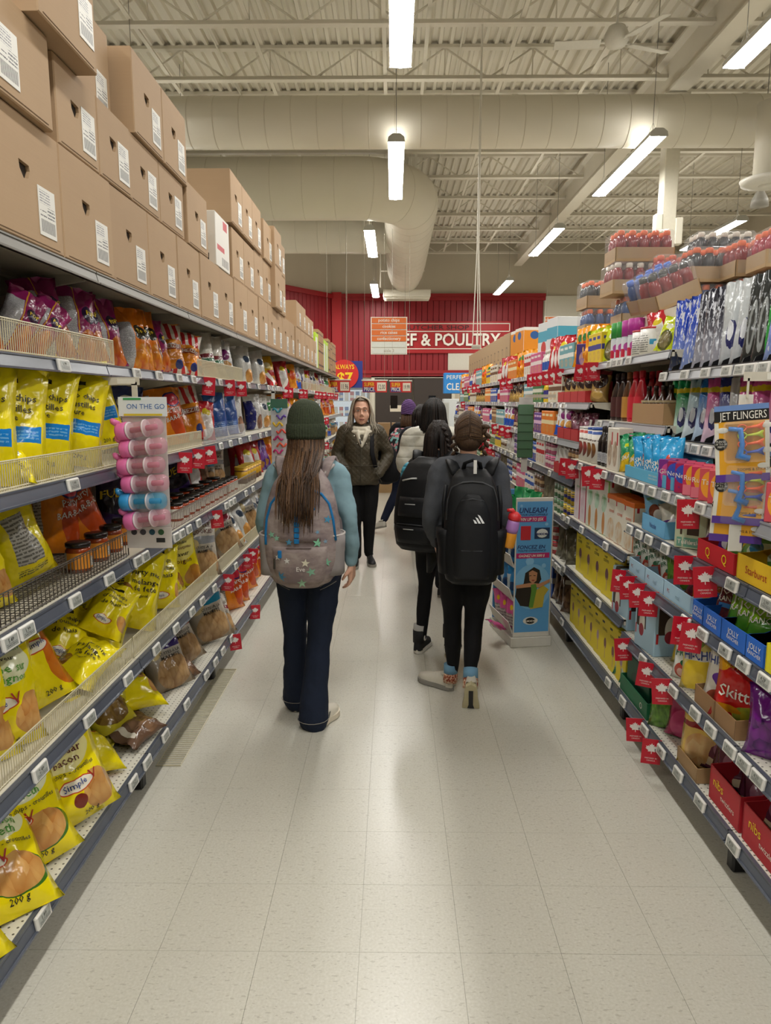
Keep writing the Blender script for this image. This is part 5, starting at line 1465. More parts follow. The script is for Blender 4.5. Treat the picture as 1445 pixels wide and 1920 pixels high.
# leaf flags on the left
for sh, pxs in (('L4', (391, 430, 452, 536, 543, 565, 571, 594, 600, 608, 617, 622, 630)), ('L3', (346, 371, 393, 607, 612)), ('L2', (406, 612)), ('L1', (427, 463, 473)), ('L0', (441, 478))):
    for px in pxs: flag(sh, px, roll=RND.uniform(-8, 8))


# ------------------------------------------------------------------ hanging clip strips
def strip_bottles():
    X = -0.975; Y = y_of(274, X, 1.4); z0 = at(268, 1032, X=X).z; z1 = at(268, 748, X=X).z
    s = thing('clip_strip', (X, Y, z0)); tag(s, 'clip strip hanging from the fifth left shelf holding baby bottles', 'clip strip')
    H = z1 - z0; w = 0.20
    MB().cbox((0, 0.004, H / 2), (w * 0.86, 0.003, H), 0.001).build('strip_card', glass('#d8d2cc', 0.25, 0.75), s)
    hd = MB().cbox((0, -0.006, H - 0.03), (w * 0.95, 0.002, 0.075), 0.0006).build('header_card', mat('#dfe6ea', 0.4, 0, 0), s)
    text_obj('ON THE GO', 0.019, mat('#2f6ab0', 0.4, 0, 0), s, (0.012, -0.008, H - 0.038))
    MB().box((-0.04, -0.0075, H - 0.0), (0.07, 0.001, 0.008)).build('green_print', mat('#3a9a5a', 0.4), s)
    MB().box((0, -0.0075, H - 0.061), (0.15, 0.001, 0.008)).build('yellow_print', mat('#d8c23a', 0.4), s)
    MB().cbox((0, -0.004, 0.035), (w * 0.9, 0.002, 0.085), 0.0006).build('footer_card', mat('#cfc9c4', 0.4, 0, 0), s)
    for i, c in enumerate(('#3a3a40', '#44444a', '#1f4a5a', '#2f5a3a')):
        MB().lathe([(0.0, 0), (0.012, 0), (0.012, 0.001), (0, 0.001)], 14, M=Matrix.Translation((-0.06 + 0.036 * i, -0.006, 0.058)) @ Matrix.Rotation(R(90), 4, 'X'), cap=False).build('colour_dot', mat(c, 0.4), s)
    MB().box((0.045, -0.0055, 0.025), (0.035, 0.001, 0.018)).build('barcode', printed('barcode', '#d8d4cc', [('s', 0, 0, 1, 1, '#2a2a2a', '#d8d4cc', 12)], 0.5, 0), s)
    # bracket up to the shelf above
    MB().box((-0.03, 0.0, H + 0.03), (0.022, 0.004, 0.07)).box((-0.085, 0.0, H + 0.068), (0.15, 0.004, 0.03)).build('shelf_bracket', mat('#cfc8b8', 0.4), s)
    MB().box((-0.06, -0.003, H + 0.068), (0.07, 0.001, 0.02)).build('bracket_label', mat('#e4e0d4', 0.4), s)
    def mk(body, lidc):
        t_ = thing('baby_bottle')
        Mx = Matrix.Rotation(R(90), 4, 'Y')
        MB().lathe([(0.028, -0.055), (0.030, -0.05), (0.030, 0.02), (0.033, 0.03), (0.033, 0.075), (0.028, 0.085), (0.002, 0.086)], 20, M=Mx).build('bottle_body', glass(body, 0.08, 0.38), t_, True)
        MB().lathe([(0.034, -0.092), (0.036, -0.085), (0.036, -0.052), (0.033, -0.05)], 20, M=Mx).build('lid', mat(lidc, 0.25), t_, True)
        MB().tube([(-0.09, -0.0, 0.03), (-0.105, -0.01, 0.045), (-0.11, -0.012, 0.055)], [0.014, 0.012, 0.006], 8).build('spout', mat(lidc, 0.25), t_, True)
        for xx in (-0.045, 0.025): MB().lathe([(0.0345, xx - 0.0025), (0.0345, xx + 0.0025)], 20, M=Mx).build('ring_band', mat('#e4d8dc', 0.3), t_, True)
        MB().lathe([(0.011, -0.04), (0.011, 0.07)], 12, M=Mx).build('inner_tube', mat('#b85a72' if lidc != '#3a9ad8' else '#2a7ab8', 0.4), t_, True)
        return t_
    for i in range(6):
        blue = i == 4
        z = z1 - 0.115 - i * (H - 0.19) / 5.6
        o = proto(('bb', blue), lambda: mk('#e8a8b8' if not blue else '#4ab8e0', '#e070a8' if not blue else '#3a9ad8'))
        o.location = (X - 0.0 + (0.012 if i % 2 else 0), Y - 0.045, z); o.rotation_euler = (0, R(-6 + RND.uniform(-3, 3)), R(-12))
        if blue: tag(o, 'blue baby bottle second from the bottom of the pink clip strip', 'bottle')
        else: tag(o, 'pink baby bottle clipped to the left strip, %s from the top' % ORD[i], 'bottle', 'pink baby bottles on the clip strip')


strip_bottles()


def strip_toys():
    X = -1.0; Y = y_of(524, X, 1.4); z1 = at(524, 748, X=X).z; z0 = at(524, 850, X=X).z - 0.25
    s = thing('clip_strip', (X, Y, z0)); tag(s, 'clip strip of colourful squiggle toys hanging behind the green beanie', 'clip strip')
    H = z1 - z0
    MB().cbox((0, 0.004, H / 2), (0.15, 0.003, H), 0.001).build('strip_card', glass('#d4d6d8', 0.3, 0.85), s)
    MB().cbox((0, -0.002, H - 0.04), (0.15, 0.002, 0.08), 0.0006).build('header_card', mat('#3f6a55', 0.5), s)
    MB().box((-0.05, 0, H + 0.03), (0.03, 0.004, 0.07)).box((-0.08, 0.0, H + 0.06), (0.1, 0.004, 0.02)).build('shelf_bracket', mat('#d8d4c8', 0.4), s)
    cs = ['#2f8a9a', '#5a3a9a', '#e0b82a', '#d84a3a', '#b82a6a', '#e05a3a', '#c02a72', '#e07a3a']
    for i in range(8):
        z = H - 0.1 - 0.06 * i
        pts = [(-0.055 + 0.014 * k + (0.03 if i % 2 else 0), -0.014, z + 0.018 * math.sin(k * 1.4 + i)) for k in range(7)]
        q = MB().tube(pts, 0.009, 7).build('squiggle_toy', mat(cs[i], 0.35), None, True)
        q.location = s.location
        tag(q, '%s squiggle toy on the left clip strip' % ['teal', 'violet', 'yellow', 'red', 'magenta', 'coral', 'raspberry', 'orange'][i], 'toy')


strip_toys()
# ------------------------------------------------------------------ right side, near candy section
def sct(key, desc, cat, shelf, px, w, d, h, base, zones, inset=0.02, yaw=0, lines=(), Y=None, dz=0.0, name='carton'):
    p = on(shelf, px, inset + d / 2, Y)
    if Y is None: p.y = y_of(px, ALLS[shelf][0] + inset, ALLS[shelf][1] + h / 2) - w / 2 if False else p.y
    return carton(key, desc, cat, w, d, h, base, zones, SHELFNAME[shelf], (p.x, p.y, p.z + 0.001 + dz), 'R', yaw, lines, name)


# tall foil packs standing in black gravity trays
for sh, packs in (('N6', ((1270, 'tp_blue'), (1291, 'tp_blue'), (1314, 'tp_dark'), (1331, 'tp_dark'), (1349, 'tp_dark'), (1368, 'tp_silver'), (1388, 'tp_silver'), (1409, 'tp_grey'), (1430, 'tp_grey'), (1456, 'tp_blue'), (1482, 'tp_grey'))),
                  ('N5', ((1257, 'tp_green'), (1275, 'tp_green'), (1294, 'tp_teal'), (1315, 'tp_sky'), (1333, 'tp_pink'), (1357, 'tp_navy'), (1376, 'tp_silver'), (1399, 'tp_pink'), (1422, 'tp_pink'), (1448, 'tp_pink'), (1474, 'tp_navy')))):
    xf, z = ALLS[sh]; ys = []
    for px, kk in packs:
        o = sbag(kk, sh, px, 0.055, 46, 12, RND.uniform(-3, 3), 0.8 if (kk == 'tp_silver' and sh == 'N5') else 1.0); ys.append(o.location.y)
        if RND.random() < 0.8: sbag(kk, sh, None, 0.11, 46, 12, 0, 0.95 if not (kk == 'tp_silver' and sh == 'N5') else 0.76, Y=o.location.y + 0.012)
    tr = thing('gravity_tray', (xf, 0, z)); tag(tr, 'black divider tray under the tall foil packs %s' % SHELFNAME[sh].replace('near ', ''), 'tray')
    y0, y1 = min(ys) - 0.06, max(ys) + 0.06
    MB().box((0.19, (y0 + y1) / 2, 0.004), (0.36, y1 - y0, 0.006)).build('tray_base', BLK, tr)
    ys.sort()
    for a, b in zip(ys, ys[1:]):
        MB().prism([(0.012, 0.006), (0.34, 0.006), (0.34, 0.12), (0.1, 0.06), (0.02, 0.025)], (a + b) / 2 - 0.0015 + 0.02, (a + b) / 2 + 0.0015 + 0.02, 'y').build('divider', BLK, tr)

# fifth near shelf: soft candy pouches in a tray, theatre boxes
tray('sky blue candy tray', 'N4', 1172, 1262, 0.055, 0.16, '#5fb4d8', [('GREATLY DIGESTIVE', 0.62, 0.6, 0.008, INKW, 'f'), ('SUGAR ALTERNATIVE', 0.62, 0.35, 0.008, INKW, 'f')], 0.0, 0.14, inner='#4f8fae')
for px, kk, yw in ((1185, 'smart_green', 45), (1200, 'smart_green', 40), (1213, 'smart_blue', 48), (1232, 'smart_blue', 46), (1246, 'smart_blue', 40), (1256, 'smart_blue', 30)):
    sbag(kk, 'N4', px, 0.06, yw, 12, -8, 0.95, dz=0.008)
NZ = {'a': ('#a81c52', [('e', 0.45, 0.62, 0.42, 0.3, '#3450b8'), ('n', 8, 0.62, '#5a2a8a')], 'Nerds'), 'b': ('#c83058', [('e', 0.5, 0.6, 0.35, 0.36, '#e8a030'), ('r', 0.0, 0, 1, 0.35, '#e07a8a')], 'Runts'), 'c': ('#d0505a', [('e', 0.5, 0.5, 0.4, 0.4, '#f0a030'), ('r', 0.7, 0, 1, 1, '#e07a2a')], 'Tang'), 'd': ('#7a2a86', [('e', 0.5, 0.5, 0.35, 0.35, '#d04a90')], 'Glow')}
for i, px in enumerate((1252, 1268, 1284, 1300, 1316, 1332, 1350, 1368, 1388, 1410, 1434, 1462)):
    q = 'abcd'[(3, 0, 0, 1, 1, 2, 2, 0, 1, 3, 0, 2)[i]]
    sct('theatre_' + q, {'a': 'pink and blue candy box', 'b': 'red and orange candy box', 'c': 'coral and orange candy box', 'd': 'purple and pink candy box'}[q], 'candy box', 'N4', px, 0.075, 0.02, 0.125, NZ[q][0], NZ[q][1], 0.01, 50, [(NZ[q][2], 0.5, 0.5, 0.02, INKW, 'f')], name='candy_box')
    sct('theatre_' + q, {'a': 'pink and blue candy box', 'b': 'red and orange candy box', 'c': 'coral and orange candy box', 'd': 'purple and pink candy box'}[q], 'candy box', 'N4', px + 4, 0.075, 0.02, 0.125, NZ[q][0], NZ[q][1], 0.07, 50, [(NZ[q][2], 0.5, 0.5, 0.02, INKW, 'f')], name='candy_box')
# fourth near shelf
tray('light blue chocolate tray', 'N3', 1204, 1246, 0.075, 0.2, '#6fb2dc', [('Nestle', 0.5, 0.35, 0.022, INKB, 'f'), ('Nestle', 0.5, 0.35, 0.03, INKB, 's')], 0.0, 0.12)
sbag('nestle_bag', 'N3', 1236, 0.06, 46, 14, -14, 1.0, dz=0.01); sbag('nestle_bag', 'N3', 1246, 0.14, 40, 10, 0, 1.0, dz=0.01)
sbag('purple_pouch', 'N3', 1268, 0.06, 40, 30, -22, 0.95); sbag('purple_pouch', 'N3', 1276, 0.14, 40, 12, 0, 1.0)
sct('turtle', 'pale green carton with a dark window', 'candy box', 'N3', 1293, 0.1, 0.05, 0.19, '#b9c2a4', [('r', 0.22, 0.3, 0.7, 0.98, '#3a281c'), ('r', 0.1, 0.04, 0.9, 0.24, '#6aa08a')], 0.01, 46, [('Turtles', 0.5, 0.1, 0.018, INKW, 'f')], name='candy_box')
sct('turtle', 'pale green carton with a dark window', 'candy box', 'N3', 1306, 0.1, 0.05, 0.19, '#b9c2a4', [], 0.03, 46, [('Turtles', 0.5, 0.1, 0.018, INKW, 'f')], name='candy_box')
sbag('purple_pouch', 'N3', 1325, 0.08, 40, 10, 0, 1.0)
tray('red jelly bean tray with yellow emblems', 'N3', 1308, 1376, 0.075, 0.2, '#c01c28', [('Q', 0.3, 0.3, 0.035, INKY, 'f'), ('Q', 0.75, 0.3, 0.035, INKY, 'f'), ('Q', 0.5, 0.3, 0.035, INKY, 's')], -0.005, 0.1)
for px in (1340, 1352, 1362): sbag('purple_pouch', 'N3', px, 0.09, 40, 30, 10, 0.9, dz=0.01)
tray('yellow fruit candy tray', 'N3', 1382, 1466, 0.085, 0.22, '#e3b81c', [('Starburst', 0.45, 0.35, 0.026, INKR, 'f'), ('Starburst', 0.5, 0.35, 0.03, INKR, 's')], -0.005, 0.12)
sbag('starb', 'N3', 1404, 0.09, 46, 24, 0, 1.05, dz=0.02); sbag('starb', 'N3', 1432, 0.09, 46, 24, 0, 1.0, dz=0.02)
# third near shelf
for a, b in ((1180, 1209), (1209, 1244), (1244, 1294)):
    tray('pale blue fruit snack tray', 'N2', a, b, 0.07, 0.2, '#a8cbe0', [('real', 0.55, 0.3, 0.02, mat('#7fa0b0', 0.5, 0, 0), 'f'), ('PC', 0.2, 0.4, 0.016, INKR, 'f')], 0.0, 0.15, inner='#7a5636')
for px, kk, yw in ((1196, 'fruit_pouch', 40), (1208, 'fruit_pouch', 46), (1222, 'fruit_pouch', 44), (1238, 'fruit_pouch', 48), (1262, 'fruit_pouch', 46), (1274, 'juicy_g', 40)):
    sbag(kk, 'N2', px, 0.07, yw, 20, -14, 0.95 if kk != 'juicy_g' else 0.6, dz=0.01)
for i, (a, b) in enumerate(((1299, 1318), (1318, 1352), (1352, 1398), (1398, 1432))):
    tray('bright blue candy tray', 'N2', a, b, 0.075, 0.2, '#1f66c8', [('JOLLY', 0.5, 0.5, 0.02, INKW, 'f'), ('RANCHER', 0.5, 0.25, 0.013, INKW, 'f'), ('JOLLY', 0.5, 0.5, 0.028, INKW, 's'), ('RANCHER', 0.5, 0.25, 0.018, INKW, 's')], -0.01, 0.13, inner='#5a4636')
for px, kk in ((1312, 'jolly_brown'), (1342, 'jolly_orange'), (1334, 'jolly_orange'), (1372, 'jolly_brown'), (1386, 'purple_candy'), (1400, 'jolly_green'), (1418, 'jolly_green'), (1440, 'jolly_green'), (1410, 'purple_candy')):
    sbag(kk, 'N2', px, 0.08 if kk != 'purple_candy' else 0.15, 46, 24, RND.uniform(-12, 12), 0.95, dz=0.02)
tray('bright yellow lemon candy tray', 'N2', 1436, 1520, 0.09, 0.2, '#e6d81a', (), -0.01, 0.14)
# second near shelf
for i, px in enumerate((1199, 1250)):
    sct('fruit_case', 'tall pale blue carton with a cut-out window', 'carton', 'N1', px, 0.2, 0.22, 0.3, '#a9cadd', [('e', 0.32, 0.7, 0.24, 0.34, '#3a2a24'), ('r', 0.08, 0.34, 0.56, 0.72, '#3a2a24'), ('e', 0.36, 0.42, 0.14, 0.2, '#d8d4c8'), ('e', 0.34, 0.3, 0.12, 0.1, '#9a3040'), ('r', 0.04, 0.2, 0.09, 0.36, '#b8242c')], 0.0, 6)
sbag('fruit_pouch', 'N1', 1288, 0.05, 46, 10, 0, 1.1); sbag('hichew_y', 'N1', 1300, 0.14, 46, 8, 0, 1.1)
tray('plain brown cardboard tray', 'N1', 1303, 1338, 0.07, 0.16, '#9a7650', (), 0.0, 0.1); tray('plain brown cardboard tray', 'N1', 1340, 1378, 0.07, 0.16, '#9a7650', (), 0.0, 0.1)
sbag('hichew_y', 'N1', 1322, 0.06, 48, 12, -6, 1.1, dz=0.01); sbag('hichew_p', 'N1', 1360, 0.07, 48, 8, 4, 1.05, dz=0.01)
sbag('skittles', 'N1', 1392, 0.08, 52, 6, 3, 1.0)
sbag('purple_candy', 'N1', 1455, 0.06, 46, 10, 0, 1.2); sbag('hichew_p', 'N1', 1490, 0.1, 46, 8, 0, 1.0)
# lowest near shelf
gc = sct('green_case', 'dark green open case', 'carton', 'N0', 1232, 0.26, 0.2, 0.21, '#14503a', [('e', 0.5, 0.5, 0.3, 0.2, '#0e3f2e'), ('l', 0.1, 0.08, 0.5, 0.2, '#5a8a70', '#14503a', 10)], 0.02, 4)
tray('low dark green tray', 'N0', 1163, 1212, 0.08, 0.2, '#1a6a44', [('O', 0.8, 0.3, 0.03, INKW, 'f')], 0.0, 0.14)
for px in (1176, 1190, 1204): sbag('green_gum', 'N0', px, 0.07, 46, 14, RND.uniform(-10, 10), 1.2, dz=0.01)
sbag('juicy_g', 'N0', 1258, 0.07, 46, 14, -6, 1.05)
tray('plain brown cardboard tray', 'N0', 1270, 1306, 0.06, 0.2, '#a08058', (), 0.0, 0.26); sbag('juicy_p', 'N0', 1288, 0.1, 46, 14, 0, 1.0, dz=0.01)
sbag('werther', 'N0', 1312, 0.06, 46, 8, 0, 1.05); sbag('werther', 'N0', 1322, 0.16, 46, 8, 0, 1.0)
for a, b in ((1330, 1385), (1392, 1470)):
    tray('tall red licorice case', 'N0', a, b, 0.13, 0.24, '#b4202c', [('nibs', 0.3, 0.5, 0.035, INKY, 'f'), ('twizzlers', 0.62, 0.3, 0.02, INKW, 'f'), ('twizzlers', 0.5, 0.3, 0.03, INKW, 's')], 0.01, 0.25, inner='#3a2220')
for px in (1346, 1360, 1376, 1412, 1430, 1452): sbag('dark_pouch', 'N0', px, 0.1, 46, 20, RND.uniform(-8, 8), 0.9, dz=0.01, desc='dark red licorice bag')

# ------------------------------------------------------------------ cone section
cone_z = lambda pic: [('e', 0.5, 0.45, 0.14, 0.12, pic), ('r', 0.46, 0.12, 0.54, 0.38, '#c8a86a'), ('r', 0.1, 0.87, 0.38, 0.92, '#17150f')]
C0 = RJ[3]
for i in range(8):
    Y = C0 + 0.08 + i * 0.143
    sct('cones_a%d' % (i % 3), 'yellow ice cream cone box', 'cone box', 'C0', None, 0.135, 0.1, 0.26, '#e6cf10', cone_z('#7a4a44' if i % 3 else '#a88a90'), 0.02, 3, [('cones', 0.45, 0.72, 0.022, INK, 'f'), ('cones', 0.5, 0.72, 0.022, INK, 's')], Y, name='cone_box')
    if i % 2 == 0: sct('cones_a%d' % (i % 3), 'yellow ice cream cone box', 'cone box', 'C0', None, 0.135, 0.1, 0.26, '#e6cf10', cone_z('#7a4a44'), 0.15, 3, (), Y, name='cone_box')
for i in range(5):
    Y = C0 + 0.24 + i * 0.19
    sct('cones_b%d' % (i % 2), 'large yellow ice cream cone box', 'cone box', 'C1', None, 0.17 if i else 0.17, 0.11, 0.285, '#e6cf10', cone_z('#7a4a50'), 0.03, 4, [('sugar', 0.4, 0.78, 0.016, INK, 'f'), ('cones', 0.42, 0.69, 0.024, INK, 'f'), ('cones', 0.5, 0.7, 0.024, INK, 's')], Y, name='cone_box')
Y = C0 + 0.09
for i in range(8):
    if i < 3: k_, c_, z_, dn = 'cone_or', '#ddd8c8', [('r', -0.1, 0.9, 1.1, 1.1, '#d86a1c'), ('p', 0.5, 0.25, 0.35, 0.24, '#c89a5a', '#ddd8c8', 6), ('r', 0.12, 0.8, 0.22, 0.9, '#b3202a')], 'white and orange sugar cone box'
    elif i < 6: k_, c_, z_, dn = 'cone_gr', '#dde0d4', [('r', -0.1, 0.93, 1.1, 1.1, '#6ab83a'), ('r', 0.94, 0, 1.1, 1, '#6ab83a'), ('p', 0.5, 0.55, 0.3, 0.16, '#8ac8a0', '#dde0d4', 7), ('e', 0.5, 0.2, 0.16, 0.2, '#c88a4a'), ('r', 0.12, 0.84, 0.22, 0.94, '#b3202a')], 'tall white and green waffle cone box'
    else: k_, c_, z_, dn = 'cone_pk', '#e0d6d8', [('r', 0.7, 0, 1.1, 1, '#b0284a'), ('p', 0.35, 0.4, 0.25, 0.25, '#c8a0b0', '#e0d6d8', 7)], 'white and crimson cone box'
    h_ = 0.25 if i < 3 else 0.33
    sct(k_, dn, 'cone box', 'C2', None, 0.13, 0.13, h_, c_, z_, 0.02, 5, [('cones', 0.55, 0.62, 0.02, INKO if i < 3 else INKG, 'f')], Y, name='cone_box'); Y += 0.142
# syrups, canisters, boxes
cyl = SHELFNAME['C4']
Y = C0 + 0.06
for i in range(2): sct('pinkbox', 'magenta carton with a white panel', 'carton', 'C4', None, 0.14, 0.08, 0.2, '#b03a7a', [('r', -0.1, 0, 0.45, 0.8, '#ddd0cc'), ('l', 0.5, 0.1, 0.9, 0.5, '#d8a0b8', '#b03a7a', 9)], 0.06, 5, (), Y + i * 0.15)
Y = C0 + 0.36
for i in range(2): sct('parfait', 'narrow white carton with a sundae picture', 'carton', 'C4', None, 0.08, 0.08, 0.23, '#dcd6c8', [('p', 0.5, 0.4, 0.35, 0.3, '#7a5a48', '#d8c8b0', 7), ('r', 0.7, 0.6, 0.9, 0.9, '#b3202a')], 0.02, 6, [], Y + i * 0.09)
BP = [(0.92, 0), (1, 0.03), (1, 0.55), (0.9, 0.66), (0.42, 0.8), (0.36, 0.9)]
for i in range(3):
    for j in range(2):
        bottle('blk', 'short black bottle with a grey label', cyl, on('C4', None, 0.07 + 0.09 * j, C0 + 0.57 + i * 0.078), BP, '#1c1614', '#b9bcc0', '#1a1514', 0.036, 0.23, (0.1, 0.35), 0.62, R(-50), sy=1.0, extra=(('l', 0.0, 0.1, 1, 0.9, '#6a6c70', '#b9bcc0', 8),))
for i, k_ in enumerate(('can_b', 'can_b', 'can_r', 'can_r')):
    can(k_, 'white canister with a %s rim' % ('blue' if k_ == 'can_b' else 'red'), cyl, on('C4', None, 0.07, C0 + 0.82 + i * 0.098), 0.046, 0.215, '#e0ddd4', [('r', -1, 0.86, 2, 0.95, '#2a4f9a' if k_ == 'can_b' else '#b83a2a'), ('p', 0.62, 0.4, 0.12, 0.25, '#a8743a' if k_ == 'can_b' else '#b84a4a', '#5a3a2a', 8), ('e', 0.3, 0.4, 0.1, 0.25, '#8a6a4a'), ('l', 0.35, 0.6, 0.9, 0.72, '#5a4a44', '#e0ddd4', 10)], '#d8d8d4' if i else '#2a4f9a', rz=R(-40))
# Hershey style syrup bottles
sy_w = SHELFNAME['C5']
SP = [(0.9, 0), (1, 0.03), (1, 0.42), (0.82, 0.62), (0.42, 0.78), (0.34, 0.88)]
for i in range(5):
    q = ('red', 'red', 'gold', 'dark', 'dark')[i]
    cc = {'red': ('#b8182c', '#c42a38', '#b8182c'), 'gold': ('#5a3418', '#b8843a', '#7a4a1c'), 'dark': ('#2a1614', '#4a2422', '#2a1614')}[q]
    for j in range(2):
        bottle('syr_' + q, {'red': 'bright red syrup bottle', 'gold': 'caramel syrup bottle', 'dark': 'dark chocolate syrup bottle'}[q], sy_w, on('C5', None, 0.07 + 0.1 * j, C0 + 0.60 + i * 0.108 + 0.02 * j), SP, cc[0], cc[1], cc[2], 0.047, 0.29, (0.08, 0.5), 0.86, R(-60), extra=(('e', 0.25, 0.5, 0.2, 0.5, cc[0]), ('r', 0.2, 0.75, 0.3, 0.88, '#ddd6cc'), ('l', 0.12, 0.25, 0.4, 0.6, '#e0c8c4', cc[1], 5)))
mt = tray('printed brown case of dark syrup bottles', 'C5', None, None, 0.105, 0.3, '#a5835a', [], 0.0, 0.11, Y=C0 + 0.30, W=0.46)
BBP = [(0.85, 0), (1, 0.05), (1, 0.5), (0.75, 0.62), (0.35, 0.74), (0.3, 0.9)]
for i in range(4):
    for j in range(3):
        bottle('maple', 'round brown syrup bottle', sy_w, on('C5', None, 0.06 + 0.085 * j, C0 + 0.14 + i * 0.105), BBP, '#3a1c10', '#b9a884' if True else None, '#2a2018', 0.038, 0.2, (0.56, 0.62), 0.88, sy=1.0)
# top cone section shelf: pouches, sprinkle jars, white tub
tw = SHELFNAME['C6']
can('tub', 'white tub with a red lid', tw, on('C6', 1222, 0.09), 0.062, 0.155, '#e2e0da', [('l', 0.35, 0.1, 0.7, 0.8, '#8a8a86', '#e2e0da', 12), ('r', 0.72, 0.4, 1.0, 0.6, '#3a9ac8'), ('r', 0.0, 0.4, 0.1, 0.6, '#3a9ac8')], '#c0242c', 'tub', 'food_tub', R(-20))
can('tub', 'white tub with a red lid', tw, on('C6', 1206, 0.11), 0.062, 0.155, '#e2e0da', (), '#c0242c', 'tub', 'food_tub', R(-20))
for px, g, ins in ((1156, 1, 0.08), (1166, 1, 0.09), (1176, 0, 0.1), (1188, 0, 0.1), (1197, 0, 0.12), (1232, 0, 0.2), (1214, 0, 0.24)):
    bottle('spr_%d' % g, 'sprinkle bottle with a %s lid' % ('green' if g else 'magenta'), tw, on('C6', px, ins), [(0.9, 0), (1, 0.02), (1, 0.6), (0.96, 0.62), (0.96, 0.66)], '#c9d2d6', '#d8dde0', '#3a9a44' if g else '#b83a9a', 0.036, 0.24, (0.04, 0.55), 0.6, R(-40), sy=1.0, extra=(('e', 0.3, 0.5, 0.2, 0.35, '#2a4a9a'), ('r', 0.5, 0.1, 0.75, 0.5, '#b81c3c'), ('e', 0.8, 0.6, 0.1, 0.2, '#b84a9a')))
for px in (1122, 1136, 1146): sbag('lime_pouch', 'C6', px, 0.07, 46, 8, RND.uniform(-6, 6), 1.0)
sbag('lime_pouch', 'C6', 1243, 0.06, 40, 18, 10, 0.8); sbag('rw_bag', 'C6', 1240, 0.12, 40, 10, -10, 0.8)
sct('castle', 'purple carton with a golden castle', 'carton', 'C6', 1098, 0.12, 0.06, 0.16, '#453078', [('p', 0.45, 0.35, 0.25, 0.3, '#d8a860', '#8a6ab0', 6), ('e', 0.45, 0.72, 0.06, 0.14, '#d8a860')], 0.02, 46)

# ------------------------------------------------------------------ wrapped drink packs on top of the right shelves
DP = {}


def drink_pack(loc, col, capc, rot, label, tilt=(0, 0), nx=5, ny=3, name='drink_pack'):
    t_ = thing(name, loc, (R(tilt[0]), R(tilt[1]), R(rot))); tag(t_, label, 'drink pack', 'shrink wrapped drink packs on the right')
    W_, D_ = nx * 0.078, ny * 0.078; H_ = 0.2
    key = (nx, ny)
    if key not in DP:
        tr = MB()
        for sx in (-1, 1):
            tr.box((sx * W_ / 2, 0, 0.045), (0.004, D_ + 0.004, 0.09)); tr.box((0, sx * D_ / 2, 0.045), (W_ + 0.004, 0.004, 0.09))
        tr.box((0, 0, 0.002), (W_, D_, 0.004))
        DP[key] = tr.mesh('cardboard_tray', mat('#b0936e', 0.7))
        fm = MB(); fm.cbox((0, 0, H_ / 2 + 0.004), (W_ + 0.014, D_ + 0.014, H_ + 0.006), 0.022)
        bm_ = fm.mesh('shrink_film', glass('#e6e6e6', 0.06, 0.14), True)
        DP[('f',) + key] = bm_
    obj('cardboard_tray', DP[key], t_)
    bk = ('b', col); ck = ('c', capc); lk = ('l', col)
    if bk not in DP:
        DP[bk] = MB().lathe([(0.031, 0.004), (0.035, 0.01), (0.035, 0.06), (0.031, 0.075), (0.035, 0.09), (0.035, 0.13), (0.024, 0.162), (0.017, 0.168)], 12).mesh('bottle', mat(col, 0.15, 0, 0.15), True)
        DP[lk] = MB().lathe([(0.0356, 0.085), (0.0356, 0.128)], 12, cap=False).mesh('bottle_label', mat('#d2d0cc', 0.4), True)
    if ck not in DP:
        DP[ck] = MB().lathe([(0.019, 0.165), (0.023, 0.17), (0.023, 0.192), (0.019, 0.198), (0.001, 0.198)], 12).mesh('cap', mat(capc, 0.35), True)
    for i in range(nx):
        for j in range(ny):
            b_ = obj('bottle', DP[bk], t_, ((i - (nx - 1) / 2) * 0.076, (j - (ny - 1) / 2) * 0.076, 0.004))
            obj('cap', DP[ck], b_)
            if col not in ('#8a1a22', '#7a1030'): pass
    obj('shrink_film', DP[('f',) + key], t_)
    return t_


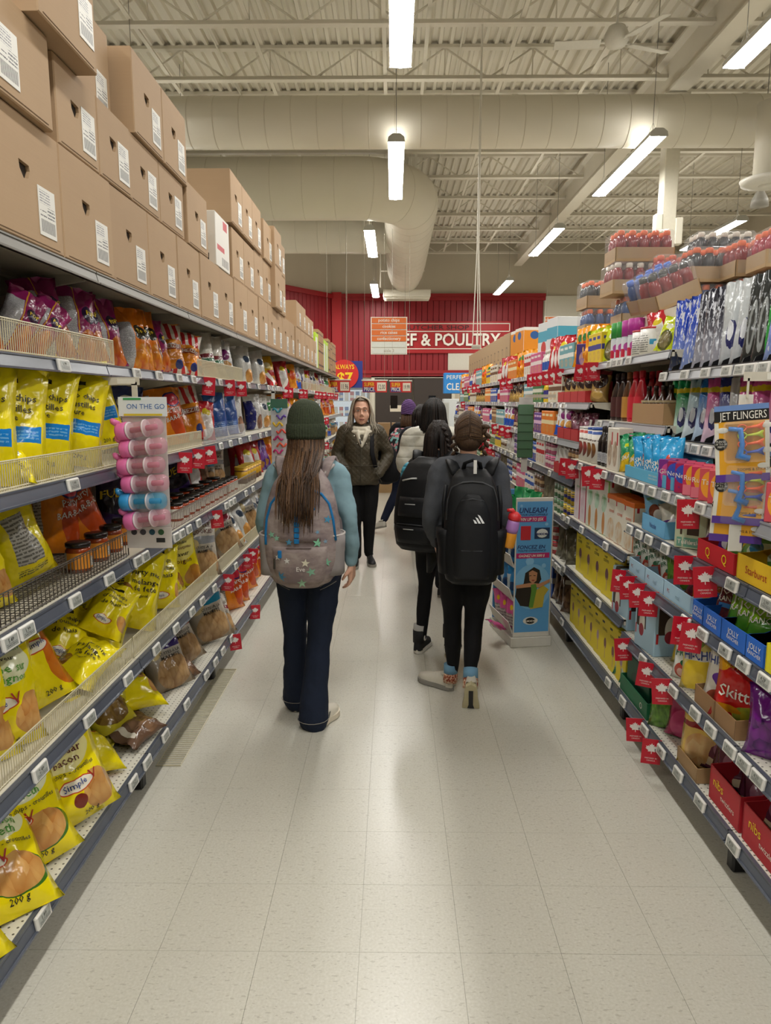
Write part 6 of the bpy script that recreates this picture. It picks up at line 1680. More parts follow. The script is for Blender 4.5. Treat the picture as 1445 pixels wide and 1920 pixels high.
# the top deck of the run behind carries the packs
ORG, CRM = '#e8641c', '#e0d6c8'
TOPZ, H2 = 2.14, 0.212
RED, DARK, BLU, PNK = '#8a1a22', '#2a2e34', '#1f4a86', '#a81c3c'
rs = thing('riser_shelf', (0, 0, 0)); tag(rs, 'cream riser shelf carrying the drink packs on the right', 'shelf')
MB().box((2.13, 4.9, TOPZ - 0.01), (1.3, 2.4, 0.02)).build('deck', DECKW, rs)
MB().box((1.48, 4.9, TOPZ - 0.03), (0.012, 2.4, 0.06)).build('front_lip', DECKW, rs)
for yy in (3.75, 4.9, 6.05):
    for xx in (1.86, 2.72): MB().box((xx, yy, TOPZ / 2 - 0.01), (0.03, 0.04, TOPZ - 0.02)).build('post', DECKW, rs)
for i, (px, Y, lay, c1, c2, nm) in enumerate((
        (1290, 4.55, 1, DARK, ORG, 'dark drink pack with orange caps above the foil packs'), (1300, 5.1, 2, DARK, CRM, 'dark drink pack with cream caps at the back of the stack'), (1226, 4.9, 1.12, PNK, '#e0603a', 'pink drink pack loosely wrapped in film'),
        (1148, 5.05, 2, RED, ORG, 'topmost red drink pack with orange caps'), (1143, 5.02, 1, RED, CRM, 'red drink pack with cream caps under the topmost one'), (1374, 4.35, 1, RED, ORG, 'red drink pack in a tray printed GATORADE'),
        (1432, 4.05, 1, PNK, ORG, 'pink drink pack cut off by the right edge'), (1096, 5.75, 1, DARK, ORG, 'dark drink pack at the far left of the stack'), (1098, 5.72, 0, BLU, ORG, 'blue drink pack at the far left bottom'),
        (1165, 5.05, 0, BLU, ORG, 'blue drink pack under the red ones'), (1222, 4.9, 0, RED, CRM, 'red drink pack with cream caps at the bottom'), (1290, 4.55, 0, BLU, ORG, 'blue drink pack behind the tall foil packs'),
        (1310, 5.1, 0, RED, ORG, 'red drink pack at the back bottom of the stack'), (1305, 5.1, 1, DARK, ORG, 'dark drink pack at the back of the middle layer'), (1380, 4.35, 0, DARK, ORG, 'dark drink pack behind the tall foil packs'), (1440, 4.05, 0, RED, ORG, 'red drink pack at the bottom right edge'))):
    p = at(px, 560, Y=Y - 0.12)
    o_ = drink_pack((p.x + 0.2, Y, TOPZ + 0.002 + H2 * lay), c1, c2, RND.uniform(-5, 5), nm)
    if px == 1374: text_obj('GATORADE', 0.036, mat('#3a3028', 0.6, 0, 0), o_, (0.05, -0.124, 0.03))
drink_pack((1.62, 4.5, TOPZ + 0.10), BLU, '#2a6ad0', 20, 'blue drink pack tipped on its side on the stack', (0, -28), 4, 2)
drink_pack((1.6, 4.25, TOPZ + 0.06), RED, '#2a2a2a', 20, 'red drink pack tipped over near the lime pouches', (0, -22), 4, 2)

# ------------------------------------------------------------------ far right run: mixed groceries
PAL = [('white', '#dcd8d0', '#b8242c', 'red'), ('blue', '#2a55a8', '#e0dcd4', 'white'), ('orange', '#dd7a24', '#e8d8a8', 'cream'), ('purple', '#5a3a86', '#d8b4d0', 'lilac'), ('red', '#b0222a', '#e0d8cc', 'white'),
       ('pale', '#d5cfbd', '#6a4a34', 'brown'), ('yellow', '#e0c02a', '#3a3a8a', 'blue'), ('green', '#3f7a4a', '#dcdcc8', 'cream'), ('teal', '#6aa0a8', '#dfe2dc', 'white'), ('brown', '#7a4f34', '#d8b88a', 'tan'), ('white', '#e0dcd4', '#2a55a8', 'blue'), ('pink', '#c85a86', '#e4d8d4', 'white')]


def groc(shelf, Y, i, ty, w):
    nm, a, b, nb = PAL[i % len(PAL)]
    gap = {'F0': 0.31, 'F1': 0.30, 'F2': 0.27, 'F3': 0.23, 'F4': 0.23, 'F5': 0.23, 'F6': 0.26}[shelf]
    W_ = SHELFNAME[shelf]
    if ty == 'box':
        h_ = gap * (0.72 + 0.2 * ((i * 7) % 5) / 5)
        key = 'g_%d_%d_%d' % (i % len(PAL), int(h_ * 100), int(w * 100))
        p = on(shelf, None, 0.06, Y)
        carton(key, '%s box with a %s band' % (nm, nb), 'box', w, 0.1, round(h_, 2), a, [('r', -0.1, 0.45, 1.1, 0.62, b), ('p', 0.5, 0.25, 0.3, 0.16, '#c89a5a', a, 7), ('r', 0.15, 0.78, 0.7, 0.88, b)], W_, (p.x, p.y, p.z + 0.001), 'R', 6, name='grocery_box')
    elif ty == 'can':
        r_ = 0.045
        for lv in range(2):
            p = on(shelf, None, 0.06, Y); p.z += lv * 0.108
            can('gc_%d' % (i % len(PAL)), '%s food can with a %s band' % (nm, nb), W_, p, r_, 0.106, a, [('r', -1, 0.3, 2, 0.55, b), ('l', 0.2, 0.6, 0.8, 0.9, '#5a5048', a, 6)], '#b5b5b0', 'can', 'food_can', R(-40))
    elif ty == 'bot':
        bottle('gb_%d' % (i % len(PAL)), '%s bottle with a %s label' % (nm, nb), W_, on(shelf, None, 0.06, Y), BP, a, b, '#e0dcd0', 0.04, gap * 0.9, (0.15, 0.5), 0.85, R(-40), sy=0.8)
    else:
        sbag(ty, shelf, None, 0.07, 44, 8, RND.uniform(-6, 6), 0.95 if shelf not in ('F3', 'F4') else 0.85, Y=Y)


PLAN = {'F0': ['br_bag', 'box', 'bl_pretz', 'box', 'wh_bag', 'box'], 'F1': ['grey_pouch', 'can', 'box', 'rw_bag', 'box', 'box'], 'F2': ['can', 'can', 'grey_pouch', 'can', 'box', 'box'],
        'F3': ['can', 'wh_bag', 'can', 'box', 'box', 'rw_bag'], 'F4': ['dark_pouch', 'bw_bag', 'box', 'box', 'bot', 'box'], 'F5': ['rich_pouch', 'rich_pouch', 'box', 'bot', 'box', 'box'], 'F6': ['box', 'og_bag', 'box', 'rw_bag', 'bot', 'box']}
for si, (sh, tys) in enumerate(PLAN.items()):
    Y = RJ[4] + 0.08; i = si * 3; run = 0
    while Y < 14.6:
        f = 1 + 0.10 * max(0, Y - 5.5)
        w = (0.09 + 0.02 * (i % 3)) * f
        ty = tys[(run // 1) % len(tys)]
        for q in range(3):
            if Y > 14.6: break
            groc(sh, Y, i, ty, w if ty == 'box' else 0.1)
            Y += (w + 0.008) if ty == 'box' else {'can': 0.098, 'bot': 0.09}.get(ty, 0.15) * f
        i += 1; run += 1
# red display trays for the pouches
for sh, ya, n_ in (('F5', RJ[4] + 0.1, 4), ('F4', RJ[4] + 0.05, 3), ('F3', RJ[4] + 0.0, 3)):
    for k in range(n_):
        tray('red cardboard display tray', sh, None, None, 0.075, 0.18, '#b5282c', (), -0.01, 0.14, Y=ya + 0.11 + 0.2 * k, W=0.19)
# tall goods standing on the far top shelf
Y = 6.6
fz = ALLS['F6'][1] + 0.26
tops = [('towel', 0.34), ('towel', 0.34), ('misc', 0.3), ('misc', 0.3)] + [('case', 0.36)] * 13
Y = y_of(1000, 1.5, 2.2) - 0.5
Yt = 8.5
mi = 0
for kk, w in tops:
    X = 1.62
    if kk == 'towel':
        carton('towel', 'orange and green paper towel pack', 'paper towels', w - 0.02, 0.26, 0.5, '#e08c1c', [('r', -0.1, 0.0, 1.1, 0.34, '#4a9a44'), ('r', -0.1, 0.3, 1.1, 0.42, '#ecd84a'), ('r', -0.1, 0.93, 1.1, 1.1, '#e4e0d8'), ('e', 0.5, 0.82, 0.2, 0.09, '#2a5a9a'), ('p', 0.3, 0.14, 0.3, 0.14, '#d8e4d8', '#4a9a44', 6)], 'on top of the far right shelves', (X, Yt + w / 2, 2.0), 'R', 8, [('24 Triples', 0.5, 0.34, 0.03, mat('#8a2a2a', 0.5, 0, 0), 's')], name='paper_towel_pack')
    elif kk == 'misc':
        carton('misc', 'white and blue household pack', 'carton', w - 0.02, 0.26, 0.42, '#d4d8d8', [('r', -0.1, 0.55, 1.1, 0.8, '#4aa0b8'), ('e', 0.6, 0.4, 0.25, 0.16, '#c0383a'), ('r', 0.1, 0.1, 0.9, 0.3, '#4a4a9a')], 'on top of the far right shelves', (X, 6.9 + 0.42 * mi, 2.0), 'R', 8); mi += 1
    else:
        carton('case', 'brown shipping case with a printed square', 'carton', w - 0.02, 0.34, 0.5, '#b09672', [('r', 0.4, 0.4, 0.62, 0.66, '#6a5a4a'), ('r', 0.43, 0.43, 0.59, 0.63, '#b09672'), ('r', 0.1, 0.1, 0.3, 0.34, '#4a4a78')], 'on top of the far right shelves', (X, Yt + w / 2, 2.0), 'R', 4, name='shipping_case')
    if kk != 'misc': Yt += w
MB_ = thing('riser_shelf', (0, 0, 0)); tag(MB_, 'cream riser shelf carrying the far cases on the right', 'shelf')
MB().box((1.66, 10.3, 1.99), (0.46, 7.6, 0.018)).build('deck', DECKW, MB_)
for yy in (6.8, 9, 11, 13.6): MB().box((1.78, yy, 1.94), (0.02, 0.03, 0.1)).build('post', DECKW, MB_)

# price tags and flags on the right rails
for sh, pxs in (('N6', (1243, 1283, 1322, 1362, 1387, 1407, 1432)), ('N5', (1240, 1265, 1284, 1303, 1325)), ('N4', (1157, 1166, 1185, 1201, 1222, 1248, 1274, 1312)), ('N3', (1180, 1198, 1216, 1247, 1372, 1440)), ('N2', (1285, 1317, 1359, 1393, 1434)),
                ('N1', (1205, 1262, 1303, 1332, 1368, 1394, 1421)), ('N0', (1140, 1167, 1208, 1239, 1271, 1312, 1374)),
                ('C0', (1053,)), ('C1', (1056, 1122)), ('C2', (1055, 1064, 1090, 1135)), ('C4', (1088, 1133)), ('C5', (1070, 1105, 1124, 1146)), ('C6', (1142, 1153, 1162, 1178)),
                ('F5', (1002, 1011, 1022, 1034, 1045, 1056)), ('F4', (992, 1000, 1009, 1019, 1028, 1041)), ('F3', (960, 968, 977, 985, 995, 1030)), ('F1', (1035, 1042, 1048)), ('F6', (968, 976, 985))):
    for px in pxs: price_tag(sh, px)
for sh in ('F2', 'F3', 'F4', 'F5', 'F6'):
    Y = 7.2
    while Y < 12.5: price_tag(sh, Y=Y); Y += RND.uniform(0.2, 0.45)
for sh, pxs in (('N0', (1191, 1221)), ('N1', (1168, 1212, 1241)), ('N2', (1162, 1178, 1196, 1216, 1280, 1296)), ('N3', (1284, 1322, 1284)), ('N4', (1290,)), ('C4', (1060, 1072, 1104, 1120)), ('C6', (1088, 1104, 1113))):
    for px in pxs: flag(sh, px, L=False, yaw=RND.uniform(8, 20), sc=1.1)
for sh, pxs in (('F6', (996, 1005, 1013, 1025, 1037, 1050, 943, 955, 870, 880, 889, 896)), ('F5', (986, 868)), ('F4', (928, 941, 952)), ('F3', (910, 918, 903))):
    for px in pxs: flag(sh, px, roll=RND.uniform(-8, 8), sc=1.1)


# ------------------------------------------------------------------ hanging cards on the right
def toy_strip():
    X = 1.10; Y = y_of(1386, X, 1.35)
    s = thing('clip_strip', (X, Y, 0)); tag(s, 'clip strip hanging at the right edge holding toy launcher cards', 'clip strip')
    z1 = at(1380, 740, X=X).z; z0 = at(1380, 1035, X=X).z
    MB().cbox((-0.0, 0.006, (z0 + z1) / 2), (0.045, 0.003, z1 - z0), 0.001).build('strip', mat('#e0ddd4', 0.35), s)
    MB().box((0.0, 0.0, z1 + 0.02), (0.006, 0.004, 0.06)).box((0.07, 0.0, z1 + 0.055), (0.17, 0.004, 0.028)).build('shelf_bracket', mat('#cfc8b8', 0.4), s)
    MB().box((0.1, -0.003, z1 + 0.055), (0.09, 0.001, 0.02)).build('bracket_label', mat('#e4e0d4', 0.4), s)
    W_, H_ = 0.155, 0.24
    def mk():
        t_ = thing('toy_card')
        MB().cbox((0, 0, H_ / 2), (W_, 0.002, H_), 0.0008).build('backing_card', mat('#e0a022', 0.35, 0, 0.02), t_)
        pr = MB(); pr.box((0, -0.0014, H_ * 0.86), (W_, 0.0006, H_ * 0.14)); pr.build('black_banner', mat('#151312', 0.4), t_)
        MB().box((0, -0.0014, H_ * 0.965), (W_, 0.0006, H_ * 0.07)).build('blue_banner', mat('#6a8ac0', 0.4), t_)
        MB().box((0, -0.0014, H_ * 0.05), (W_, 0.0006, H_ * 0.1)).build('purple_banner', mat('#54308c', 0.4), t_)
        for sx in (-1, 1): MB().box((sx * (W_ / 2 - 0.006), -0.0014, H_ * 0.44), (0.012, 0.0006, H_ * 0.68)).build('side_band', mat('#d9d6c8', 0.4), t_)
        text_obj('JET FLINGERS', 0.024, INKW, t_, (0.004, -0.002, H_ * 0.815), width=W_ * 0.86)
        text_obj('ZOOMS & STICKS!', 0.008, INK, t_, (0.03, -0.002, H_ * 0.14))
        MB().lathe([(0, 0), (0.019, 0), (0.019, 0.0008), (0, 0.0008)], 18, M=Matrix.Translation((-0.06, -0.002, H_ * 0.5)) @ Matrix.Rotation(R(90), 4, 'X'), cap=False).build('black_spot', INK, t_)
        for yy, tx in ((0.525, 'FLINGS'), (0.49, 'UP TO 30'), (0.455, 'FEET!')): text_obj(tx, 0.006, INKW, t_, (-0.06, -0.003, H_ * yy), res=1)
        for (cx, cz) in ((0.07, 0.72), (-0.055, 0.68), (0.07, 0.4), (0.06, 0.2)): MB().ell((cx, -0.0015, H_ * cz), 0.018, 0.0012, 0.009, 12, 5).build('cloud_print', mat('#d8d6cc', 0.4), t_)
        # launcher and jets
        MB().tube([(-0.038, -0.008, H_ * 0.70), (-0.005, -0.008, H_ * 0.68), (0.0, -0.008, H_ * 0.48), (-0.01, -0.008, H_ * 0.34), (0.02, -0.008, H_ * 0.30)], [0.007, 0.01, 0.008, 0.013, 0.01], 8).build('launcher', mat('#2f7ac8', 0.3), t_, True)
        for (zc, cc) in ((0.70, '#e8602a'), (0.60, '#b8c82a'), (0.49, '#e8602a'), (0.38, '#2a4aa8')):
            j = MB(); z = H_ * zc
            ring = [(0.0 + 0.012 * math.cos(a * math.pi / 6), -0.009, z + 0.010 * math.sin(a * math.pi / 6)) for a in range(13)]
            j.tube(ring, 0.0024, 6); j.tube([(0.012, -0.009, z), (0.05, -0.010, z + 0.003)], [0.003, 0.006], 7)
            j.prism([(0.03, z + 0.003), (0.062, z + 0.016), (0.056, z + 0.003), (0.062, z - 0.012)], -0.0115, -0.0085, 'y')
            j.build('jet_toy', mat(cc, 0.35), t_, True)
        MB().cbox((0.012, -0.010, H_ * 0.52), (0.13, 0.018, H_ * 0.54), 0.008).build('blister', glass('#e8e8e8', 0.05, 0.10), t_)
        return t_
    for i, (py, px, rz) in enumerate(((963, 1402, 0), (985, 1386, 3), (1020, 1384, 2))):
        p = at(px, py if i else 905, X=X)
        o = proto('toy_card', mk); o.location = (p.x, Y - 0.012 + 0.011 * i, p.z); o.rotation_euler = (0, R(-5 if i == 0 else 2), R(-16))
        tag(o, ('front toy launcher card with a bold white title on black' if i == 0 else 'toy launcher card hanging behind, %s from the front' % ORD[i]), 'toy', 'toy cards on the clip strip')


toy_strip()


def green_strip():
    X = 1.06; Y = y_of(984, X, 1.4); z1 = at(984, 745, X=X).z; z0 = at(984, 858, X=X).z
    s = thing('clip_strip', (X, Y, z0)); tag(s, 'clip strip hanging among the right shelves holding green packets', 'clip strip'); H = z1 - z0
    MB().cbox((0, 0.0, H / 2 - 0.06), (0.05, 0.003, H + 0.12), 0.001).build('strip', mat('#d8d6cc', 0.35), s)
    MB().box((0.12, 0.0, H + 0.01), (0.26, 0.004, 0.025)).build('shelf_bracket', mat('#cfc8b8', 0.4), s)
    MB().cbox((0, 0.0, H - 0.05), (0.11, 0.006, 0.1), 0.002).build('header_bag', glass('#dcdcd8', 0.2, 0.7), s)
    for i in range(6):
        z = z1 - 0.10 - i * 0.068
        o = obj('seed_packet', MB().cbox((0, 0, 0), (0.125, 0.02, 0.085), 0.006).mesh('seed_packet', printed('gp%d' % i, '#3f6a44', [('l', 0, 0, 1, 1, '#56805a', '#3a6440', 5)], 0.25, 0.02)), None, (X, Y - 0.014, z), (R(-8), 0, R(-6)))
        tag(o, 'green foil packet on the right clip strip, %s from the top' % ORD[i], 'packet', 'green packets on the clip strip')


green_strip()


# ------------------------------------------------------------------ cardboard gum display on the floor
def gum_display():
    p0 = at(968, 1212, Z=0); x0, x1 = 0.80, 1.055; y0 = p0.y; y1 = y0 + 0.47; H = at(1000, 933, Y=y0).z
    s = thing('floor_display', ((x0 + x1) / 2 - 0.03, (y0 + y1) / 2, 0), (0, 0, R(9))); tag(s, 'cardboard floor display with a tall blue gum advert', 'display stand')
    w, d = x1 - x0, y1 - y0
    WH = mat('#d6d3ca', 0.6)
    wp_ = lambda a, b, c: Vector((s.location.x + a * math.cos(R(9)) - b * math.sin(R(9)), s.location.y + a * math.sin(R(9)) + b * math.cos(R(9)), c))
    MB().cbox((0, 0, 0.035), (w + 0.03, d + 0.03, 0.07), 0.004).build('plinth', WH, s)
    pn = MB().cbox((0, -d / 2, 0.07 + (H - 0.07) / 2), (w, 0.012, H - 0.07), 0.003).build('end_panel', WH, s)
    MB().cbox((0, d / 2, 0.07 + (H - 0.07) / 2), (w, 0.012, H - 0.07), 0.003).build('end_panel', mat('#5a9ad0', 0.5), s)
    MB().cbox((w / 2, 0, H / 2), (0.012, d, H - 0.1), 0.003).build('spine', WH, s)
    bl = MB().box((0, -d / 2 - 0.0068, 0.10 + (H - 0.12) / 2), (w - 0.014, 0.0012, H - 0.13)).build('blue_print', mat('#5b9fd6', 0.45, 0, 0.04, 4), pn)
    y = -d / 2 - 0.0085
    NAV = mat('#1f2f6a', 0.5, 0, 0); MAG = mat('#b0206a', 0.45)
    q = lambda py: 0.07 + (H - 0.07) * (1200 - py) / (1200 - 933)
    k = w / 52.0; cx = lambda px: (px - 1003) * k
    text_obj('UNLEASH', 0.034, NAV, s, (cx(1000), y, q(961)), width=w * 0.74, bold=0.03, shear=0.2)
    text_obj('YOUR UNSTOPPABLE', 0.013, NAV, s, (cx(1001), y, q(966.5)), width=w * 0.76, bold=0.03, shear=0.2)
    MB().box((cx(999), y, q(973)), (w * 0.78, 0.001, 0.035)).build('magenta_strip', MAG, s)
    text_obj('WIN UP TO $5K', 0.02, INKW, s, (cx(998), y - 0.001, q(976)), width=w * 0.66, bold=0.02, shear=0.2)
    MB().cbox((cx(991), y, q(999)), (0.07, 0.004, 0.095), 0.002).build('gum_bag_print', printed('gumbag', '#c02a3a', [('r', 0, 0.8, 1, 1, '#e0d8d0'), ('e', 0.5, 0.4, 0.35, 0.2, '#e4dcd4')], 0.4, 0), s)
    MB().cbox((cx(1014), y, q(1000)), (0.105, 0.003, 0.075), 0.001).build('gum_pack_print', mat('#1f3a5e', 0.4), s)
    MB().ell((cx(1014), y - 0.002, q(1000)), 0.04, 0.001, 0.03, 20, 6).build('pack_roundel', mat('#d8dcdc', 0.4), s)
    text_obj('excel', 0.02, NAV, s, (cx(1014), y - 0.005, q(1003)), width=0.09, bold=0.03)
    text_obj('FONCEZ EN', 0.024, NAV, s, (cx(999), y, q(1029)), width=w * 0.74, bold=0.03, shear=0.2)
    text_obj('TOUTE CONFIANCE', 0.013, NAV, s, (cx(1000), y, q(1034.5)), width=w * 0.76, bold=0.03, shear=0.2)
    MB().box((cx(1002), y, q(1042)), (w * 0.9, 0.001, 0.035)).build('magenta_strip', MAG, s)
    text_obj('GAGNEZ UN 5000 $', 0.017, INKW, s, (cx(1000), y - 0.001, q(1044.5)), width=w * 0.7, bold=0.02, shear=0.2)
    # printed photograph of a woman, flat on the panel
    PR = lambda pts, c, nm, o=0.0: MB().prism([(cx(a), q(b)) for a, b in pts], y - 0.0012 - o, y - 0.0002 - o, 'y').build(nm, c, s)
    circ = [(1002 + 27 * math.cos(a * R(15)), 1102 + 44 * math.sin(a * R(15))) for a in range(24)]
    circ = [(max(978.5, min(1027.5, a)), b) for a, b in circ]
    PR(circ, mat('#7ab4de', 0.5), 'ring_print')
    PR([(992, 1075), (1004, 1064), (1012, 1070), (1015, 1088), (1010, 1100), (1004, 1142), (986, 1138), (978.5, 1120), (980, 1104), (990, 1095)], mat('#221a17', 0.5), 'hair_print', 0.001)
    PR([(997, 1074), (1002, 1070), (1009, 1075), (1008, 1090), (1003, 1096), (998, 1090)], mat('#b98563', 0.5), 'face_print', 0.002)
    PR([(1006, 1110), (1018, 1100), (1026, 1108), (1020, 1120), (1018, 1142), (1000, 1145), (1002, 1122)], mat('#b8a43c', 0.5), 'dress_print', 0.002)
    PR([(979, 1098), (1000, 1094), (1012, 1096), (1027, 1088), (1027, 1094), (1012, 1104), (1000, 1102), (979, 1104)], mat('#b98563', 0.5), 'arms_print', 0.003)
    PR([(1000, 1098), (1007, 1096), (1009, 1104), (1004, 1142), (998, 1142), (1001, 1110)], mat('#5a8a34', 0.5), 'scarf_print', 0.004)
    PR([(997.5, 1080), (1000.5, 1079.4), (1000.5, 1080.8), (997.5, 1081.2)], INK, 'eye_print', 0.003); PR([(1003.5, 1079.4), (1006.5, 1080), (1006.5, 1081.2), (1003.5, 1080.8)], INK, 'eye_print', 0.003)
    PR([(1000.5, 1089), (1003, 1088), (1006, 1089), (1003, 1091)], mat('#8a3a34', 0.5), 'lips_print', 0.003)
    MB().ell((cx(1001), y - 0.001, q(1168)), 0.052, 0.001, 0.028, 20, 6).build('roundel_print', mat('#d8dcdc', 0.4), s)
    MB().ell((cx(1001), y - 0.002, q(1168)), 0.034, 0.001, 0.022, 20, 6).build('roundel_print', INK, s)
    text_obj('excel', 0.018, INKW, s, (cx(1001), y - 0.004, q(1170)), width=0.1, bold=0.03)
    for (a, b, r_) in ((1020, 983, 0.012), (984, 948, 0.01), (1018, 1062, 0.016), (998, 1053, 0.03)):
        MB().ell((cx(a), y - 0.0002, q(b)), r_, 0.0006, r_, 16, 4).build('bubble_print', mat('#86bde4', 0.5), s)
    # tiers facing the aisle
    n = 4; tz = [0.09, 0.32, 0.55, 0.78]
    for i, z in enumerate(tz):
        MB().box((0.0, 0, z), (w - 0.02, d - 0.02, 0.006)).build('tier_deck', WH, s)
        MB().prism([(-w / 2 - 0.03, z + 0.085), (-w / 2 - 0.026, z + 0.087), (-w / 2 + 0.004, z), (-w / 2, z - 0.002)], -d / 2 + 0.01, d / 2 - 0.01, 'y').build('tier_lip', WH, s)
        kk = ('pink_gum', 'blue_gum', 'blue_gum', 'green_gum')[i]
        for j in range(3):
            bag(kk, 'in the gum floor display', wp_(-w / 2 + 0.035, -0.15 + 0.13 * j, z + 0.005), 'R', 34, -6, RND.uniform(-8, 8), 1.15)
    bag('pink_gum', 'drooping over the lowest display lip', wp_(-w / 2 - 0.03, -0.1, 0.09), 'R', 20, -60, 20, 0.8)
    for j in range(2): bag('green_gum', 'in the gum floor display', wp_(0.0, -0.12 + 0.2 * j, 0.80), 'R', 40, 8, RND.uniform(-8, 8), 1.25)


gum_display()

# ------------------------------------------------------------------ goods beyond the end of the aisle
cb = thing('promo_display', at(856, 760, Y=16.4)); cb.location.z = 0; tag(cb, 'blue and white household display reading PERFECT CLEAN', 'display')
MB().cbox((0.05, 0.2, 0.85), (0.7, 0.5, 1.7), 0.01).build('stand', mat('#cfd2d0', 0.5), cb)
MB().cbox((0.05, 0.1, 2.05), (0.7, 0.3, 0.46), 0.01).build('header_box', mat('#2a84cc', 0.45), cb)
text_obj('PERFECT', 0.09, INKW, cb, (0.02, -0.052, 2.14), width=0.52); text_obj('CLEAN', 0.15, INKW, cb, (0.02, -0.052, 1.9), width=0.52, bold=0.02)
for i in range(3):
    carton('freezer_%d' % (i == 0), 'blue and white household carton' if i == 0 else 'white household carton', 'carton', 0.2, 0.2, 1.5, '#2f74c8' if i == 0 else '#d2d4ce', [], 'beyond the end of the right shelves', (at(806 + 13 * i, 760, Y=15.2).x, 15.2, 0.12), 'R', 90, (), 'household_carton')
pl = thing('wooden_pallet', (0.98, 15.2, 0)); tag(pl, 'low pallet under the household cartons at the aisle end', 'pallet')
for i in range(3): MB().box((0, -0.12 + 0.12 * i, 0.1), (0.7, 0.1, 0.03)).build('slat', mat('#9a7a52', 0.7), pl)
for i in (-1, 1): MB().box((i * 0.3, 0, 0.04), (0.08, 0.34, 0.08)).build('runner', mat('#9a7a52', 0.7), pl)
# bin of yellow bags at the end of the aisle
bn = thing('bulk_bin', at(722, 840, Y=13.2)); bn.location.z = 0; tag(bn, 'cardboard bin heaped with yellow bags at the aisle end', 'bin')
for (sx, sy, w_, d_) in ((0, -0.35, 0.95, 0.01), (0, 0.35, 0.95, 0.01), (-0.475, 0, 0.01, 0.7), (0.475, 0, 0.01, 0.7)): MB().box((sx, sy, 0.4), (w_, d_, 0.8)).build('bin_side', mat('#a98a60', 0.7), bn)
MB().box((0, 0, 0.66), (0.93, 0.68, 0.02)).build('false_floor', mat('#a98a60', 0.7), bn)
for i in range(9):
    bag('nn_back' if i % 3 else 'nn_clear', 'heaped in the bin at the aisle end', Vector((bn.location.x - 0.35 + 0.23 * (i % 4), 13.05 + 0.14 * (i // 4), 0.68)), 'R', 90, 50, RND.uniform(-30, 30), 1.0, desc='pale yellow bag')
for i in range(3):
    carton('bb', 'small brown box', 'carton', 0.24, 0.24, 0.22, '#a5855e', [], 'behind the yellow bin', (bn.location.x - 0.3 + 0.27 * i, 13.75, 1.02), 'R', 90)
tb = thing('display_table', (bn.location.x, 13.78, 0)); tag(tb, 'plain table carrying small boxes behind the yellow bin', 'table')
MB().cbox((0, 0, 1.0), (1.0, 0.5, 0.03), 0.004).build('table_top', mat('#8a7454', 0.6), tb)
for sx in (-1, 1):
    for sy in (-1, 1): MB().box((sx * 0.45, sy * 0.2, 0.49), (0.05, 0.05, 0.98)).build('leg', mat('#8a7454', 0.6), tb)
# glass door cooler behind the left shelf end
co = thing('glass_cooler', at(655, 745, Y=19.2)); co.location.z = 0; tag(co, 'lit glass door cooler behind the end of the left shelves', 'cooler')
MB().box((0, 0.35, 1.05), (1.0, 0.06, 2.1)).box((-0.5, 0, 1.05), (0.05, 0.7, 2.1)).box((0.5, 0, 1.05), (0.05, 0.7, 2.1)).box((0, 0, 2.06), (1.0, 0.7, 0.08)).box((0, 0, 0.1), (1.0, 0.7, 0.2)).build('cabinet', mat('#9aa0a2', 0.4), co)
MB().box((0, 0.3, 1.1), (0.9, 0.02, 1.7)).build('light_panel', emis('#eaf4fa', 0.5), co)
MB().box((0, -0.34, 1.1), (0.94, 0.02, 1.84)).build('glass_door', glass('#dfe8ea', 0.03, 0.15), co)
for i in range(4): MB().box((0, 0.0, 0.45 + 0.4 * i), (0.9, 0.5, 0.015)).build('rack', mat('#c8ccca', 0.4), co)
for i in range(4):
    for j in range(6):
        carton('cool_%d' % ((i + j) % 3), ['red and white chilled carton', 'blue chilled carton', 'white chilled carton'][(i + j) % 3], 'carton', 0.1, 0.1, 0.24, ['#b83440', '#3a6ab0', '#d8d4cc'][(i + j) % 3], [('r', 0, 0.3, 1, 0.6, '#e0dcd4')], 'inside the glass cooler', (co.location.x - 0.36 + 0.145 * j, 19.1, 0.46 + 0.4 * i), 'R', 90)
# ------------------------------------------------------------------ people
def fabric(c, rough=0.9, sc=60.0, bump=0.35, var=0.14, spec=0.25):
    key = ('fab', c, rough, sc, bump)
    if key in MATS: return MATS[key]
    m, t = newmat('cloth_%d' % len(MATS), rough, 0.0, spec)
    n = t.noise(sc, 3, t.obj()); n2 = t.noise(6, 3, t.obj()); b = hexc(c)
    lo = tuple(x * (1 - var) for x in b[:3]) + (1,); hi = tuple(min(1, x * (1 + var)) for x in b[:3]) + (1,)
    t.col(t.mix(t.math('ADD', t.math('MULTIPLY', n, 0.5), t.math('MULTIPLY', n2, 0.5)), lo, hi)); t.bump(n2, bump, 0.03)
    MATS[key] = m
    return m


def quilted(c, nz=16.0, diag=False, rough=0.6):
    m, t = newmat('quilt_' + c[1:], rough)
    sp = t.new('ShaderNodeSeparateXYZ'); t.l.new(t.obj(), sp.inputs[0])
    z = sp.outputs[2]
    if diag:
        a = t.math('SINE', t.math('MULTIPLY', t.math('ADD', z, sp.outputs[0]), nz * 4)); b_ = t.math('SINE', t.math('MULTIPLY', t.math('SUBTRACT', z, sp.outputs[0]), nz * 4))
        h = t.math('MULTIPLY', t.math('ABSOLUTE', a), t.math('ABSOLUTE', b_))
    else:
        h = t.math('ABSOLUTE', t.math('SINE', t.math('MULTIPLY', z, nz * 3.14)))
    h = t.math('POWER', h, 0.5)
    nn = t.noise(12, 3, t.obj())
    b = hexc(c); lo = tuple(x * 0.82 for x in b[:3]) + (1,)
    t.col(t.mix(nn, lo, b)); t.bump(t.math('ADD', h, t.math('MULTIPLY', nn, 0.8)), 0.22 if diag else 0.5, 0.02)
    return m


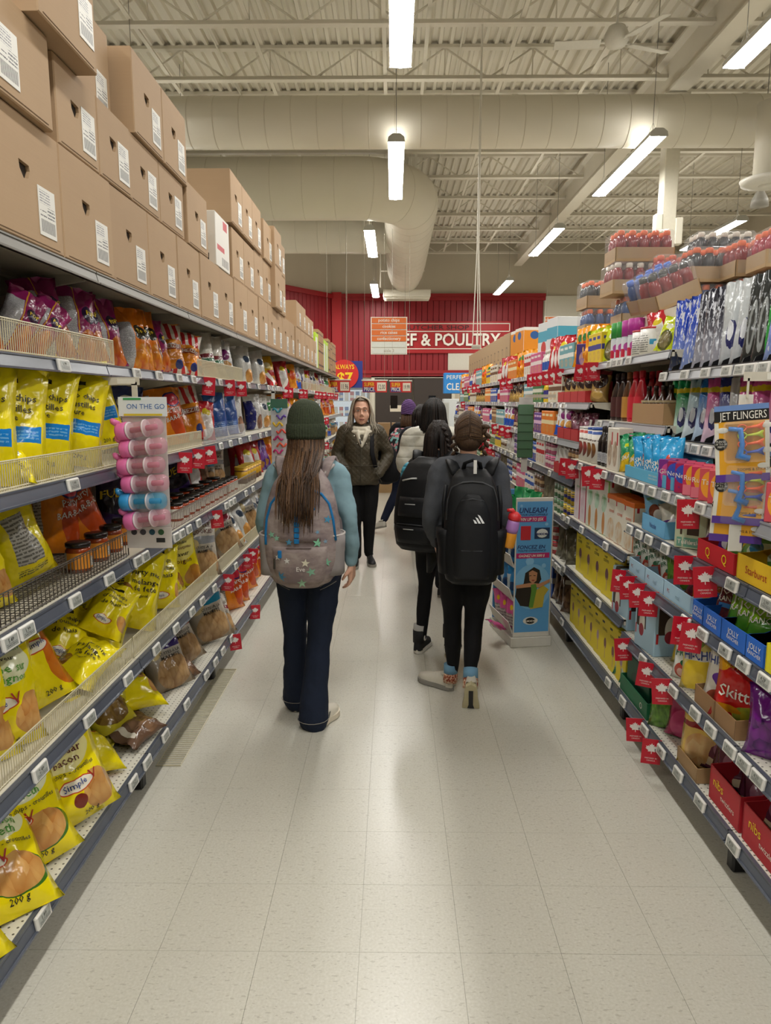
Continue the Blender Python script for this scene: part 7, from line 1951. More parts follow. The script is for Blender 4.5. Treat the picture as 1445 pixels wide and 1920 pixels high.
SKIN = mat('#d6a58b', 0.5, 0, 0.06, 20)
HAIRS = {}


def hairm(c):
    if c in HAIRS: return HAIRS[c]
    m, t = newmat('hair_' + c[1:], 0.5, 0, 0.3)
    mp = t.new('ShaderNodeMapping'); mp.inputs['Scale'].default_value = (160, 160, 6); t.l.new(t.obj(), mp.inputs[0])
    n = t.noise(1.0, 2, mp.outputs[0]); b = hexc(c)
    t.col(t.mix(n, tuple(x * 0.6 for x in b[:3]) + (1,), tuple(min(1, x * 1.3) for x in b[:3]) + (1,))); t.bump(n, 0.5, 0.01)
    HAIRS[c] = m
    return m


CLOUD = bpy.data.textures.new('folds', 'CLOUDS'); CLOUD.noise_scale = 0.09; CLOUD.noise_depth = 2


def soft(mb, name, m, parent, voxel=0.011, smooth=6, folds=0.0):
    """Fuse overlapping volumes into one continuous smooth surface."""
    o = mb.build(name, m, parent, True)
    r = o.modifiers.new('fuse', 'REMESH'); r.mode = 'VOXEL'; r.voxel_size = voxel; r.use_smooth_shade = True
    s = o.modifiers.new('relax', 'SMOOTH'); s.factor = 0.5; s.iterations = smooth
    if folds:
        d = o.modifiers.new('folds', 'DISPLACE'); d.texture = CLOUD; d.strength = folds; d.mid_level = 0.5; d.texture_coords = 'LOCAL'
    return o


def V(*a): return Vector(a)


def limb(mb, pts, rs, rr=None, n=12):
    """Smooth limb through joints: Catmull-Rom sampling."""
    pts = [Vector(p) for p in pts]; P = []; Q = []; Q2 = []
    r2 = rr or rs
    for i in range(len(pts) - 1):
        p0 = pts[max(i - 1, 0)]; p1 = pts[i]; p2 = pts[i + 1]; p3 = pts[min(i + 2, len(pts) - 1)]
        k = 5
        for j in range(k):
            t = j / k
            P.append(0.5 * ((2 * p1) + (p2 - p0) * t + (2 * p0 - 5 * p1 + 4 * p2 - p3) * t * t + (3 * p1 - p0 - 3 * p2 + p3) * t ** 3))
            e = t * t * (3 - 2 * t); Q.append(rs[i] + (rs[i + 1] - rs[i]) * e); Q2.append(r2[i] + (r2[i + 1] - r2[i]) * e)
    P.append(pts[-1]); Q.append(rs[-1]); Q2.append(r2[-1])
    mb.tube(P, Q, n, rr=Q2)
    mb.ell(P[-1], Q2[-1] * 0.98, Q[-1] * 0.98, min(Q[-1], Q2[-1]) * 0.9, 10, 6); mb.ell(P[0], Q2[0] * 0.98, Q[0] * 0.98, min(Q[0], Q2[0]) * 0.9, 10, 6)


def hand(mb, w, d, palm_n, s=1.0, curl=0.6, side=1):
    """Hand at wrist w pointing along d; palm_n is the palm's normal; five bent fingers and a thumb."""
    d = Vector(d).normalized(); nrm = Vector(palm_n); nrm = (nrm - d * nrm.dot(d)).normalized(); sd = d.cross(nrm) * side
    w = Vector(w)
    mb.tube([w - d * 0.03, w + d * 0.01, w + d * 0.05 * s, w + d * 0.085 * s], [0.021 * s, 0.019 * s, 0.016 * s, 0.013 * s], 10, rr=[0.026 * s, 0.03 * s, 0.038 * s, 0.036 * s]) if False else None
    for q in (-0.025, -0.008, 0.009, 0.025):
        mb.tube([w - d * 0.02, w + d * 0.02 * s + sd * q * 0.7 * s, w + d * 0.088 * s + sd * q * s], [0.018 * s, 0.017 * s, 0.0125 * s], 8)
    for q, ln in ((-0.028, 0.064), (-0.0095, 0.074), (0.0095, 0.07), (0.027, 0.055)):
        p = w + d * 0.085 * s + sd * q * s; pts = [p]; a = 0.25 * curl * 2
        dd = d
        for k, f in enumerate((0.45, 0.32, 0.23)):
            dd = (dd * math.cos(a) + nrm * math.sin(a)).normalized(); nn = (nrm * math.cos(a) - dd * 0).normalized()
            p = p + dd * ln * f * s; pts.append(p); a = 0.75 * curl
        mb.tube(pts, [0.0095 * s, 0.009 * s, 0.0082 * s, 0.0068 * s], 8); mb.ell(pts[-1], 0.0068 * s, 0.0068 * s, 0.0068 * s, 8, 5)
    b = w + d * 0.025 * s + sd * -0.028 * s
    t1 = b + (d * 0.5 - sd * 0.6 + nrm * 0.4).normalized() * 0.036 * s; t2 = t1 + (d * 0.85 - sd * 0.05 + nrm * 0.45).normalized() * 0.03 * s
    mb.tube([b, t1, t2], [0.014 * s, 0.0105 * s, 0.0075 * s], 8); mb.ell(t2, 0.0075 * s, 0.0075 * s, 0.0075 * s, 8, 5)


def head(mb, c, s=1.0, face=True, M=None):
    c = Vector(c); A = lambda x, y, z: c + Vector((x, y, z)) * s
    mb.ell(A(0, -0.012, 0.022), 0.072 * s, 0.090 * s, 0.092 * s, 20, 14)
    mb.ell(A(0, 0.022, -0.045), 0.062 * s, 0.065 * s, 0.072 * s, 18, 12)
    mb.ell(A(0, 0.052, -0.092), 0.028 * s, 0.028 * s, 0.022 * s, 12, 8)
    for sx in (-1, 1):
        mb.ell(A(sx * 0.042, 0.045, -0.038), 0.024 * s, 0.026 * s, 0.03 * s, 10, 7)
        mb.ell(A(sx * 0.073, -0.008, -0.012), 0.008 * s, 0.018 * s, 0.03 * s, 10, 7)
    if face:
        mb.tube([A(0, 0.078, 0.012), A(0, 0.094, -0.018), A(0, 0.103, -0.034)], [0.008 * s, 0.010 * s, 0.013 * s], 8)
        for sx in (-1, 1): mb.ell(A(sx * 0.011, 0.088, -0.037), 0.008 * s, 0.01 * s, 0.007 * s, 8, 6)
        mb.tube([A(-0.045, 0.064, 0.022), A(-0.02, 0.080, 0.026), A(0, 0.082, 0.022), A(0.02, 0.080, 0.026), A(0.045, 0.064, 0.022)], 0.010 * s, 8)
        mb.ell(A(0, 0.082, -0.064), 0.022 * s, 0.010 * s, 0.006 * s, 10, 6); mb.ell(A(0, 0.080, -0.074), 0.019 * s, 0.010 * s, 0.006 * s, 10, 6)


def hair_cap(c, s, m, parent, back=-0.06, name='hair', sc=1.08, cut=0.25):
    c = Vector(c) + Vector((0, -0.012, 0.022)) * s; mb = MB(); n, k = 28, 18; vs = []; fs = []
    for i in range(k + 1):
        ph = -math.pi / 2 + math.pi * i / k
        for j in range(n):
            a = 2 * math.pi * j / n; d = Vector((math.cos(ph) * math.cos(a), math.cos(ph) * math.sin(a), math.sin(ph)))
            w = 1 + 0.02 * noise.noise(Vector((a * 3, ph * 2, 1.0)))
            vs.append(c + Vector((d.x * 0.076, d.y * 0.094, d.z * 0.097)) * s * sc * w)
    for i in range(k):
        for j in range(n):
            ph = -math.pi / 2 + math.pi * (i + 0.5) / k; a = 2 * math.pi * (j + 0.5) / n
            y = math.cos(ph) * math.sin(a); z = math.sin(ph)
            if y > cut and z < 0.62: continue
            if z < -0.75: continue
            fs.append((i * n + j, i * n + (j + 1) % n, (i + 1) * n + (j + 1) % n, (i + 1) * n + j))
    mb.add(vs, fs)
    return mb.build(name, m, parent, True)


def strands(paths, mats, parent, r=0.007, name='hair_strands', n=5):
    mb = MB()
    for i, p in enumerate(paths):
        p = [Vector(q) for q in p]; P = []
        for a in range(len(p) - 1):
            p0 = p[max(a - 1, 0)]; p1 = p[a]; p2 = p[a + 1]; p3 = p[min(a + 2, len(p) - 1)]
            for j in range(4):
                t = j / 4
                P.append(0.5 * ((2 * p1) + (p2 - p0) * t + (2 * p0 - 5 * p1 + 4 * p2 - p3) * t * t + (3 * p1 - p0 - 3 * p2 + p3) * t ** 3))
        P.append(p[-1]); k = len(P)
        rr = r * (0.7 + 0.6 * RND.random())
        mb.tube(P, [rr * (1 - 0.75 * (q / (k - 1)) ** 2) for q in range(k)], n, i % len(mats), True)
    o = mb.build(name, mats, parent, True); o['kind'] = 'stuff'
    return o


def braid(path, r, m, parent, name='braid', n=14):
    P = [Vector(p) for p in path]; mb = MB(); L = []
    tot = sum((P[i + 1] - P[i]).length for i in range(len(P) - 1))
    for i in range(n):
        t = i / (n - 1) * tot; a = 0
        while a < len(P) - 2 and t > (P[a + 1] - P[a]).length: t -= (P[a + 1] - P[a]).length; a += 1
        dr = (P[a + 1] - P[a]); d = dr.normalized(); p = P[a] + d * min(t, dr.length)
        sd = d.cross(Vector((0, 1, 0.2))).normalized(); f = 1 - 0.45 * i / n
        q = p + sd * r * 0.45 * f * (1 if i % 2 else -1)
        M_ = (d + sd * (0.9 if i % 2 else -0.9)).to_track_quat('Z', 'Y').to_matrix()
        mb.ell(q, r * 0.62 * f, r * 0.6 * f, r * 1.15 * f, 10, 7, 0, M_)
    return mb.build(name, m, parent, True)


def shoe(parent, loc, yaw, pitch, up, sole, s=1.0, high=False, name='shoe', accent=None, roll=0):
    """Shoe with the heel at loc; length runs along +y before yaw; pitch tips the toe down."""
    M_ = Matrix.Translation(loc) @ Matrix.Rotation(R(yaw), 4, 'Z') @ Matrix.Rotation(R(pitch), 4, 'X') @ Matrix.Rotation(R(roll), 4, 'Y') @ Matrix.Scale(s, 4)
    out = [(0.0, 0.0), (0.02, 0.026), (0.06, 0.033), (0.12, 0.034), (0.18, 0.044), (0.22, 0.04), (0.25, 0.024), (0.258, 0.0)]
    poly = [(-w, y) for y, w in out] + [(w, y) for y, w in out[::-1]][1:-1]
    up_mb = MB(); secs = [(0.004, 0.024, 0.062), (0.03, 0.031, 0.078 if not high else 0.1), (0.075, 0.032, 0.08 if not high else 0.105), (0.11, 0.033, 0.068), (0.16, 0.039, 0.052), (0.21, 0.038, 0.042), (0.245, 0.024, 0.03), (0.255, 0.006, 0.014)]
    vs = []; n = 12
    for (y, w, h) in secs:
        for j in range(n):
            a = math.pi * j / (n - 1)
            vs.append(M_ @ Vector((-w * math.cos(a), y, 0.02 + h * (math.sin(a) ** 0.6))))
    fs = [(i * n + j, i * n + j + 1, (i + 1) * n + j + 1, (i + 1) * n + j) for i in range(len(secs) - 1) for j in range(n - 1)] + [tuple(range(n))[::-1]] + [tuple((len(secs) - 1) * n + j for j in range(n))]
    up_mb.add(vs, fs)
    o = up_mb.build(name, up, parent, True)
    sl = MB(); k = len(poly); vs = [M_ @ Vector((x * 1.06, y, z)) for z in (0.0, 0.026) for x, y in poly]
    sl.add(vs, [tuple(range(k))[::-1], tuple(range(k, 2 * k))] + [(i, (i + 1) % k, k + (i + 1) % k, k + i) for i in range(k)])
    sl.build('sole', sole, o)
    cr = MB().tube([M_ @ Vector((0.03 * math.cos(a * R(30)), 0.045 + 0.038 * math.sin(a * R(30)), (0.094 if not high else 0.12) - 0.004 * math.sin(a * R(30)))) for a in range(13)], 0.007, 6)
    cr.build('collar', up, o, True)
    lc = MB()
    for q in range(3): lc.tube([M_ @ Vector((x, 0.115 + 0.02 * q, 0.084 - 0.0065 * q - abs(x) * 0.35)) for x in (-0.022, 0.0, 0.022)], 0.0028, 5)
    lc.build('laces', mat('#d6d2c8', 0.8), o, True)
    if accent:
        ac = MB()
        for q in range(2):
            vs = [M_ @ Vector((sx * (0.0345), yy, zz)) for sx in (1.03,) for yy, zz in ((0.07 + 0.03 * q, 0.03), (0.085 + 0.03 * q, 0.03), (0.10 + 0.03 * q, 0.06), (0.085 + 0.03 * q, 0.06))]
            ac.add(vs, [(0, 1, 2, 3)])
        ac.build('stripe', accent, o)
    return o


def superloft(mb, secs, e=2.8, n=32, mi=0):
    vs = []; k = len(secs)
    for (z, cx, cy, hw, hd) in secs:
        for j in range(n):
            a = 2 * math.pi * j / n; ca, sa = math.cos(a), math.sin(a)
            vs.append((cx + hw * math.copysign(abs(ca) ** (2 / e), ca), cy + hd * math.copysign(abs(sa) ** (2 / e), sa), z))
    fs = [(i * n + j, i * n + (j + 1) % n, (i + 1) * n + (j + 1) % n, (i + 1) * n + j) for i in range(k - 1) for j in range(n)]
    fs.append(tuple(range(n))[::-1]); fs.append(tuple((k - 1) * n + j for j in range(n)))
    mb.add(vs, fs, mi)


def interp(secs, z):
    for a, b in zip(secs, secs[1:]):
        if a[0] <= z <= b[0]:
            t = (z - a[0]) / (b[0] - a[0]); return [a[i] + (b[i] - a[i]) * t for i in range(5)]
    return list(secs[0] if z < secs[0][0] else secs[-1])


def outer(secs, x, z, e=2.8, off=0.0):
    """Point on the outward (-y) face of a loft."""
    _, cx, cy, hw, hd = interp(secs, z); u = min(0.995, abs((x - cx) / hw))
    return Vector((x, cy - hd * (1 - u ** e) ** (1 / e) - off, z))


def dense(secs, m=5):
    out = []
    for i in range(len(secs) - 1):
        p0 = secs[max(i - 1, 0)]; p1 = secs[i]; p2 = secs[i + 1]; p3 = secs[min(i + 2, len(secs) - 1)]
        for j in range(m):
            t = j / m
            out.append(tuple(0.5 * (2 * p1[k] + (p2[k] - p0[k]) * t + (2 * p0[k] - 5 * p1[k] + 4 * p2[k] - p3[k]) * t * t + (3 * p1[k] - p0[k] - 3 * p2[k] + p3[k]) * t ** 3) if k else p1[0] + (p2[0] - p1[0]) * t for k in range(5)))
    out.append(tuple(secs[-1]))
    return out


def star(r, n=5, inner=0.42):
    return [((r if i % 2 == 0 else r * inner) * math.sin(math.pi * i / n), (r if i % 2 == 0 else r * inner) * math.cos(math.pi * i / n)) for i in range(2 * n)]


def patch(secs, poly, x, z, m, parent, name, off=0.002, rot=0.0):
    """A flat printed shape laid on the outer face of a pack."""
    c, s_ = math.cos(rot), math.sin(rot); n = len(poly)
    ma = sum(a for a, b in poly) / n; mb_ = sum(b for a, b in poly) / n
    vs = [outer(secs, x + a * c - b * s_, z + a * s_ + b * c, off=off) for a, b in list(poly) + [(ma, mb_)]]
    mb = MB(); mb.add(vs, [(i, (i + 1) % n, n) for i in range(n)])
    return mb.build(name, m, parent)


def figure(name, loc, rz, H, label, cfg):
    """cfg: legs, arms (lists of joints), torso sections, materials."""
    s = H / 1.62; wx = cfg.get('w', 1.0)
    S = lambda p: Vector((p[0] * wx, p[1], p[2])) * s
    hc = S(cfg.get('head', (0, 0.015, 1.515)))
    b = MB()
    hs = s * cfg.get('hs', 1.0)
    head(b, hc, hs, cfg.get('face', False))
    limb(b, [S((0, -0.005, 1.30)), S((0, -0.005, 1.38)), hc + Vector((0, -0.012, -0.05)) * s], [0.05 * s, 0.047 * s, 0.05 * s])
    limb(b, [S((0, 0, 0.86)), S((0, 0, 1.1)), S((0, 0, 1.32))], [0.06 * s, 0.06 * s, 0.06 * s])
    for sd in (0, 1):
        A = [S(p) for p in cfg['arms'][sd]]; L = [S(p) for p in cfg['legs'][sd]]
        limb(b, [S((0, 0, 1.29)), A[0], A[1], A[2]], [0.03 * s, 0.035 * s, 0.028 * s, 0.022 * s])
        limb(b, [S((0, 0, 0.86)), L[0], L[1], L[2]], [0.04 * s, 0.045 * s, 0.035 * s, 0.03 * s])
        if cfg.get('hands', (1, 1))[sd]:
            d = (A[2] - A[1]).normalized(); hand(b, A[2] + d * 0.01, d + Vector((0, 0.0, -0.35)), Vector((-1 if sd else 1, 0.3, 0)), s, 0.75, 1 if sd else -1)
    p = soft(b, name, SKIN, None, cfg.get('voxel', 0.0065), 3)
    p.location = loc; p.rotation_euler = (0, 0, rz)
    tag(p, label, 'person')
    # trousers
    t = MB()
    lr = cfg['leg_r']
    for sd in (0, 1):
        L = [S(q) for q in cfg['legs'][sd]]
        mid = (L[0] + L[1]) / 2; cal = L[1] + (L[2] - L[1]) * 0.42 + Vector((0, -0.012, 0)) * s
        limb(t, [L[0] + Vector((0, 0, 0.03)), mid + Vector((0, 0.005, 0)), L[1], cal, L[2] + (L[2] - L[1]).normalized() * cfg.get('hem', 0.0)], [q * s for q in lr])
        gl = L[0] + Vector((0, -0.035, -0.01)) * s
        t.ell(gl, 0.092 * s * cfg.get('hip', 1), 0.10 * s, 0.10 * s, 14, 9)
    t.ell(S((0, 0, 0.90)), 0.155 * s * cfg.get('hip', 1), 0.105 * s, 0.11 * s, 18, 10)
    tr = soft(t, cfg.get('pants_name', 'trousers'), cfg['pants'], p, 0.010, 5, cfg.get('pfold', 0.006))
    # top
    tp = MB()
    secs = [tuple(q * s for q in r) for r in cfg['torso']]
    superloft(tp, [(z, 0, y, hw * wx, hd) for (z, y, hw, hd) in secs], 2.3, 28)
    sl = cfg['sleeve_r']
    for sd in (0, 1):
        A = [S(q) for q in cfg['arms'][sd]]; sgn = 1 if A[0].x > 0 else -1
        limb(tp, [Vector((sgn * 0.075 * s, A[0].y, A[0].z + 0.012 * s)), A[0], (A[0] + A[1]) / 2, A[1], A[2] - (A[2] - A[1]).normalized() * 0.005], [q * s for q in sl])
    if cfg.get('collar'): limb(tp, [S((0, -0.005, 1.33)), S((0, 0.0, 1.37)), S((0, 0.0, cfg['collar']))], [0.10 * s, 0.078 * s, 0.072 * s])
    tpo = soft(tp, cfg.get('top_name', 'sweater'), cfg['top'], p, 0.011, 5, cfg.get('tfold', 0.012))
    return p, tr, tpo, hc, hs


TORSO = [(0.82, -0.005, 0.165, 0.115), (0.9, -0.01, 0.168, 0.118), (1.02, 0, 0.142, 0.102), (1.16, 0.0, 0.152, 0.112), (1.26, 0, 0.158, 0.108), (1.33, -0.002, 0.125, 0.085), (1.375, -0.004, 0.07, 0.06)]

# ---------------------------------------------------------------- girl with the green beanie (walking away)
gA = at(556, 1352, Z=0); XA, YA = -0.432, 3.53
JEAN = fabric('#1d2537', 0.85, 90, 0.3, 0.25)
cfgA = dict(legs=[[(-0.088, 0, 0.84), (-0.085, 0.07, 0.47), (-0.088, 0.115, 0.10)], [(0.088, 0, 0.84), (0.055, -0.03, 0.47), (0.03, -0.10, 0.09)]],
            arms=[[(-0.152, 0, 1.30), (-0.22, -0.02, 1.06), (-0.20, 0.14, 0.92)], [(0.152, 0, 1.30), (0.222, -0.045, 1.06), (0.222, 0.02, 0.845)]],
            leg_r=[0.10, 0.083, 0.064, 0.064, 0.078], hem=0.055, pants=JEAN, pants_name='jeans', torso=TORSO, top=fabric('#84a2ac', 0.9, 70, 0.6, 0.12), top_name='sweater',
            sleeve_r=[0.072, 0.06, 0.05, 0.045, 0.037], voxel=0.005, hands=(1, 1), collar=1.37, tfold=0.022, pfold=0.016)
pA, _, _, hcA, sA = figure('person', (XA, YA, 0.005), R(0), 1.60, 'person walking away in green beanie, jeans and a starry grey backpack', cfgA)
shoe(pA, (-0.088, 0.06, 0.0), 8, 0, mat('#d9d2c2', 0.6), mat('#cfc3ae', 0.6), 1.0, accent=mat('#3f4a44', 0.6))
shoe(pA, (0.028, -0.165, 0.0), -22, 0, mat('#d9d2c2', 0.6), mat('#d8cdb8', 0.6), 1.02, accent=mat('#3f4a44', 0.6))
for (x, y, z) in ((-0.088, 0.12, 0.058), (0.026, -0.112, 0.05)):
    MB().tube([(x + 0.081 * math.cos(a * R(20)), y + 0.081 * math.sin(a * R(20)), z) for a in range(19)], 0.0016, 5).build('hem_stitching', mat('#8f8a80', 0.8), pA, True)
# back pockets with pale stitching
for sx in (-1, 1):
    q = MB(); pz = 0.815
    for a in range(5):
        pts = [(sx * (0.075 + 0.075 * t_), -0.148 + 0.055 * t_ * t_, pz - 0.085 + 0.016 * a + 0.05 * t_ * (1 if a % 2 else 0.6)) for t_ in (0, 0.35, 0.7, 1.0)]
        q.tube(pts, 0.0014, 4)
    q.build('pocket_stitching', mat('#8f897a', 0.7), pA)
# beanie
m, t = newmat('knit_green', 0.95)
nn = t.noise(120, 2, t.obj()); t.col(t.mix(nn, hexc('#23291c'), hexc('#46503a'))); t.bump(nn, 0.6, 0.006)
KNIT = m


def beanie(c, s, m, parent, r=0.098, h=0.165, cuffh=0.06, ribs=44, tilt=0.0, name='beanie', slouch=0.0):
    c = Vector(c); n = ribs * 4
    def lathe_rib(prof, amp):
        vs = []; k = len(prof)
        for (rr, z) in prof:
            for j in range(n):
                a = 2 * math.pi * j / n; w = rr * (1 + amp * math.cos(ribs * a))
                p = Vector((w * 0.93 * math.cos(a), w * 1.08 * math.sin(a) - slouch * max(0, z) ** 2 * 8, z))
                p = Matrix.Rotation(tilt, 3, 'X') @ p
                vs.append(c + p * s)
        fs = [(i * n + j, i * n + (j + 1) % n, (i + 1) * n + (j + 1) % n, (i + 1) * n + j) for i in range(k - 1) for j in range(n)]
        fs.append(tuple((k - 1) * n + j for j in range(n)))
        return vs, fs
    mb = MB(); mb.add(*lathe_rib([(r * 1.0, -0.01), (r * 1.03, 0.03), (r * 1.0, 0.075), (r * 0.88, 0.115), (r * 0.66, 0.145), (r * 0.36, h - 0.003), (r * 0.08, h)], 0.02))
    o = mb.build(name, m, parent, True)
    if cuffh:
        mb = MB(); mb.add(*lathe_rib([(r * 0.98, -0.028), (r * 1.05, -0.030), (r * 1.08, -0.012), (r * 1.09, cuffh * 0.5 - 0.02), (r * 1.07, cuffh - 0.03), (r * 1.0, cuffh - 0.022)], 0.022))
        mb.build('cuff', m, o, True)
    return o


beanie(hcA + Vector((0, -0.015, -0.005)), sA, KNIT, pA, 0.096, 0.165, 0.07)
hair_cap(hcA, sA, hairm('#4a3020'), pA, sc=1.02)
# backpack
PK = [(0.765, 0, -0.20, 0.085, 0.07), (0.79, 0, -0.205, 0.135, 0.09), (0.85, 0, -0.21, 0.172, 0.105), (0.95, 0, -0.215, 0.184, 0.11), (1.08, 0, -0.21, 0.178, 0.105), (1.18, 0, -0.20, 0.16, 0.092), (1.26, 0, -0.185, 0.132, 0.075), (1.32, 0, -0.165, 0.09, 0.05), (1.34, 0, -0.16, 0.05, 0.03)]
PKd = dense(PK)
m, t = newmat('mauve_camo', 0.8)
mp = t.new('ShaderNodeMapping'); mp.inputs['Scale'].default_value = (8, 8, 16); t.l.new(t.obj(), mp.inputs[0])
n1 = t.noise(1.0, 4, mp.outputs[0], 0.65); n2 = t.noise(7, 3, t.obj())
t.col(t.mix(t.math('MULTIPLY', n2, 0.4), t.ramp(n1, [(0.36, hexc('#77686a')), (0.5, hexc('#91827f')), (0.64, hexc('#a89b95'))]), hexc('#7d6f6e'))); t.bump(n2, 0.4, 0.03)
CAMO = m
bA = thing('backpack', (XA, YA, 0.01)); tag(bA, 'mauve grey school backpack with star print on the beanie wearer', 'backpack')
mb = MB(); superloft(mb, PKd); mb.build('pack_body', CAMO, bA, True)
BLUEW = fabric('#1b6fa8', 0.6, 80, 0.2, 0.1)
# front pockets, proud of the body
fp = [(z, cx, cy - 0.028, hw * 0.76, hd * 0.98) for (z, cx, cy, hw, hd) in dense([r for r in PK if r[0] <= 1.2]) if 0.79 < z < 0.985]
mb = MB(); superloft(mb, fp, 3.0); mb.build('lower_pocket', CAMO, bA, True)
fp2 = [(z, cx, cy - 0.018, hw * 0.68 * (1 if z < 1.08 else max(0.25, math.sqrt(max(0.0, 1 - ((z - 1.08) / 0.105) ** 2)))), hd * 0.97) for (z, cx, cy, hw, hd) in dense(PK) if 0.985 < z < 1.18]
mb = MB(); superloft(mb, fp2, 3.0); mb.build('upper_pocket', CAMO, bA, True)


def arc(secs, pts, off, r, m, parent, name):
    return MB().tube([outer(secs, x, z, off=off) for x, z in pts], r, 6).build(name, m, parent, True)


arc(PKd, [(-0.16 + 0.0 * i, 0.98 + 0.03 * i) for i in range(3)] + [(-0.155, 1.10), (-0.135, 1.17), (-0.10, 1.215), (-0.05, 1.235), (0, 1.24)], 0.002, 0.0065, BLUEW, bA, 'zip')
arc(PKd, [(0.0, 1.24), (0.05, 1.235), (0.10, 1.215), (0.135, 1.17), (0.153, 1.10), (0.165, 1.0)], 0.002, 0.0065, BLUEW, bA, 'zip')
arc(fp2, [(-0.03, 1.15), (0.0, 1.158), (0.05, 1.155), (0.085, 1.14)], 0.002, 0.008, BLUEW, bA, 'zip')
arc(fp, [(-0.135, 0.955), (-0.05, 0.975), (0.05, 0.975), (0.135, 0.955)], 0.001, 0.004, mat('#6d5f5e', 0.7), bA, 'zip')
for i in range(6):
    p0 = outer(fp2, -0.01, 1.135 - 0.026 * i, off=0.004)
    MB().cbox(p0, (0.024, 0.008, 0.023), 0.003).build('webbing_loop', BLUEW, bA)
MB().cbox(outer(fp, -0.088, 0.945, off=0.006), (0.018, 0.008, 0.036), 0.003, M=None).build('zip_pull', BLUEW, bA)
MB().tube([outer(fp, -0.115, 0.92, off=0.004), outer(fp, -0.118, 0.87, off=0.008)], 0.006, 6).build('key_clip', mat('#3a3632', 0.5), bA)
for sx in (-1, 1):
    sp_ = [(z, sx * 0.148, -0.20, 0.052 + 0.004 * (z > 0.95), 0.085) for z in (0.83, 0.87, 0.92, 0.97, 1.02)]
    mb = MB(); superloft(mb, sp_, 2.6, 20); mb.build('side_pocket', fabric('#8f8886', 0.85, 90, 0.2, 0.08), bA, True)
    MB().tube([Vector((sx * 0.148 + 0.054 * math.cos(a * R(20)), -0.20 + 0.087 * math.sin(a * R(20)), 1.02)) for a in range(19)], 0.005, 6).build('pocket_binding', mat('#b9b2ac', 0.7), bA, True)
    # shoulder strap over the shoulder
    st = [(sx * 0.09, -0.14, 1.28), (sx * 0.11, -0.09, 1.342), (sx * 0.12, -0.01, 1.362), (sx * 0.125, 0.07, 1.33), (sx * 0.13, 0.115, 1.22), (sx * 0.14, 0.12, 1.08), (sx * 0.165, 0.05, 0.95), (sx * 0.16, -0.1, 0.9)]
    MB().tube(st, 0.009, 8, rr=0.032).build('shoulder_strap', CAMO, bA, True)
    MB().tube([(sx * 0.075, -0.165, 1.27), (sx * 0.145, -0.09, 1.335)], 0.008, 6).build('strap_binding', mat('#a39b97', 0.7), bA, True)
MB().cbox((-0.085, -0.225, 1.245), (0.055, 0.01, 0.02), 0.003).build('strap_tag', mat('#dcd8d0', 0.6), bA)
MB().tube([(-0.04, -0.17, 1.31), (-0.03, -0.20, 1.345), (0.03, -0.20, 1.345), (0.04, -0.17, 1.31)], 0.008, 8).build('grab_handle', CAMO, bA, True)
for (x, z, r_, c, w_) in ((-0.098, 0.93, 0.018, '#e0dcd8', 0), (0.03, 0.905, 0.022, '#d8d2bc', 0), (-0.055, 0.915, 0.016, '#d8d6d4', 0), (0.055, 0.862, 0.024, '#7fae93', 0), (-0.09, 0.835, 0.03, '#3d7fa6', 0), (0.01, 0.805, 0.024, '#86a88a', 0), (0.125, 0.90, 0.022, '#78b596', 0),
                         (-0.13, 1.03, 0.018, '#7fb39a', 1), (-0.105, 1.015, 0.016, '#86b8a0', 1), (-0.045, 1.0, 0.018, '#4585a6', 1), (0.085, 0.995, 0.024, '#7fbf9a', 1), (0.085, 1.045, 0.012, '#6f95ae', 1), (0.13, 1.10, 0.02, '#3f86a8', 1), (-0.07, 1.09, 0.013, '#c9b8a8', 1), (0.045, 1.11, 0.018, '#4f8fae', 1), (0.12, 1.0, 0.012, '#7d9cb0', 1), (-0.09, 1.2, 0.014, '#cfc6b4', 1), (-0.05, 1.22, 0.012, '#d2cab8', 1)):
    sc_ = fp if z < 0.98 and abs(x) < 0.12 else (fp2 if z < 1.16 and abs(x) < 0.1 else PKd)
    patch(sc_, star(r_, 5 if r_ < 0.028 else 7, 0.4), x, z, mat(c, 0.7, 0, 0.05), bA, 'star_print', 0.003, RND.uniform(-0.3, 0.3))
pe = outer(fp, 0.035, 0.868, off=0.004)
text_obj('Eve', 0.021, mat('#d8d2cc', 0.6, 0, 0), bA, (0.008, pe.y - 0.004, 0.866), bold=0.01)
# long hair over the pack
pths = []
for i in range(260):
    a = R(RND.uniform(-88, 88)); x0 = 0.082 * math.sin(a); y0 = -0.015 - 0.095 * math.cos(a)
    spread = RND.gauss(0, 1); xe = max(-0.115, min(0.115, x0 * 0.75 + 0.018 * spread - 0.008)); ze = RND.uniform(1.08, 1.19) + (0.03 if abs(xe) > 0.07 else 0)
    if RND.random() < 0.12: ze -= 0.03
    lift = 0.010 + 0.03 * RND.random()
    def om(x, z, o): return outer(PKd, max(-0.07, min(0.07, x)) if z > 1.29 else x, z, off=o)
    p1 = om(x0 * 0.9, 1.325, lift + 0.012); p1.x = x0 * 1.0; p2 = om(xe, 1.26, lift + 0.008); pend = outer(PKd, xe, ze, off=0.022 + lift)
    pths.append([(x0, hcA.y + y0, hcA.z + RND.uniform(-0.03, 0.0)), (x0 * 1.08, hcA.y + y0 * 1.15 - 0.012, hcA.z - 0.085), p1, p2, pend])
strands(pths, [hairm('#4a3322'), hairm('#5a4029'), hairm('#6b4d33'), hairm('#38271a')], pA, 0.0058)

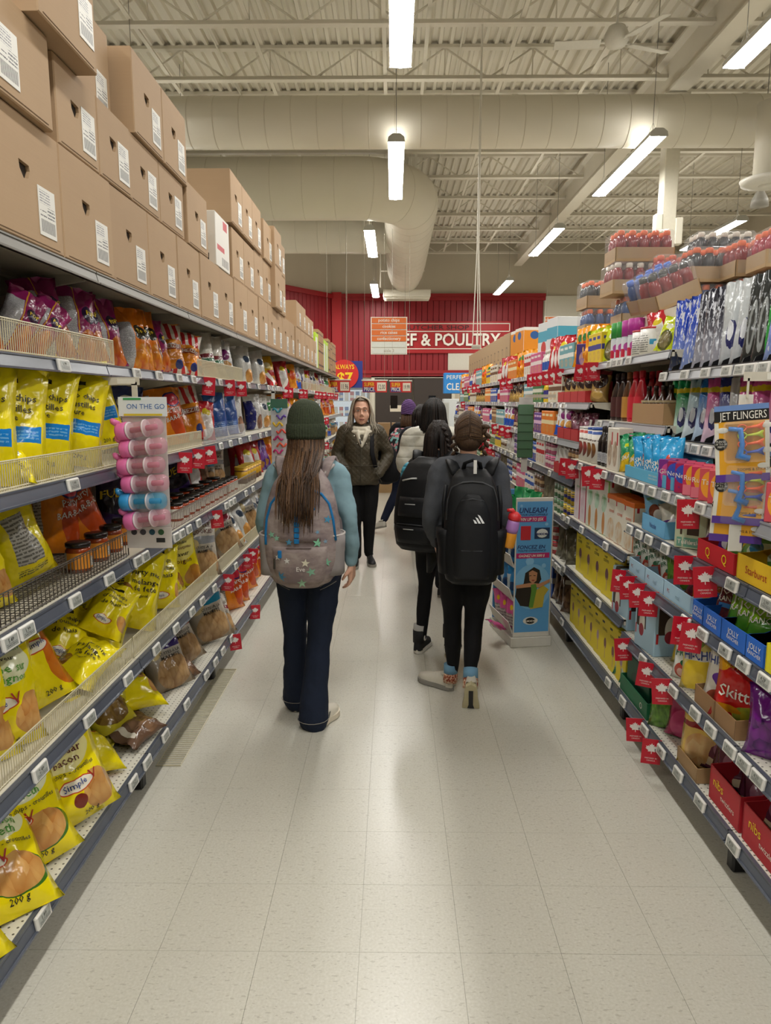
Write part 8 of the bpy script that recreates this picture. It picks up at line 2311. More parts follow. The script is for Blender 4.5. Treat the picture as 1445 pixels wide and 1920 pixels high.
# ---------------------------------------------------------------- girl with the black backpack
XB, YB = 0.405, 3.84
BLACK = fabric('#0d0d10', 0.8, 60, 0.25, 0.2)
GREYS = fabric('#4b4d52', 0.95, 120, 0.4, 0.2)
TB = [(0.735, -0.005, 0.172, 0.13), (0.80, -0.01, 0.18, 0.135), (0.9, -0.01, 0.176, 0.132), (1.02, 0, 0.162, 0.118), (1.16, 0.0, 0.165, 0.12), (1.26, 0, 0.168, 0.115), (1.33, -0.002, 0.135, 0.09), (1.38, -0.004, 0.075, 0.065)]
cfgB = dict(legs=[[(-0.088, 0, 0.83), (-0.083, 0.06, 0.47), (-0.075, 0.06, 0.12)], [(0.088, 0, 0.83), (0.055, -0.02, 0.47), (0.025, -0.17, 0.17)]],
            arms=[[(-0.175, 0, 1.31), (-0.235, -0.03, 1.05), (-0.195, 0.12, 0.88)], [(0.175, 0, 1.31), (0.232, -0.03, 1.05), (0.20, 0.12, 0.9)]],
            leg_r=[0.098, 0.082, 0.056, 0.052, 0.034], pants=BLACK, pants_name='leggings', torso=TB, top=GREYS, top_name='sweatshirt', sleeve_r=[0.075, 0.066, 0.059, 0.053, 0.042], collar=1.35, tfold=0.02, w=0.87, pfold=0.008)
pB, _, _, hcB, sB = figure('person', (XB, YB, 0.004), R(-3), 1.575, 'person walking away in dark grey sweatshirt with a black backpack', cfgB)
SOCK = mat('#6f9ab8', 0.9, 0, 0.1)
fl = printed('sock_flower', '#c9a58c', [], 0.9, 0)
m, t = newmat('floral_knit', 0.9); vo = t.new('ShaderNodeTexVoronoi'); vo.inputs['Scale'].default_value = 70; t.l.new(t.obj(), vo.inputs['Vector'])
t.col(t.ramp(vo.outputs['Distance'], [(0.2, hexc('#7a2a24')), (0.45, hexc('#b06a4c')), (0.7, hexc('#d8c2a8'))])); FLOR = m
for (a, b_, d_) in (((-0.075, 0.058, 0.155), (-0.076, 0.058, 0.105), (-0.078, 0.056, 0.05)), ((0.026, -0.145, 0.21), (0.024, -0.175, 0.165), (0.022, -0.20, 0.12))):
    a, b_, d_ = [Vector(q) for q in (a, b_, d_)]
    MB().tube([a, b_], 0.041, 14).build('sock', SOCK, pB, True)
    MB().tube([b_, d_], [0.0405, 0.042], 14).build('sock', FLOR, pB, True)
SHW = mat('#d3cdbf', 0.5); SHS = mat('#c9bf9a', 0.4)
shoe(pB, (-0.055, 0.045, 0.0), 52, 0, SHW, mat('#8a8680', 0.6), 1.0, name='shoe')
sh = shoe(pB, (0.022, -0.262, 0.165), -4, -64, SHW, SHS, 1.0, name='shoe')
# dark tread insert on the raised sole
Mx = Matrix.Translation((0.022, -0.262, 0.165)) @ Matrix.Rotation(R(-4), 4, 'Z') @ Matrix.Rotation(R(-64), 4, 'X')
tr_ = MB(); tr_.add([Mx @ Vector(q) for q in ((-0.012, 0.05, -0.002), (0.012, 0.05, -0.002), (0.012, 0.16, -0.002), (0.028, 0.225, -0.002), (-0.028, 0.225, -0.002), (-0.012, 0.16, -0.002), (-0.012, 0.05, 0.004), (0.012, 0.05, 0.004), (0.012, 0.16, 0.004), (0.028, 0.225, 0.004), (-0.028, 0.225, 0.004), (-0.012, 0.16, 0.004))],
                    [(0, 1, 2, 3, 4, 5)] + [(i, (i + 1) % 6, 6 + (i + 1) % 6, 6 + i) for i in range(6)])
tr_.build('tread', BLK, sh)
BR = hairm('#4a3626')
hair_cap(hcB, sB, BR, pB, sc=1.06, cut=0.35)
MB().tube([hcB + Vector((0.003, 0.04, 0.125)) * sB, hcB + Vector((0.004, -0.05, 0.118)) * sB, hcB + Vector((0.005, -0.105, 0.045)) * sB, hcB + Vector((0.004, -0.11, -0.01)) * sB], 0.0016, 5).build('hair_parting', SKIN, pB)
MB().ell(hcB + Vector((0, -0.033, -0.035)) * sB, 0.073 * sB, 0.074 * sB, 0.066 * sB, 18, 10).build('nape_hair', BR, pB, True)
pths = []
for sx in (-1, 1):
    for i in range(170):
        t_ = RND.random(); th = t_ * 2.75 - 0.25
        y0 = -0.012 - 0.103 * math.sin(th); z0 = 0.024 + 0.104 * math.cos(th)
        e_ = 0.5 + 0.5 * t_
        pths.append([hcB + Vector((sx * 0.004, y0, z0)) * sB, hcB + Vector((sx * 0.035, y0 * 0.95, z0 * 0.90 - 0.006)) * sB, hcB + Vector((sx * 0.066, y0 * 0.66 - 0.012, z0 * 0.62 - 0.018)) * sB, hcB + Vector((sx * (0.077 - 0.012 * t_), -0.03 - 0.025 * t_, -0.03 - 0.065 * t_)) * sB])
strands(pths, [hairm('#4f3a29'), hairm('#5e4630'), hairm('#3c2b1e')], pB, 0.0026)
braid([hcB + Vector(q) * sB for q in ((0.062, -0.055, 0.055), (0.088, -0.06, 0.02), (0.092, -0.04, -0.03), (0.082, -0.02, -0.09), (0.075, 0.0, -0.16), (0.075, 0.03, -0.22))], 0.024, BR, pB, n=13)
braid([hcB + Vector(q) * sB for q in ((-0.07, -0.03, -0.02), (-0.078, -0.01, -0.08), (-0.07, 0.02, -0.15), (-0.07, 0.05, -0.22))], 0.02, BR, pB, n=10)

PB = [(0.715, 0, -0.2, 0.12, 0.085), (0.735, 0, -0.205, 0.15, 0.098), (0.82, 0, -0.21, 0.168, 0.108), (0.98, 0, -0.21, 0.166, 0.108), (1.12, 0, -0.2, 0.156, 0.098), (1.2, 0, -0.19, 0.142, 0.085), (1.265, 0, -0.17, 0.115, 0.062), (1.30, 0, -0.15, 0.08, 0.04), (1.31, 0, -0.148, 0.05, 0.025)]
PB = [(z, cx, cy, hw * 0.88, hd) for (z, cx, cy, hw, hd) in PB]
PBd = dense(PB)
NYL = fabric('#101114', 0.55, 160, 0.35, 0.2)
NYL2 = fabric('#17181b', 0.5, 160, 0.3, 0.2)
bB = thing('backpack', (XB + 0.02, YB, 0.0), (0, 0, R(-5))); tag(bB, 'black backpack with three white slanted bars on its pocket', 'backpack')
mb = MB(); superloft(mb, PBd, 3.2); mb.build('pack_body', NYL, bB, True)
q1 = [(z, cx, cy - 0.02, hw * 0.74 * (1 if z < 1.06 else max(0.3, math.sqrt(max(0.0, 1 - ((z - 1.06) / 0.135) ** 2)))), hd) for (z, cx, cy, hw, hd) in PBd if 0.74 < z < 1.19]
mb = MB(); superloft(mb, q1, 3.2); mb.build('front_pocket', NYL2, bB, True)
arc(PBd, [(-0.13, 1.05), (-0.125, 1.15), (-0.105, 1.215), (-0.05, 1.24), (0.0, 1.245), (0.05, 1.24), (0.105, 1.215), (0.125, 1.15), (0.13, 1.05)], 0.004, 0.006, mat('#26282c', 0.5), bB, 'zip')
arc(q1, [(-0.105, 1.05), (-0.09, 1.12), (-0.05, 1.155), (0, 1.165), (0.05, 1.155), (0.09, 1.12), (0.105, 1.05), (0.108, 0.95)], 0.003, 0.004, mat('#2a2c30', 0.5), bB, 'zip')
arc(q1, [(-0.11, 0.92), (-0.05, 0.905), (0.05, 0.905), (0.11, 0.92)], 0.002, 0.003, mat('#2a2c30', 0.5), bB, 'seam')
for k in range(3):
    x0 = 0.012 + 0.0185 * k; h_ = 0.014 + 0.012 * k
    patch(q1, [(0, 0), (0.0125, 0), (0.0125 - 0.62 * h_, h_), (-0.62 * h_, h_ + 0.006)], x0, 1.045, mat('#e4e6e6', 0.5, 0, 0), bB, 'white_bar', 0.004)
MB().tube([(-0.05, -0.16, 1.29), (-0.04, -0.195, 1.335), (0.0, -0.205, 1.352), (0.035, -0.195, 1.335), (0.045, -0.16, 1.29)], 0.006, 8, rr=0.012).build('grab_handle', NYL, bB, True)
MB().cbox((0.012, -0.222, 1.318), (0.017, 0.004, 0.07), 0.001).build('handle_tape', mat('#d8d6d0', 0.6), bB)
for sx in (-1, 1):
    st = [(sx * 0.08, -0.13, 1.27), (sx * 0.105, -0.08, 1.325), (sx * 0.115, 0.0, 1.342), (sx * 0.12, 0.08, 1.31), (sx * 0.125, 0.125, 1.22), (sx * 0.145, 0.13, 1.05), (sx * 0.17, 0.05, 0.92), (sx * 0.15, -0.12, 0.86)]
    MB().tube(st, 0.010, 8, rr=0.034).build('shoulder_strap', NYL, bB, True)
    sp_ = [(z, sx * 0.126, -0.2, 0.046 + (0.012 if z > 0.95 else 0), 0.085) for z in (0.77, 0.83, 0.9, 0.96, 1.0)]
    mb = MB(); superloft(mb, sp_, 2.4, 18); mb.build('side_pocket', NYL, bB, True)
    MB().tube([(sx * 0.135, -0.18, 1.22), (sx * 0.146, -0.2, 1.13), (sx * 0.143, -0.22, 1.0)], 0.006, 6, rr=0.012).build('compression_strap', NYL2, bB, True)
wb_ = thing('water_bottle', (XB + 0.188, YB - 0.235, 0.905), (R(4), R(10), 0)); tag(wb_, 'red, purple and orange water bottle in the black backpack pocket', 'bottle')
MB().lathe([(0.028, 0.0), (0.031, 0.01), (0.031, 0.075), (0.03, 0.08)], 16).build('lower_band', mat('#d8902a', 0.35), wb_, True)
MB().lathe([(0.031, 0.08), (0.033, 0.1), (0.032, 0.13), (0.028, 0.15)], 16).build('purple_band', mat('#a878b8', 0.35), wb_, True)
MB().lathe([(0.03, 0.145), (0.034, 0.155), (0.032, 0.175), (0.012, 0.19)], 16).tube([(0.0, 0, 0.175), (-0.02, 0, 0.195), (-0.045, 0, 0.19)], [0.012, 0.012, 0.008], 8).build('red_cap', mat('#c82a30', 0.35), wb_, True)

# ---------------------------------------------------------------- dark-haired girl in canvas high-tops
XC, YC = 0.285, 4.52
TC = [(0.80, -0.005, 0.168, 0.125), (0.9, -0.01, 0.17, 0.125), (1.02, 0, 0.155, 0.115), (1.16, 0.0, 0.162, 0.118), (1.26, 0, 0.165, 0.115), (1.33, -0.002, 0.135, 0.09), (1.39, -0.004, 0.08, 0.07)]
cfgC = dict(legs=[[(-0.088, 0, 0.83), (-0.10, 0.02, 0.47), (-0.105, -0.04, 0.10)], [(0.088, 0, 0.83), (0.10, 0.07, 0.48), (0.085, 0.05, 0.16)]],
            arms=[[(-0.175, 0, 1.31), (-0.245, 0.02, 1.06), (-0.2, 0.15, 0.9)], [(0.175, 0, 1.31), (0.24, 0.02, 1.06), (0.19, 0.16, 0.93)]],
            leg_r=[0.098, 0.078, 0.052, 0.05, 0.036], pants=BLACK, pants_name='leggings', torso=TC, top=fabric('#131518', 0.6, 80, 0.3, 0.2), top_name='jacket', sleeve_r=[0.085, 0.076, 0.068, 0.06, 0.048], collar=1.40, tfold=0.018, w=0.9)
pC, _, _, hcC, sC = figure('person', (XC, YC, 0.004), R(-24), 1.51, 'person in black jacket and black canvas high-tops walking away', cfgC)
MB().tube([(-0.10, -0.04, 0.19), (-0.103, -0.04, 0.13)], 0.042, 14).build('sock', mat('#a9a7a2', 0.9), pC, True)
CANV = mat('#131315', 0.8); RUB = mat('#d8d4ca', 0.5)
for (p_, yw, pt) in (((-0.103, -0.085, 0.0), 4, 0), ((0.083, -0.02, 0.04), 0, -20)):
    sh = shoe(pC, p_, yw, pt, CANV, RUB, 0.98, True)
    MB().tube([Vector(p_) + Vector((0, 0.045, 0.07)), Vector(p_) + Vector((0, 0.045, 0.155))], 0.043, 14).build('ankle_collar', CANV, sh, True)
    MB().lathe([(0, 0), (0.019, 0), (0.019, 0.003), (0, 0.003)], 16, M=Matrix.Translation(Vector(p_) + Vector((0.042, 0.04, 0.105))) @ Matrix.Rotation(R(90), 4, 'Y'), cap=False).build('ankle_patch', RUB, sh)
    patch_m = MB().prism([(a * 0.011, b * 0.011) for a, b in star(1.0)], 0.0455, 0.0465, 'x').build('star', mat('#23306a', 0.6), sh); patch_m.location = Vector(p_) + Vector((0.0, 0.04, 0.105))
DKH = hairm('#1d1512')
hair_cap(hcC, sC, DKH, pC, sc=1.07, cut=0.3)
pths = []
for i in range(110):
    a = R(RND.uniform(-115, 115)); x0 = 0.08 * math.sin(a); y0 = -0.01 - 0.1 * math.cos(a)
    pths.append([hcC + Vector((x0 * 0.35, y0 * 0.45, 0.118)) * sC, hcC + Vector((x0, y0, 0.03)) * sC, hcC + Vector((x0 * 1.15, y0 * 1.05 - 0.01, -0.08)) * sC, hcC + Vector((x0 * 1.3 + RND.uniform(-0.01, 0.01), y0 * 0.9 - 0.03, -0.18)) * sC, hcC + Vector((x0 * 1.4 + RND.uniform(-0.02, 0.02), y0 * 0.9 - 0.05, RND.uniform(-0.32, -0.24))) * sC])
strands(pths, [hairm('#1c1411'), hairm('#2a1d16'), hairm('#120d0b')], pC, 0.008)
braid([hcC + Vector(q) * sC for q in ((0.04, -0.07, 0.08), (0.066, -0.075, 0.03), (0.08, -0.07, -0.03), (0.088, -0.065, -0.10), (0.09, -0.06, -0.16))], 0.02, hairm('#241914'), pC, n=14)
MB().ell((-0.185, -0.03, 1.17), 0.055, 0.066, 0.09, 14, 9).build('turquoise_sleeve_patch', quilted('#3f97b0', 26), pC, True)
PCs = [(0.74, 0, -0.2, 0.14, 0.09), (0.77, 0, -0.205, 0.165, 0.105), (0.9, 0, -0.215, 0.172, 0.118), (1.05, 0, -0.21, 0.165, 0.11), (1.18, 0, -0.195, 0.145, 0.09), (1.27, 0, -0.17, 0.11, 0.06), (1.31, 0, -0.15, 0.06, 0.03)]
PCd = dense(PCs)
bC = thing('backpack', (XC, YC, 0.0), (0, 0, R(-30))); tag(bC, 'black multi-pocket backpack on the person with high-tops', 'backpack')
mb = MB(); superloft(mb, PCd, 3.0); mb.build('pack_body', NYL, bC, True)
for (za, zb, k_, of) in ((0.77, 0.93, 0.8, 0.03), (0.95, 1.08, 0.74, 0.02)):
    q_ = [(z, cx, cy - of, hw * k_, hd) for (z, cx, cy, hw, hd) in PCd if za < z < zb]
    mb = MB(); superloft(mb, q_, 3.4); mb.build('outer_pocket', NYL2, bC, True)
    arc(q_, [(-0.11, zb - 0.02), (0, zb - 0.012), (0.11, zb - 0.02)], 0.002, 0.004, mat('#2c2e32', 0.5), bC, 'zip')
    arc(q_, [(-0.05, zb - 0.045), (0.02, zb - 0.043)], 0.003, 0.003, mat('#b5b5b2', 0.4), bC, 'reflective_line')
arc(PCd, [(-0.1, 1.17), (-0.04, 1.185), (0.0, 1.188)], 0.006, 0.005, mat('#c2c2be', 0.4), bC, 'reflective_line')
arc(PCd, [(-0.155, 0.86), (-0.15, 0.9)], 0.004, 0.004, mat('#c2c2be', 0.4), bC, 'reflective_line')
for sx in (-1, 1):
    MB().tube([(sx * 0.085, -0.12, 1.29), (sx * 0.12, -0.05, 1.335), (sx * 0.13, 0.06, 1.31), (sx * 0.135, 0.13, 1.2), (sx * 0.14, 0.13, 1.02), (sx * 0.165, 0.04, 0.9), (sx * 0.15, -0.12, 0.84)], 0.010, 8, rr=0.032).build('shoulder_strap', NYL, bC, True)
# jacket tied behind, hanging below the pack
MB().tube([(0.06, -0.2, 0.80), (0.08, -0.21, 0.70), (0.05, -0.2, 0.60)], [0.05, 0.07, 0.03], 10, rr=[0.02, 0.03, 0.015]).build('hanging_strap_end', NYL, bC, True)

# ---------------------------------------------------------------- woman facing the camera
XD, YD = -0.318, 7.15
OLIVE = quilted('#453d2b', 16, True, 0.6)
TD = [(0.80, 0.0, 0.20, 0.15), (0.9, 0, 0.205, 0.155), (1.02, 0.005, 0.19, 0.145), (1.16, 0.01, 0.19, 0.15), (1.26, 0.005, 0.185, 0.135), (1.34, -0.002, 0.14, 0.10), (1.38, -0.004, 0.09, 0.075)]
cfgD = dict(legs=[[(-0.09, 0, 0.83), (-0.085, 0.03, 0.46), (-0.075, 0.01, 0.10)], [(0.09, 0, 0.83), (0.085, 0.05, 0.46), (0.06, 0.10, 0.10)]],
            arms=[[(-0.19, 0, 1.31), (-0.30, -0.03, 1.07), (-0.185, 0.11, 0.90)], [(0.19, 0, 1.31), (0.275, -0.04, 1.08), (0.2, 0.10, 0.95)]],
            leg_r=[0.105, 0.09, 0.068, 0.058, 0.045], hip=1.1, pants=fabric('#121214', 0.85, 80, 0.3, 0.2), torso=TD, top=OLIVE, top_name='jacket', sleeve_r=[0.082, 0.07, 0.066, 0.062, 0.05], face=True, collar=1.37, tfold=0.02, hands=(0, 0), voxel=0.0055, w=0.86, hs=1.15, head=(0, 0.015, 1.512))
pD, _, tD, hcD, sD = figure('person', (XD, YD, 0.004), R(180 + 4), 1.66, 'woman facing the camera in olive quilted jacket and cream scarf', cfgD)
hD = lambda x, y, z: hcD + Vector((x, y, z)) * sD
for sx in (-1, 1):
    MB().ell(hD(sx * 0.03, 0.0745, 0.004), 0.0125 * sD, 0.008 * sD, 0.0058 * sD, 12, 8).build('eye', mat('#d8d0c8', 0.3), pD, True)
    MB().ell(hD(sx * 0.03, 0.0805, 0.004), 0.0048 * sD, 0.004 * sD, 0.005 * sD, 10, 7).build('iris', mat('#3a352c', 0.25), pD, True)
    MB().tube([hD(sx * 0.014, 0.083, 0.011), hD(sx * 0.03, 0.0855, 0.0135), hD(sx * 0.045, 0.073, 0.009)], 0.0022, 6).build('eyelid', mat('#b4836c', 0.5), pD, True)
    MB().tube([hD(sx * 0.012, 0.089, 0.026), hD(sx * 0.03, 0.0895, 0.031), hD(sx * 0.05, 0.074, 0.025)], [0.003, 0.0032, 0.0015], 6).build('eyebrow', mat('#6f5a48', 0.8), pD, True)
MB().tube([hD(-0.022, 0.082, -0.068), hD(-0.009, 0.092, -0.0645), hD(0, 0.0925, -0.066), hD(0.009, 0.092, -0.0645), hD(0.022, 0.082, -0.068)], [0.0015, 0.0042, 0.004, 0.0042, 0.0015], 7).build('upper_lip', mat('#a8645a', 0.45), pD, True)
MB().tube([hD(-0.019, 0.082, -0.070), hD(0, 0.0915, -0.0755), hD(0.019, 0.082, -0.070)], [0.0015, 0.0052, 0.0015], 7).build('lower_lip', mat('#b06c60', 0.45), pD, True)
hair_cap(hcD, sD, hairm('#857b6d'), pD, sc=1.07, cut=0.12)
pths = []
for i in range(220):
    sx = 1 if i % 2 else -1; f = RND.random(); yb_ = 0.062 - 0.15 * f
    zt = 0.122 - 0.02 * f
    pths.append([hD(0.006 * sx + 0.012, 0.05 - 0.12 * f, zt - 0.006), hD(sx * (0.055 + 0.01 * f), yb_ + 0.004, 0.092), hD(sx * (0.076 + 0.016 * RND.random()), yb_ - 0.012, 0.01), hD(sx * (0.071 + 0.045 * RND.random()), yb_ - 0.012, -0.08), hD(sx * (0.075 + 0.075 * RND.random()), yb_ * 0.8 + 0.02, RND.uniform(-0.2, -0.13))])
for i in range(40):
    a = R(RND.uniform(-70, 70)); x0 = 0.085 * math.sin(a); y0 = -0.1 * math.cos(a)
    pths.append([hD(x0 * 0.3, y0 * 0.4, 0.12), hD(x0, y0, 0.05), hD(x0 * 1.1, y0 * 1.08, -0.06), hD(x0 * 1.2, y0 * 1.1, -0.17)])
strands(pths, [hairm('#9d9382'), hairm('#b5ab99'), hairm('#c9c0ae'), hairm('#7f7566')], pD, 0.0062)
# scarf, folded twice round the neck
SCF = fabric('#d2cbb8', 0.95, 50, 0.5, 0.15)
sc_ = MB()
for (rx, ry, z, tl, r_) in ((0.086, 0.086, 1.362, 0.035, 0.024), (0.105, 0.10, 1.335, 0.06, 0.024)):
    ring = [(rx * math.cos(a * R(20)), ry * math.sin(a * R(20)) + 0.01, z - tl * (math.sin(a * R(20)) * 0.5 + 0.1)) for a in range(19)]
    sc_.tube([Vector(p) * (1.66 / 1.62) for p in ring], r_, 10)
sc_.tube([Vector(p) for p in ((0.05, 0.115, 1.35), (0.03, 0.155, 1.27), (0.0, 0.172, 1.19))], [0.03, 0.028, 0.012], 10, rr=[0.015, 0.014, 0.008])
sc_.tube([Vector(p) for p in ((-0.06, 0.105, 1.36), (-0.03, 0.155, 1.28), (0.0, 0.172, 1.2))], [0.03, 0.028, 0.012], 10, rr=[0.015, 0.014, 0.008])
soft(sc_, 'scarf', SCF, pD, 0.009, 4, 0.01)
MB().tube([(0.02, 0.185, 1.28), (0.012, 0.192, 1.23)], 0.014, 8, rr=0.006).build('scarf_pattern', mat('#3f4348', 0.9), pD, True)
MB().tube([(0.0, 0.168, 1.24), (0.012, 0.172, 1.1), (0.016, 0.172, 0.95), (0.02, 0.168, 0.83)], 0.004, 6).build('jacket_placket', mat('#3d3727', 0.7), pD, True)
MB().tube([(-0.19, 0.15, 1.02), (0.0, 0.172, 1.015), (0.19, 0.13, 1.02)], 0.003, 6).build('jacket_seam', mat('#3a3425', 0.7), pD, True)
for (x, z) in ((-0.045, 1.235), (0.045, 1.235), (0.075, 1.31), (-0.07, 1.315)): MB().ell((x, 0.158, z), 0.006, 0.004, 0.006, 10, 6).build('snap_button', mat('#c9c3b2', 0.3, 0.6), pD, True)
for sx, x, y, z in ((-1, -0.165, 0.15, 0.90), (1, 0.175, 0.13, 0.93)):
    MB().tube([(x - sx * 0.03, y + 0.012, z + 0.05), (x + sx * 0.03, y - 0.01, z - 0.05)], 0.006, 6).build('pocket_edge', mat('#3a3425', 0.7), pD, True)
NB = mat('#17171a', 0.6)
shoe(pD, (-0.075, -0.045, 0.0), 6, 0, NB, mat('#8a857c', 0.6), 1.0, accent=mat('#cfccc4', 0.5)); shoe(pD, (0.062, 0.045, 0.0), -8, 0, NB, mat('#8a857c', 0.6), 1.02, accent=mat('#cfccc4', 0.5))
# black drawstring bag behind her
bD = thing('drawstring_bag', (XD + 0.235, YD + 0.19, 0.0)); tag(bD, 'black drawstring bag slung from the shoulder of the olive jacket', 'bag')
DS = dense([(0.80, 0, 0, 0.05, 0.05), (0.83, 0, 0, 0.13, 0.08), (0.93, 0, 0, 0.165, 0.10), (1.05, 0, 0, 0.15, 0.095), (1.16, -0.02, 0, 0.12, 0.08), (1.25, -0.04, 0, 0.07, 0.05), (1.28, -0.05, 0, 0.04, 0.03)])
mb = MB(); superloft(mb, DS, 2.4); mb.build('bag_body', fabric('#0e0e12', 0.7, 60, 0.5, 0.25), bD, True)
CRD = mat('#c9b98a', 0.7)
MB().tube([(-0.03, -0.06, 1.26), (0.0, -0.10, 1.2), (0.005, -0.11, 1.13)], 0.004, 6).build('cord', mat('#c9c6bc', 0.7), bD, True)
MB().tube([(0.07, -0.10, 1.12), (0.045, -0.11, 1.06), (0.015, -0.115, 1.0)], 0.004, 6).ell((0.014, -0.115, 0.99), 0.010, 0.008, 0.012, 8, 6).build('cord', CRD, bD, True)
MB().tube([(-0.11, 0.0, 0.82), (-0.115, -0.01, 0.74), (-0.125, -0.01, 0.66)], 0.003, 6).ell((-0.126, -0.01, 0.65), 0.006, 0.006, 0.016, 8, 6).build('cord', mat('#15130f', 0.7), bD, True)
pt_ = [(-0.07, 0.0, 1.26), (-0.115, -0.10, 1.37), (-0.125, -0.20, 1.385), (-0.13, -0.30, 1.30), (-0.125, -0.335, 1.15), (-0.09, -0.33, 1.0)]
MB().tube(pt_, 0.007, 8, rr=0.024).build('shoulder_strap', fabric('#0e0e12', 0.7, 60, 0.5, 0.25), bD, True)

# ---------------------------------------------------------------- person in the white puffer jacket
XE, YE = 0.335, 5.95
PUF = quilted('#c9c6b8', 11, False, 0.45)
TE = [(0.80, 0, 0.20, 0.16), (0.9, 0, 0.21, 0.165), (1.02, 0, 0.20, 0.16), (1.16, 0, 0.20, 0.16), (1.27, 0, 0.19, 0.145), (1.35, 0, 0.14, 0.1), (1.40, 0, 0.095, 0.08)]
cfgE = dict(legs=[[(-0.09, 0, 0.83), (-0.085, 0.05, 0.46), (-0.08, 0.05, 0.10)], [(0.09, 0, 0.83), (0.085, 0.0, 0.46), (0.08, -0.05, 0.10)]],
            arms=[[(-0.2, 0.0, 1.32), (-0.265, -0.03, 1.10), (-0.17, 0.16, 1.02)], [(0.2, 0, 1.32), (0.3, 0, 1.08), (0.2, 0.15, 0.98)]],
            leg_r=[0.10, 0.085, 0.062, 0.055, 0.042], pants=fabric('#16181d', 0.85, 80, 0.3, 0.2), torso=TE, top=PUF, top_name='puffer_jacket', sleeve_r=[0.09, 0.085, 0.08, 0.075, 0.055], collar=1.42, tfold=0.02, hands=(0, 0), w=0.88)
pE, _, _, hcE, sE = figure('person', (XE, YE, 0.004), R(-8), 1.645, 'person with black hair in a white puffer jacket', cfgE)
shoe(pE, (-0.08, 0.0, 0.0), 4, 0, NB, mat('#8a857c', 0.6)); shoe(pE, (0.08, -0.1, 0.0), -4, 0, NB, mat('#8a857c', 0.6))
hair_cap(hcE, sE, hairm('#17120f'), pE, sc=1.1, cut=0.3)
pths = []
for i in range(110):
    a = R(RND.uniform(-120, 120)); x0 = 0.088 * math.sin(a); y0 = -0.015 - 0.105 * math.cos(a)
    pths.append([hcE + Vector((x0 * 0.3, y0 * 0.3, 0.125)) * sE, hcE + Vector((x0 * 0.9, y0 * 0.9, 0.07)) * sE, hcE + Vector((x0 * 1.12, y0 * 1.08, -0.02)) * sE, hcE + Vector((x0 * (1.15 + 0.2 * RND.random()), y0 * 1.05 - 0.01, -0.11 + RND.uniform(-0.02, 0.02))) * sE, hcE + Vector((x0 * 1.1, y0 * 0.95, RND.uniform(-0.17, -0.13))) * sE])
strands(pths, [hairm('#17120f'), hairm('#231a15'), hairm('#0f0c0a')], pE, 0.009)
# salmon shoulder bag between them
bE = thing('shoulder_bag', (XE - 0.24, YE + 0.2, 0)); tag(bE, 'salmon pink shoulder bag beside the white puffer jacket', 'bag')
SAL = fabric('#b86a5e', 0.7, 50, 0.4, 0.15)
mb = MB(); superloft(mb, dense([(1.02, 0.06, 0, 0.08, 0.05), (1.05, 0.06, 0, 0.11, 0.07), (1.16, 0.06, 0, 0.11, 0.07), (1.26, 0.05, 0, 0.09, 0.05), (1.30, 0.05, 0, 0.05, 0.03)]), 2.6); mb.build('bag_body', SAL, bE, True)
MB().tube([(0.05, 0, 1.28), (0.10, -0.02, 1.40), (0.17, -0.1, 1.44), (0.2, -0.22, 1.42)], 0.008, 8, rr=0.025).build('strap', SAL, bE, True)

# ---------------------------------------------------------------- person with the purple hat
XF, YF = 0.195, 9.0
cfgF = dict(legs=[[(-0.088, 0, 0.83), (-0.15, -0.06, 0.50), (-0.26, -0.25, 0.18)], [(0.088, 0, 0.83), (0.07, 0.09, 0.47), (0.06, 0.10, 0.09)]],
            arms=[[(-0.17, 0, 1.31), (-0.235, 0.04, 1.07), (-0.17, 0.2, 0.98)], [(0.17, 0, 1.31), (0.235, 0.04, 1.07), (0.17, 0.2, 0.98)]],
            leg_r=[0.10, 0.085, 0.064, 0.058, 0.05], pants=fabric('#151b2e', 0.85, 80, 0.3, 0.2), torso=TC, top=fabric('#17181b', 0.8, 60, 0.3, 0.2), top_name='jacket', sleeve_r=[0.085, 0.075, 0.068, 0.06, 0.05], collar=1.42, hands=(0, 0), tfold=0.016)
pF, _, _, hcF, sF = figure('person', (XF, YF, 0.004), R(-14), 1.60, 'person in purple knit hat with a floral backpack, striding away', cfgF)
WS = mat('#c9c4b8', 0.6)
shoe(pF, (-0.215, -0.27, 0.085), 82, -14, WS, mat('#8f8a80', 0.6)); shoe(pF, (0.06, 0.05, 0.0), 0, 0, WS, mat('#8f8a80', 0.6))
m, t = newmat('knit_purple', 0.95)
sp2 = t.new('ShaderNodeSeparateXYZ'); t.l.new(t.obj(), sp2.inputs[0])
wv = t.math('ABSOLUTE', t.math('SINE', t.math('MULTIPLY', t.math('ADD', sp2.outputs[2], t.math('MULTIPLY', sp2.outputs[0], 0.25)), 150)))
t.col(t.mix(wv, hexc('#3c2450'), hexc('#74538c'))); t.bump(wv, 0.7, 0.01); PKN = m
bn_ = beanie(hcF + Vector((0, -0.015, 0.0)), sF, PKN, pF, 0.102, 0.175, 0.0, 24, 0.0, 'knit_hat', 0.15)
for sx in (-1, 1):
    MB().prism([(-0.045, 0.0), (0.03, 0.0), (0.02, -0.05), (-0.005, -0.085), (-0.03, -0.05)], sx * 0.09 + hcF.x - 0.004, sx * 0.09 + hcF.x + 0.004, 'x').build('ear_flap', PKN, bn_).location = (0, hcF.y, hcF.z)
    MB().tube([(sx * 0.09, hcF.y, hcF.z - 0.08), (sx * 0.10, hcF.y - 0.01, hcF.z - 0.17), (sx * 0.1, hcF.y - 0.02, hcF.z - 0.24)], 0.005, 6).ell((sx * 0.1, hcF.y - 0.02, hcF.z - 0.25), 0.014, 0.014, 0.014, 8, 6).build('tassel', PKN, bn_, True)
hair_cap(hcF, sF, hairm('#4a3526'), pF, sc=1.02)
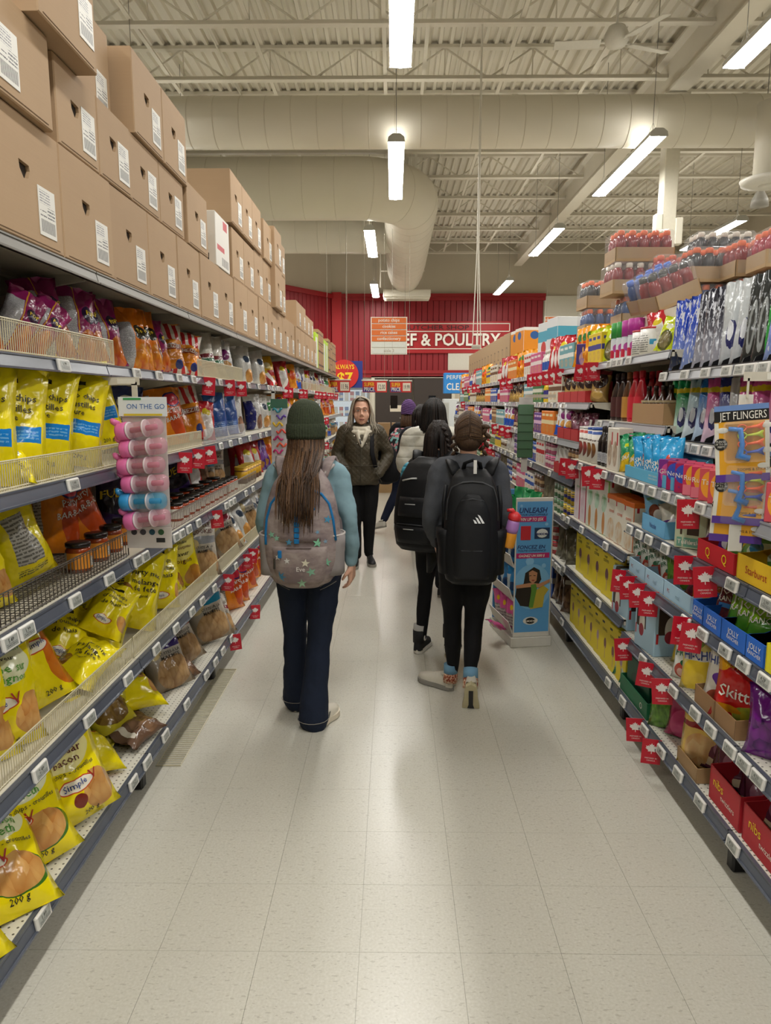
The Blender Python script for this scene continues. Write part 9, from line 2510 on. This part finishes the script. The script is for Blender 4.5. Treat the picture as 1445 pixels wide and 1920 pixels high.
strands([[hcF + Vector((x, -0.09, -0.02)), hcF + Vector((x * 1.1, -0.115, -0.1)), hcF + Vector((x * 1.2, -0.11, -0.17))] for x in [(-0.07 + 0.14 * i / 26) for i in range(27)]], [hairm('#4a3526'), hairm('#5c4430')], pF, 0.008)
m, t = newmat('floral_print', 0.7)
vo = t.new('ShaderNodeTexVoronoi'); vo.inputs['Scale'].default_value = 26; t.l.new(t.obj(), vo.inputs['Vector'])
sp3 = t.new('ShaderNodeSeparateColor'); t.l.new(vo.outputs['Color'], sp3.inputs[0])
cc = t.ramp(sp3.outputs[0], [(0.30, hexc('#17191d')), (0.34, hexc('#7fb8b4')), (0.60, hexc('#8cc0bb')), (0.64, hexc('#d08a90'))]); cc.node.color_ramp.interpolation = 'CONSTANT'
t.col(t.mix(t.math('GREATER_THAN', vo.outputs['Distance'], 0.62), cc, hexc('#17191d'))); FLW = m
PFs = dense([(0.86, 0, -0.19, 0.12, 0.07), (0.89, 0, -0.2, 0.15, 0.095), (1.0, 0, -0.205, 0.16, 0.105), (1.15, 0, -0.2, 0.15, 0.095), (1.25, 0, -0.18, 0.12, 0.07), (1.32, 0, -0.15, 0.06, 0.03)])
bF = thing('backpack', (XF - 0.02, YF, 0.0), (0, 0, R(-30))); tag(bF, 'mint, pink and black floral backpack on the purple hat wearer', 'backpack')
mb = MB(); superloft(mb, PFs, 2.8); mb.build('pack_body', FLW, bF, True)
q_ = [(z, cx, cy - 0.025, hw * 0.8, hd) for (z, cx, cy, hw, hd) in PFs if 0.89 < z < 1.06]; mb = MB(); superloft(mb, q_, 3.2); mb.build('front_pocket', FLW, bF, True)
arc(PFs, [(-0.13, 1.08), (-0.1, 1.2), (0, 1.245), (0.1, 1.2), (0.13, 1.08)], 0.003, 0.005, mat('#c08088', 0.6), bF, 'zip')
for sx in (-1, 1): MB().tube([(sx * 0.08, -0.12, 1.29), (sx * 0.11, -0.04, 1.345), (sx * 0.125, 0.07, 1.31), (sx * 0.13, 0.12, 1.15), (sx * 0.15, 0.02, 0.95), (sx * 0.13, -0.1, 0.9)], 0.009, 8, rr=0.03).build('shoulder_strap', mat('#c08088', 0.7), bF, True)

# ---------------------------------------------------------------- dark-haired person mostly hidden between them
XG, YG = 0.30, 7.75
cfgG = dict(legs=[[(-0.088, 0, 0.83), (-0.085, 0.05, 0.46), (-0.08, 0.05, 0.10)], [(0.088, 0, 0.83), (0.085, 0.0, 0.46), (0.08, -0.05, 0.10)]],
            arms=[[(-0.17, 0, 1.31), (-0.235, 0.02, 1.07), (-0.17, 0.18, 0.98)], [(0.17, 0, 1.31), (0.235, 0.02, 1.07), (0.17, 0.18, 0.98)]],
            leg_r=[0.10, 0.085, 0.062, 0.055, 0.042], pants=fabric('#16181d', 0.85, 80, 0.3, 0.2), torso=TC, top=fabric('#20222a', 0.8, 60, 0.3, 0.2), top_name='jacket', sleeve_r=[0.085, 0.075, 0.068, 0.06, 0.05], collar=1.42, hands=(0, 0), tfold=0.016)
pG, _, _, hcG, sG = figure('person', (XG, YG, 0.004), R(-20), 1.59, 'dark-haired person half hidden behind the white puffer jacket', cfgG)
shoe(pG, (-0.08, 0.0, 0.0), 4, 0, NB, mat('#8a857c', 0.6)); shoe(pG, (0.08, -0.1, 0.0), -4, 0, NB, mat('#8a857c', 0.6))
hair_cap(hcG, sG, hairm('#1a1411'), pG, sc=1.08, cut=0.3)
pths = []
for i in range(60):
    a = R(RND.uniform(-115, 115)); x0 = 0.084 * math.sin(a); y0 = -0.012 - 0.1 * math.cos(a)
    pths.append([hcG + Vector((x0 * 0.3, y0 * 0.3, 0.12)), hcG + Vector((x0, y0, 0.03)), hcG + Vector((x0 * 1.12, y0 * 1.05, -0.08)), hcG + Vector((x0 * 1.2, y0, RND.uniform(-0.24, -0.17)))])
strands(pths, [hairm('#1a1411'), hairm('#261c17')], pG, 0.009)
finish_labels()
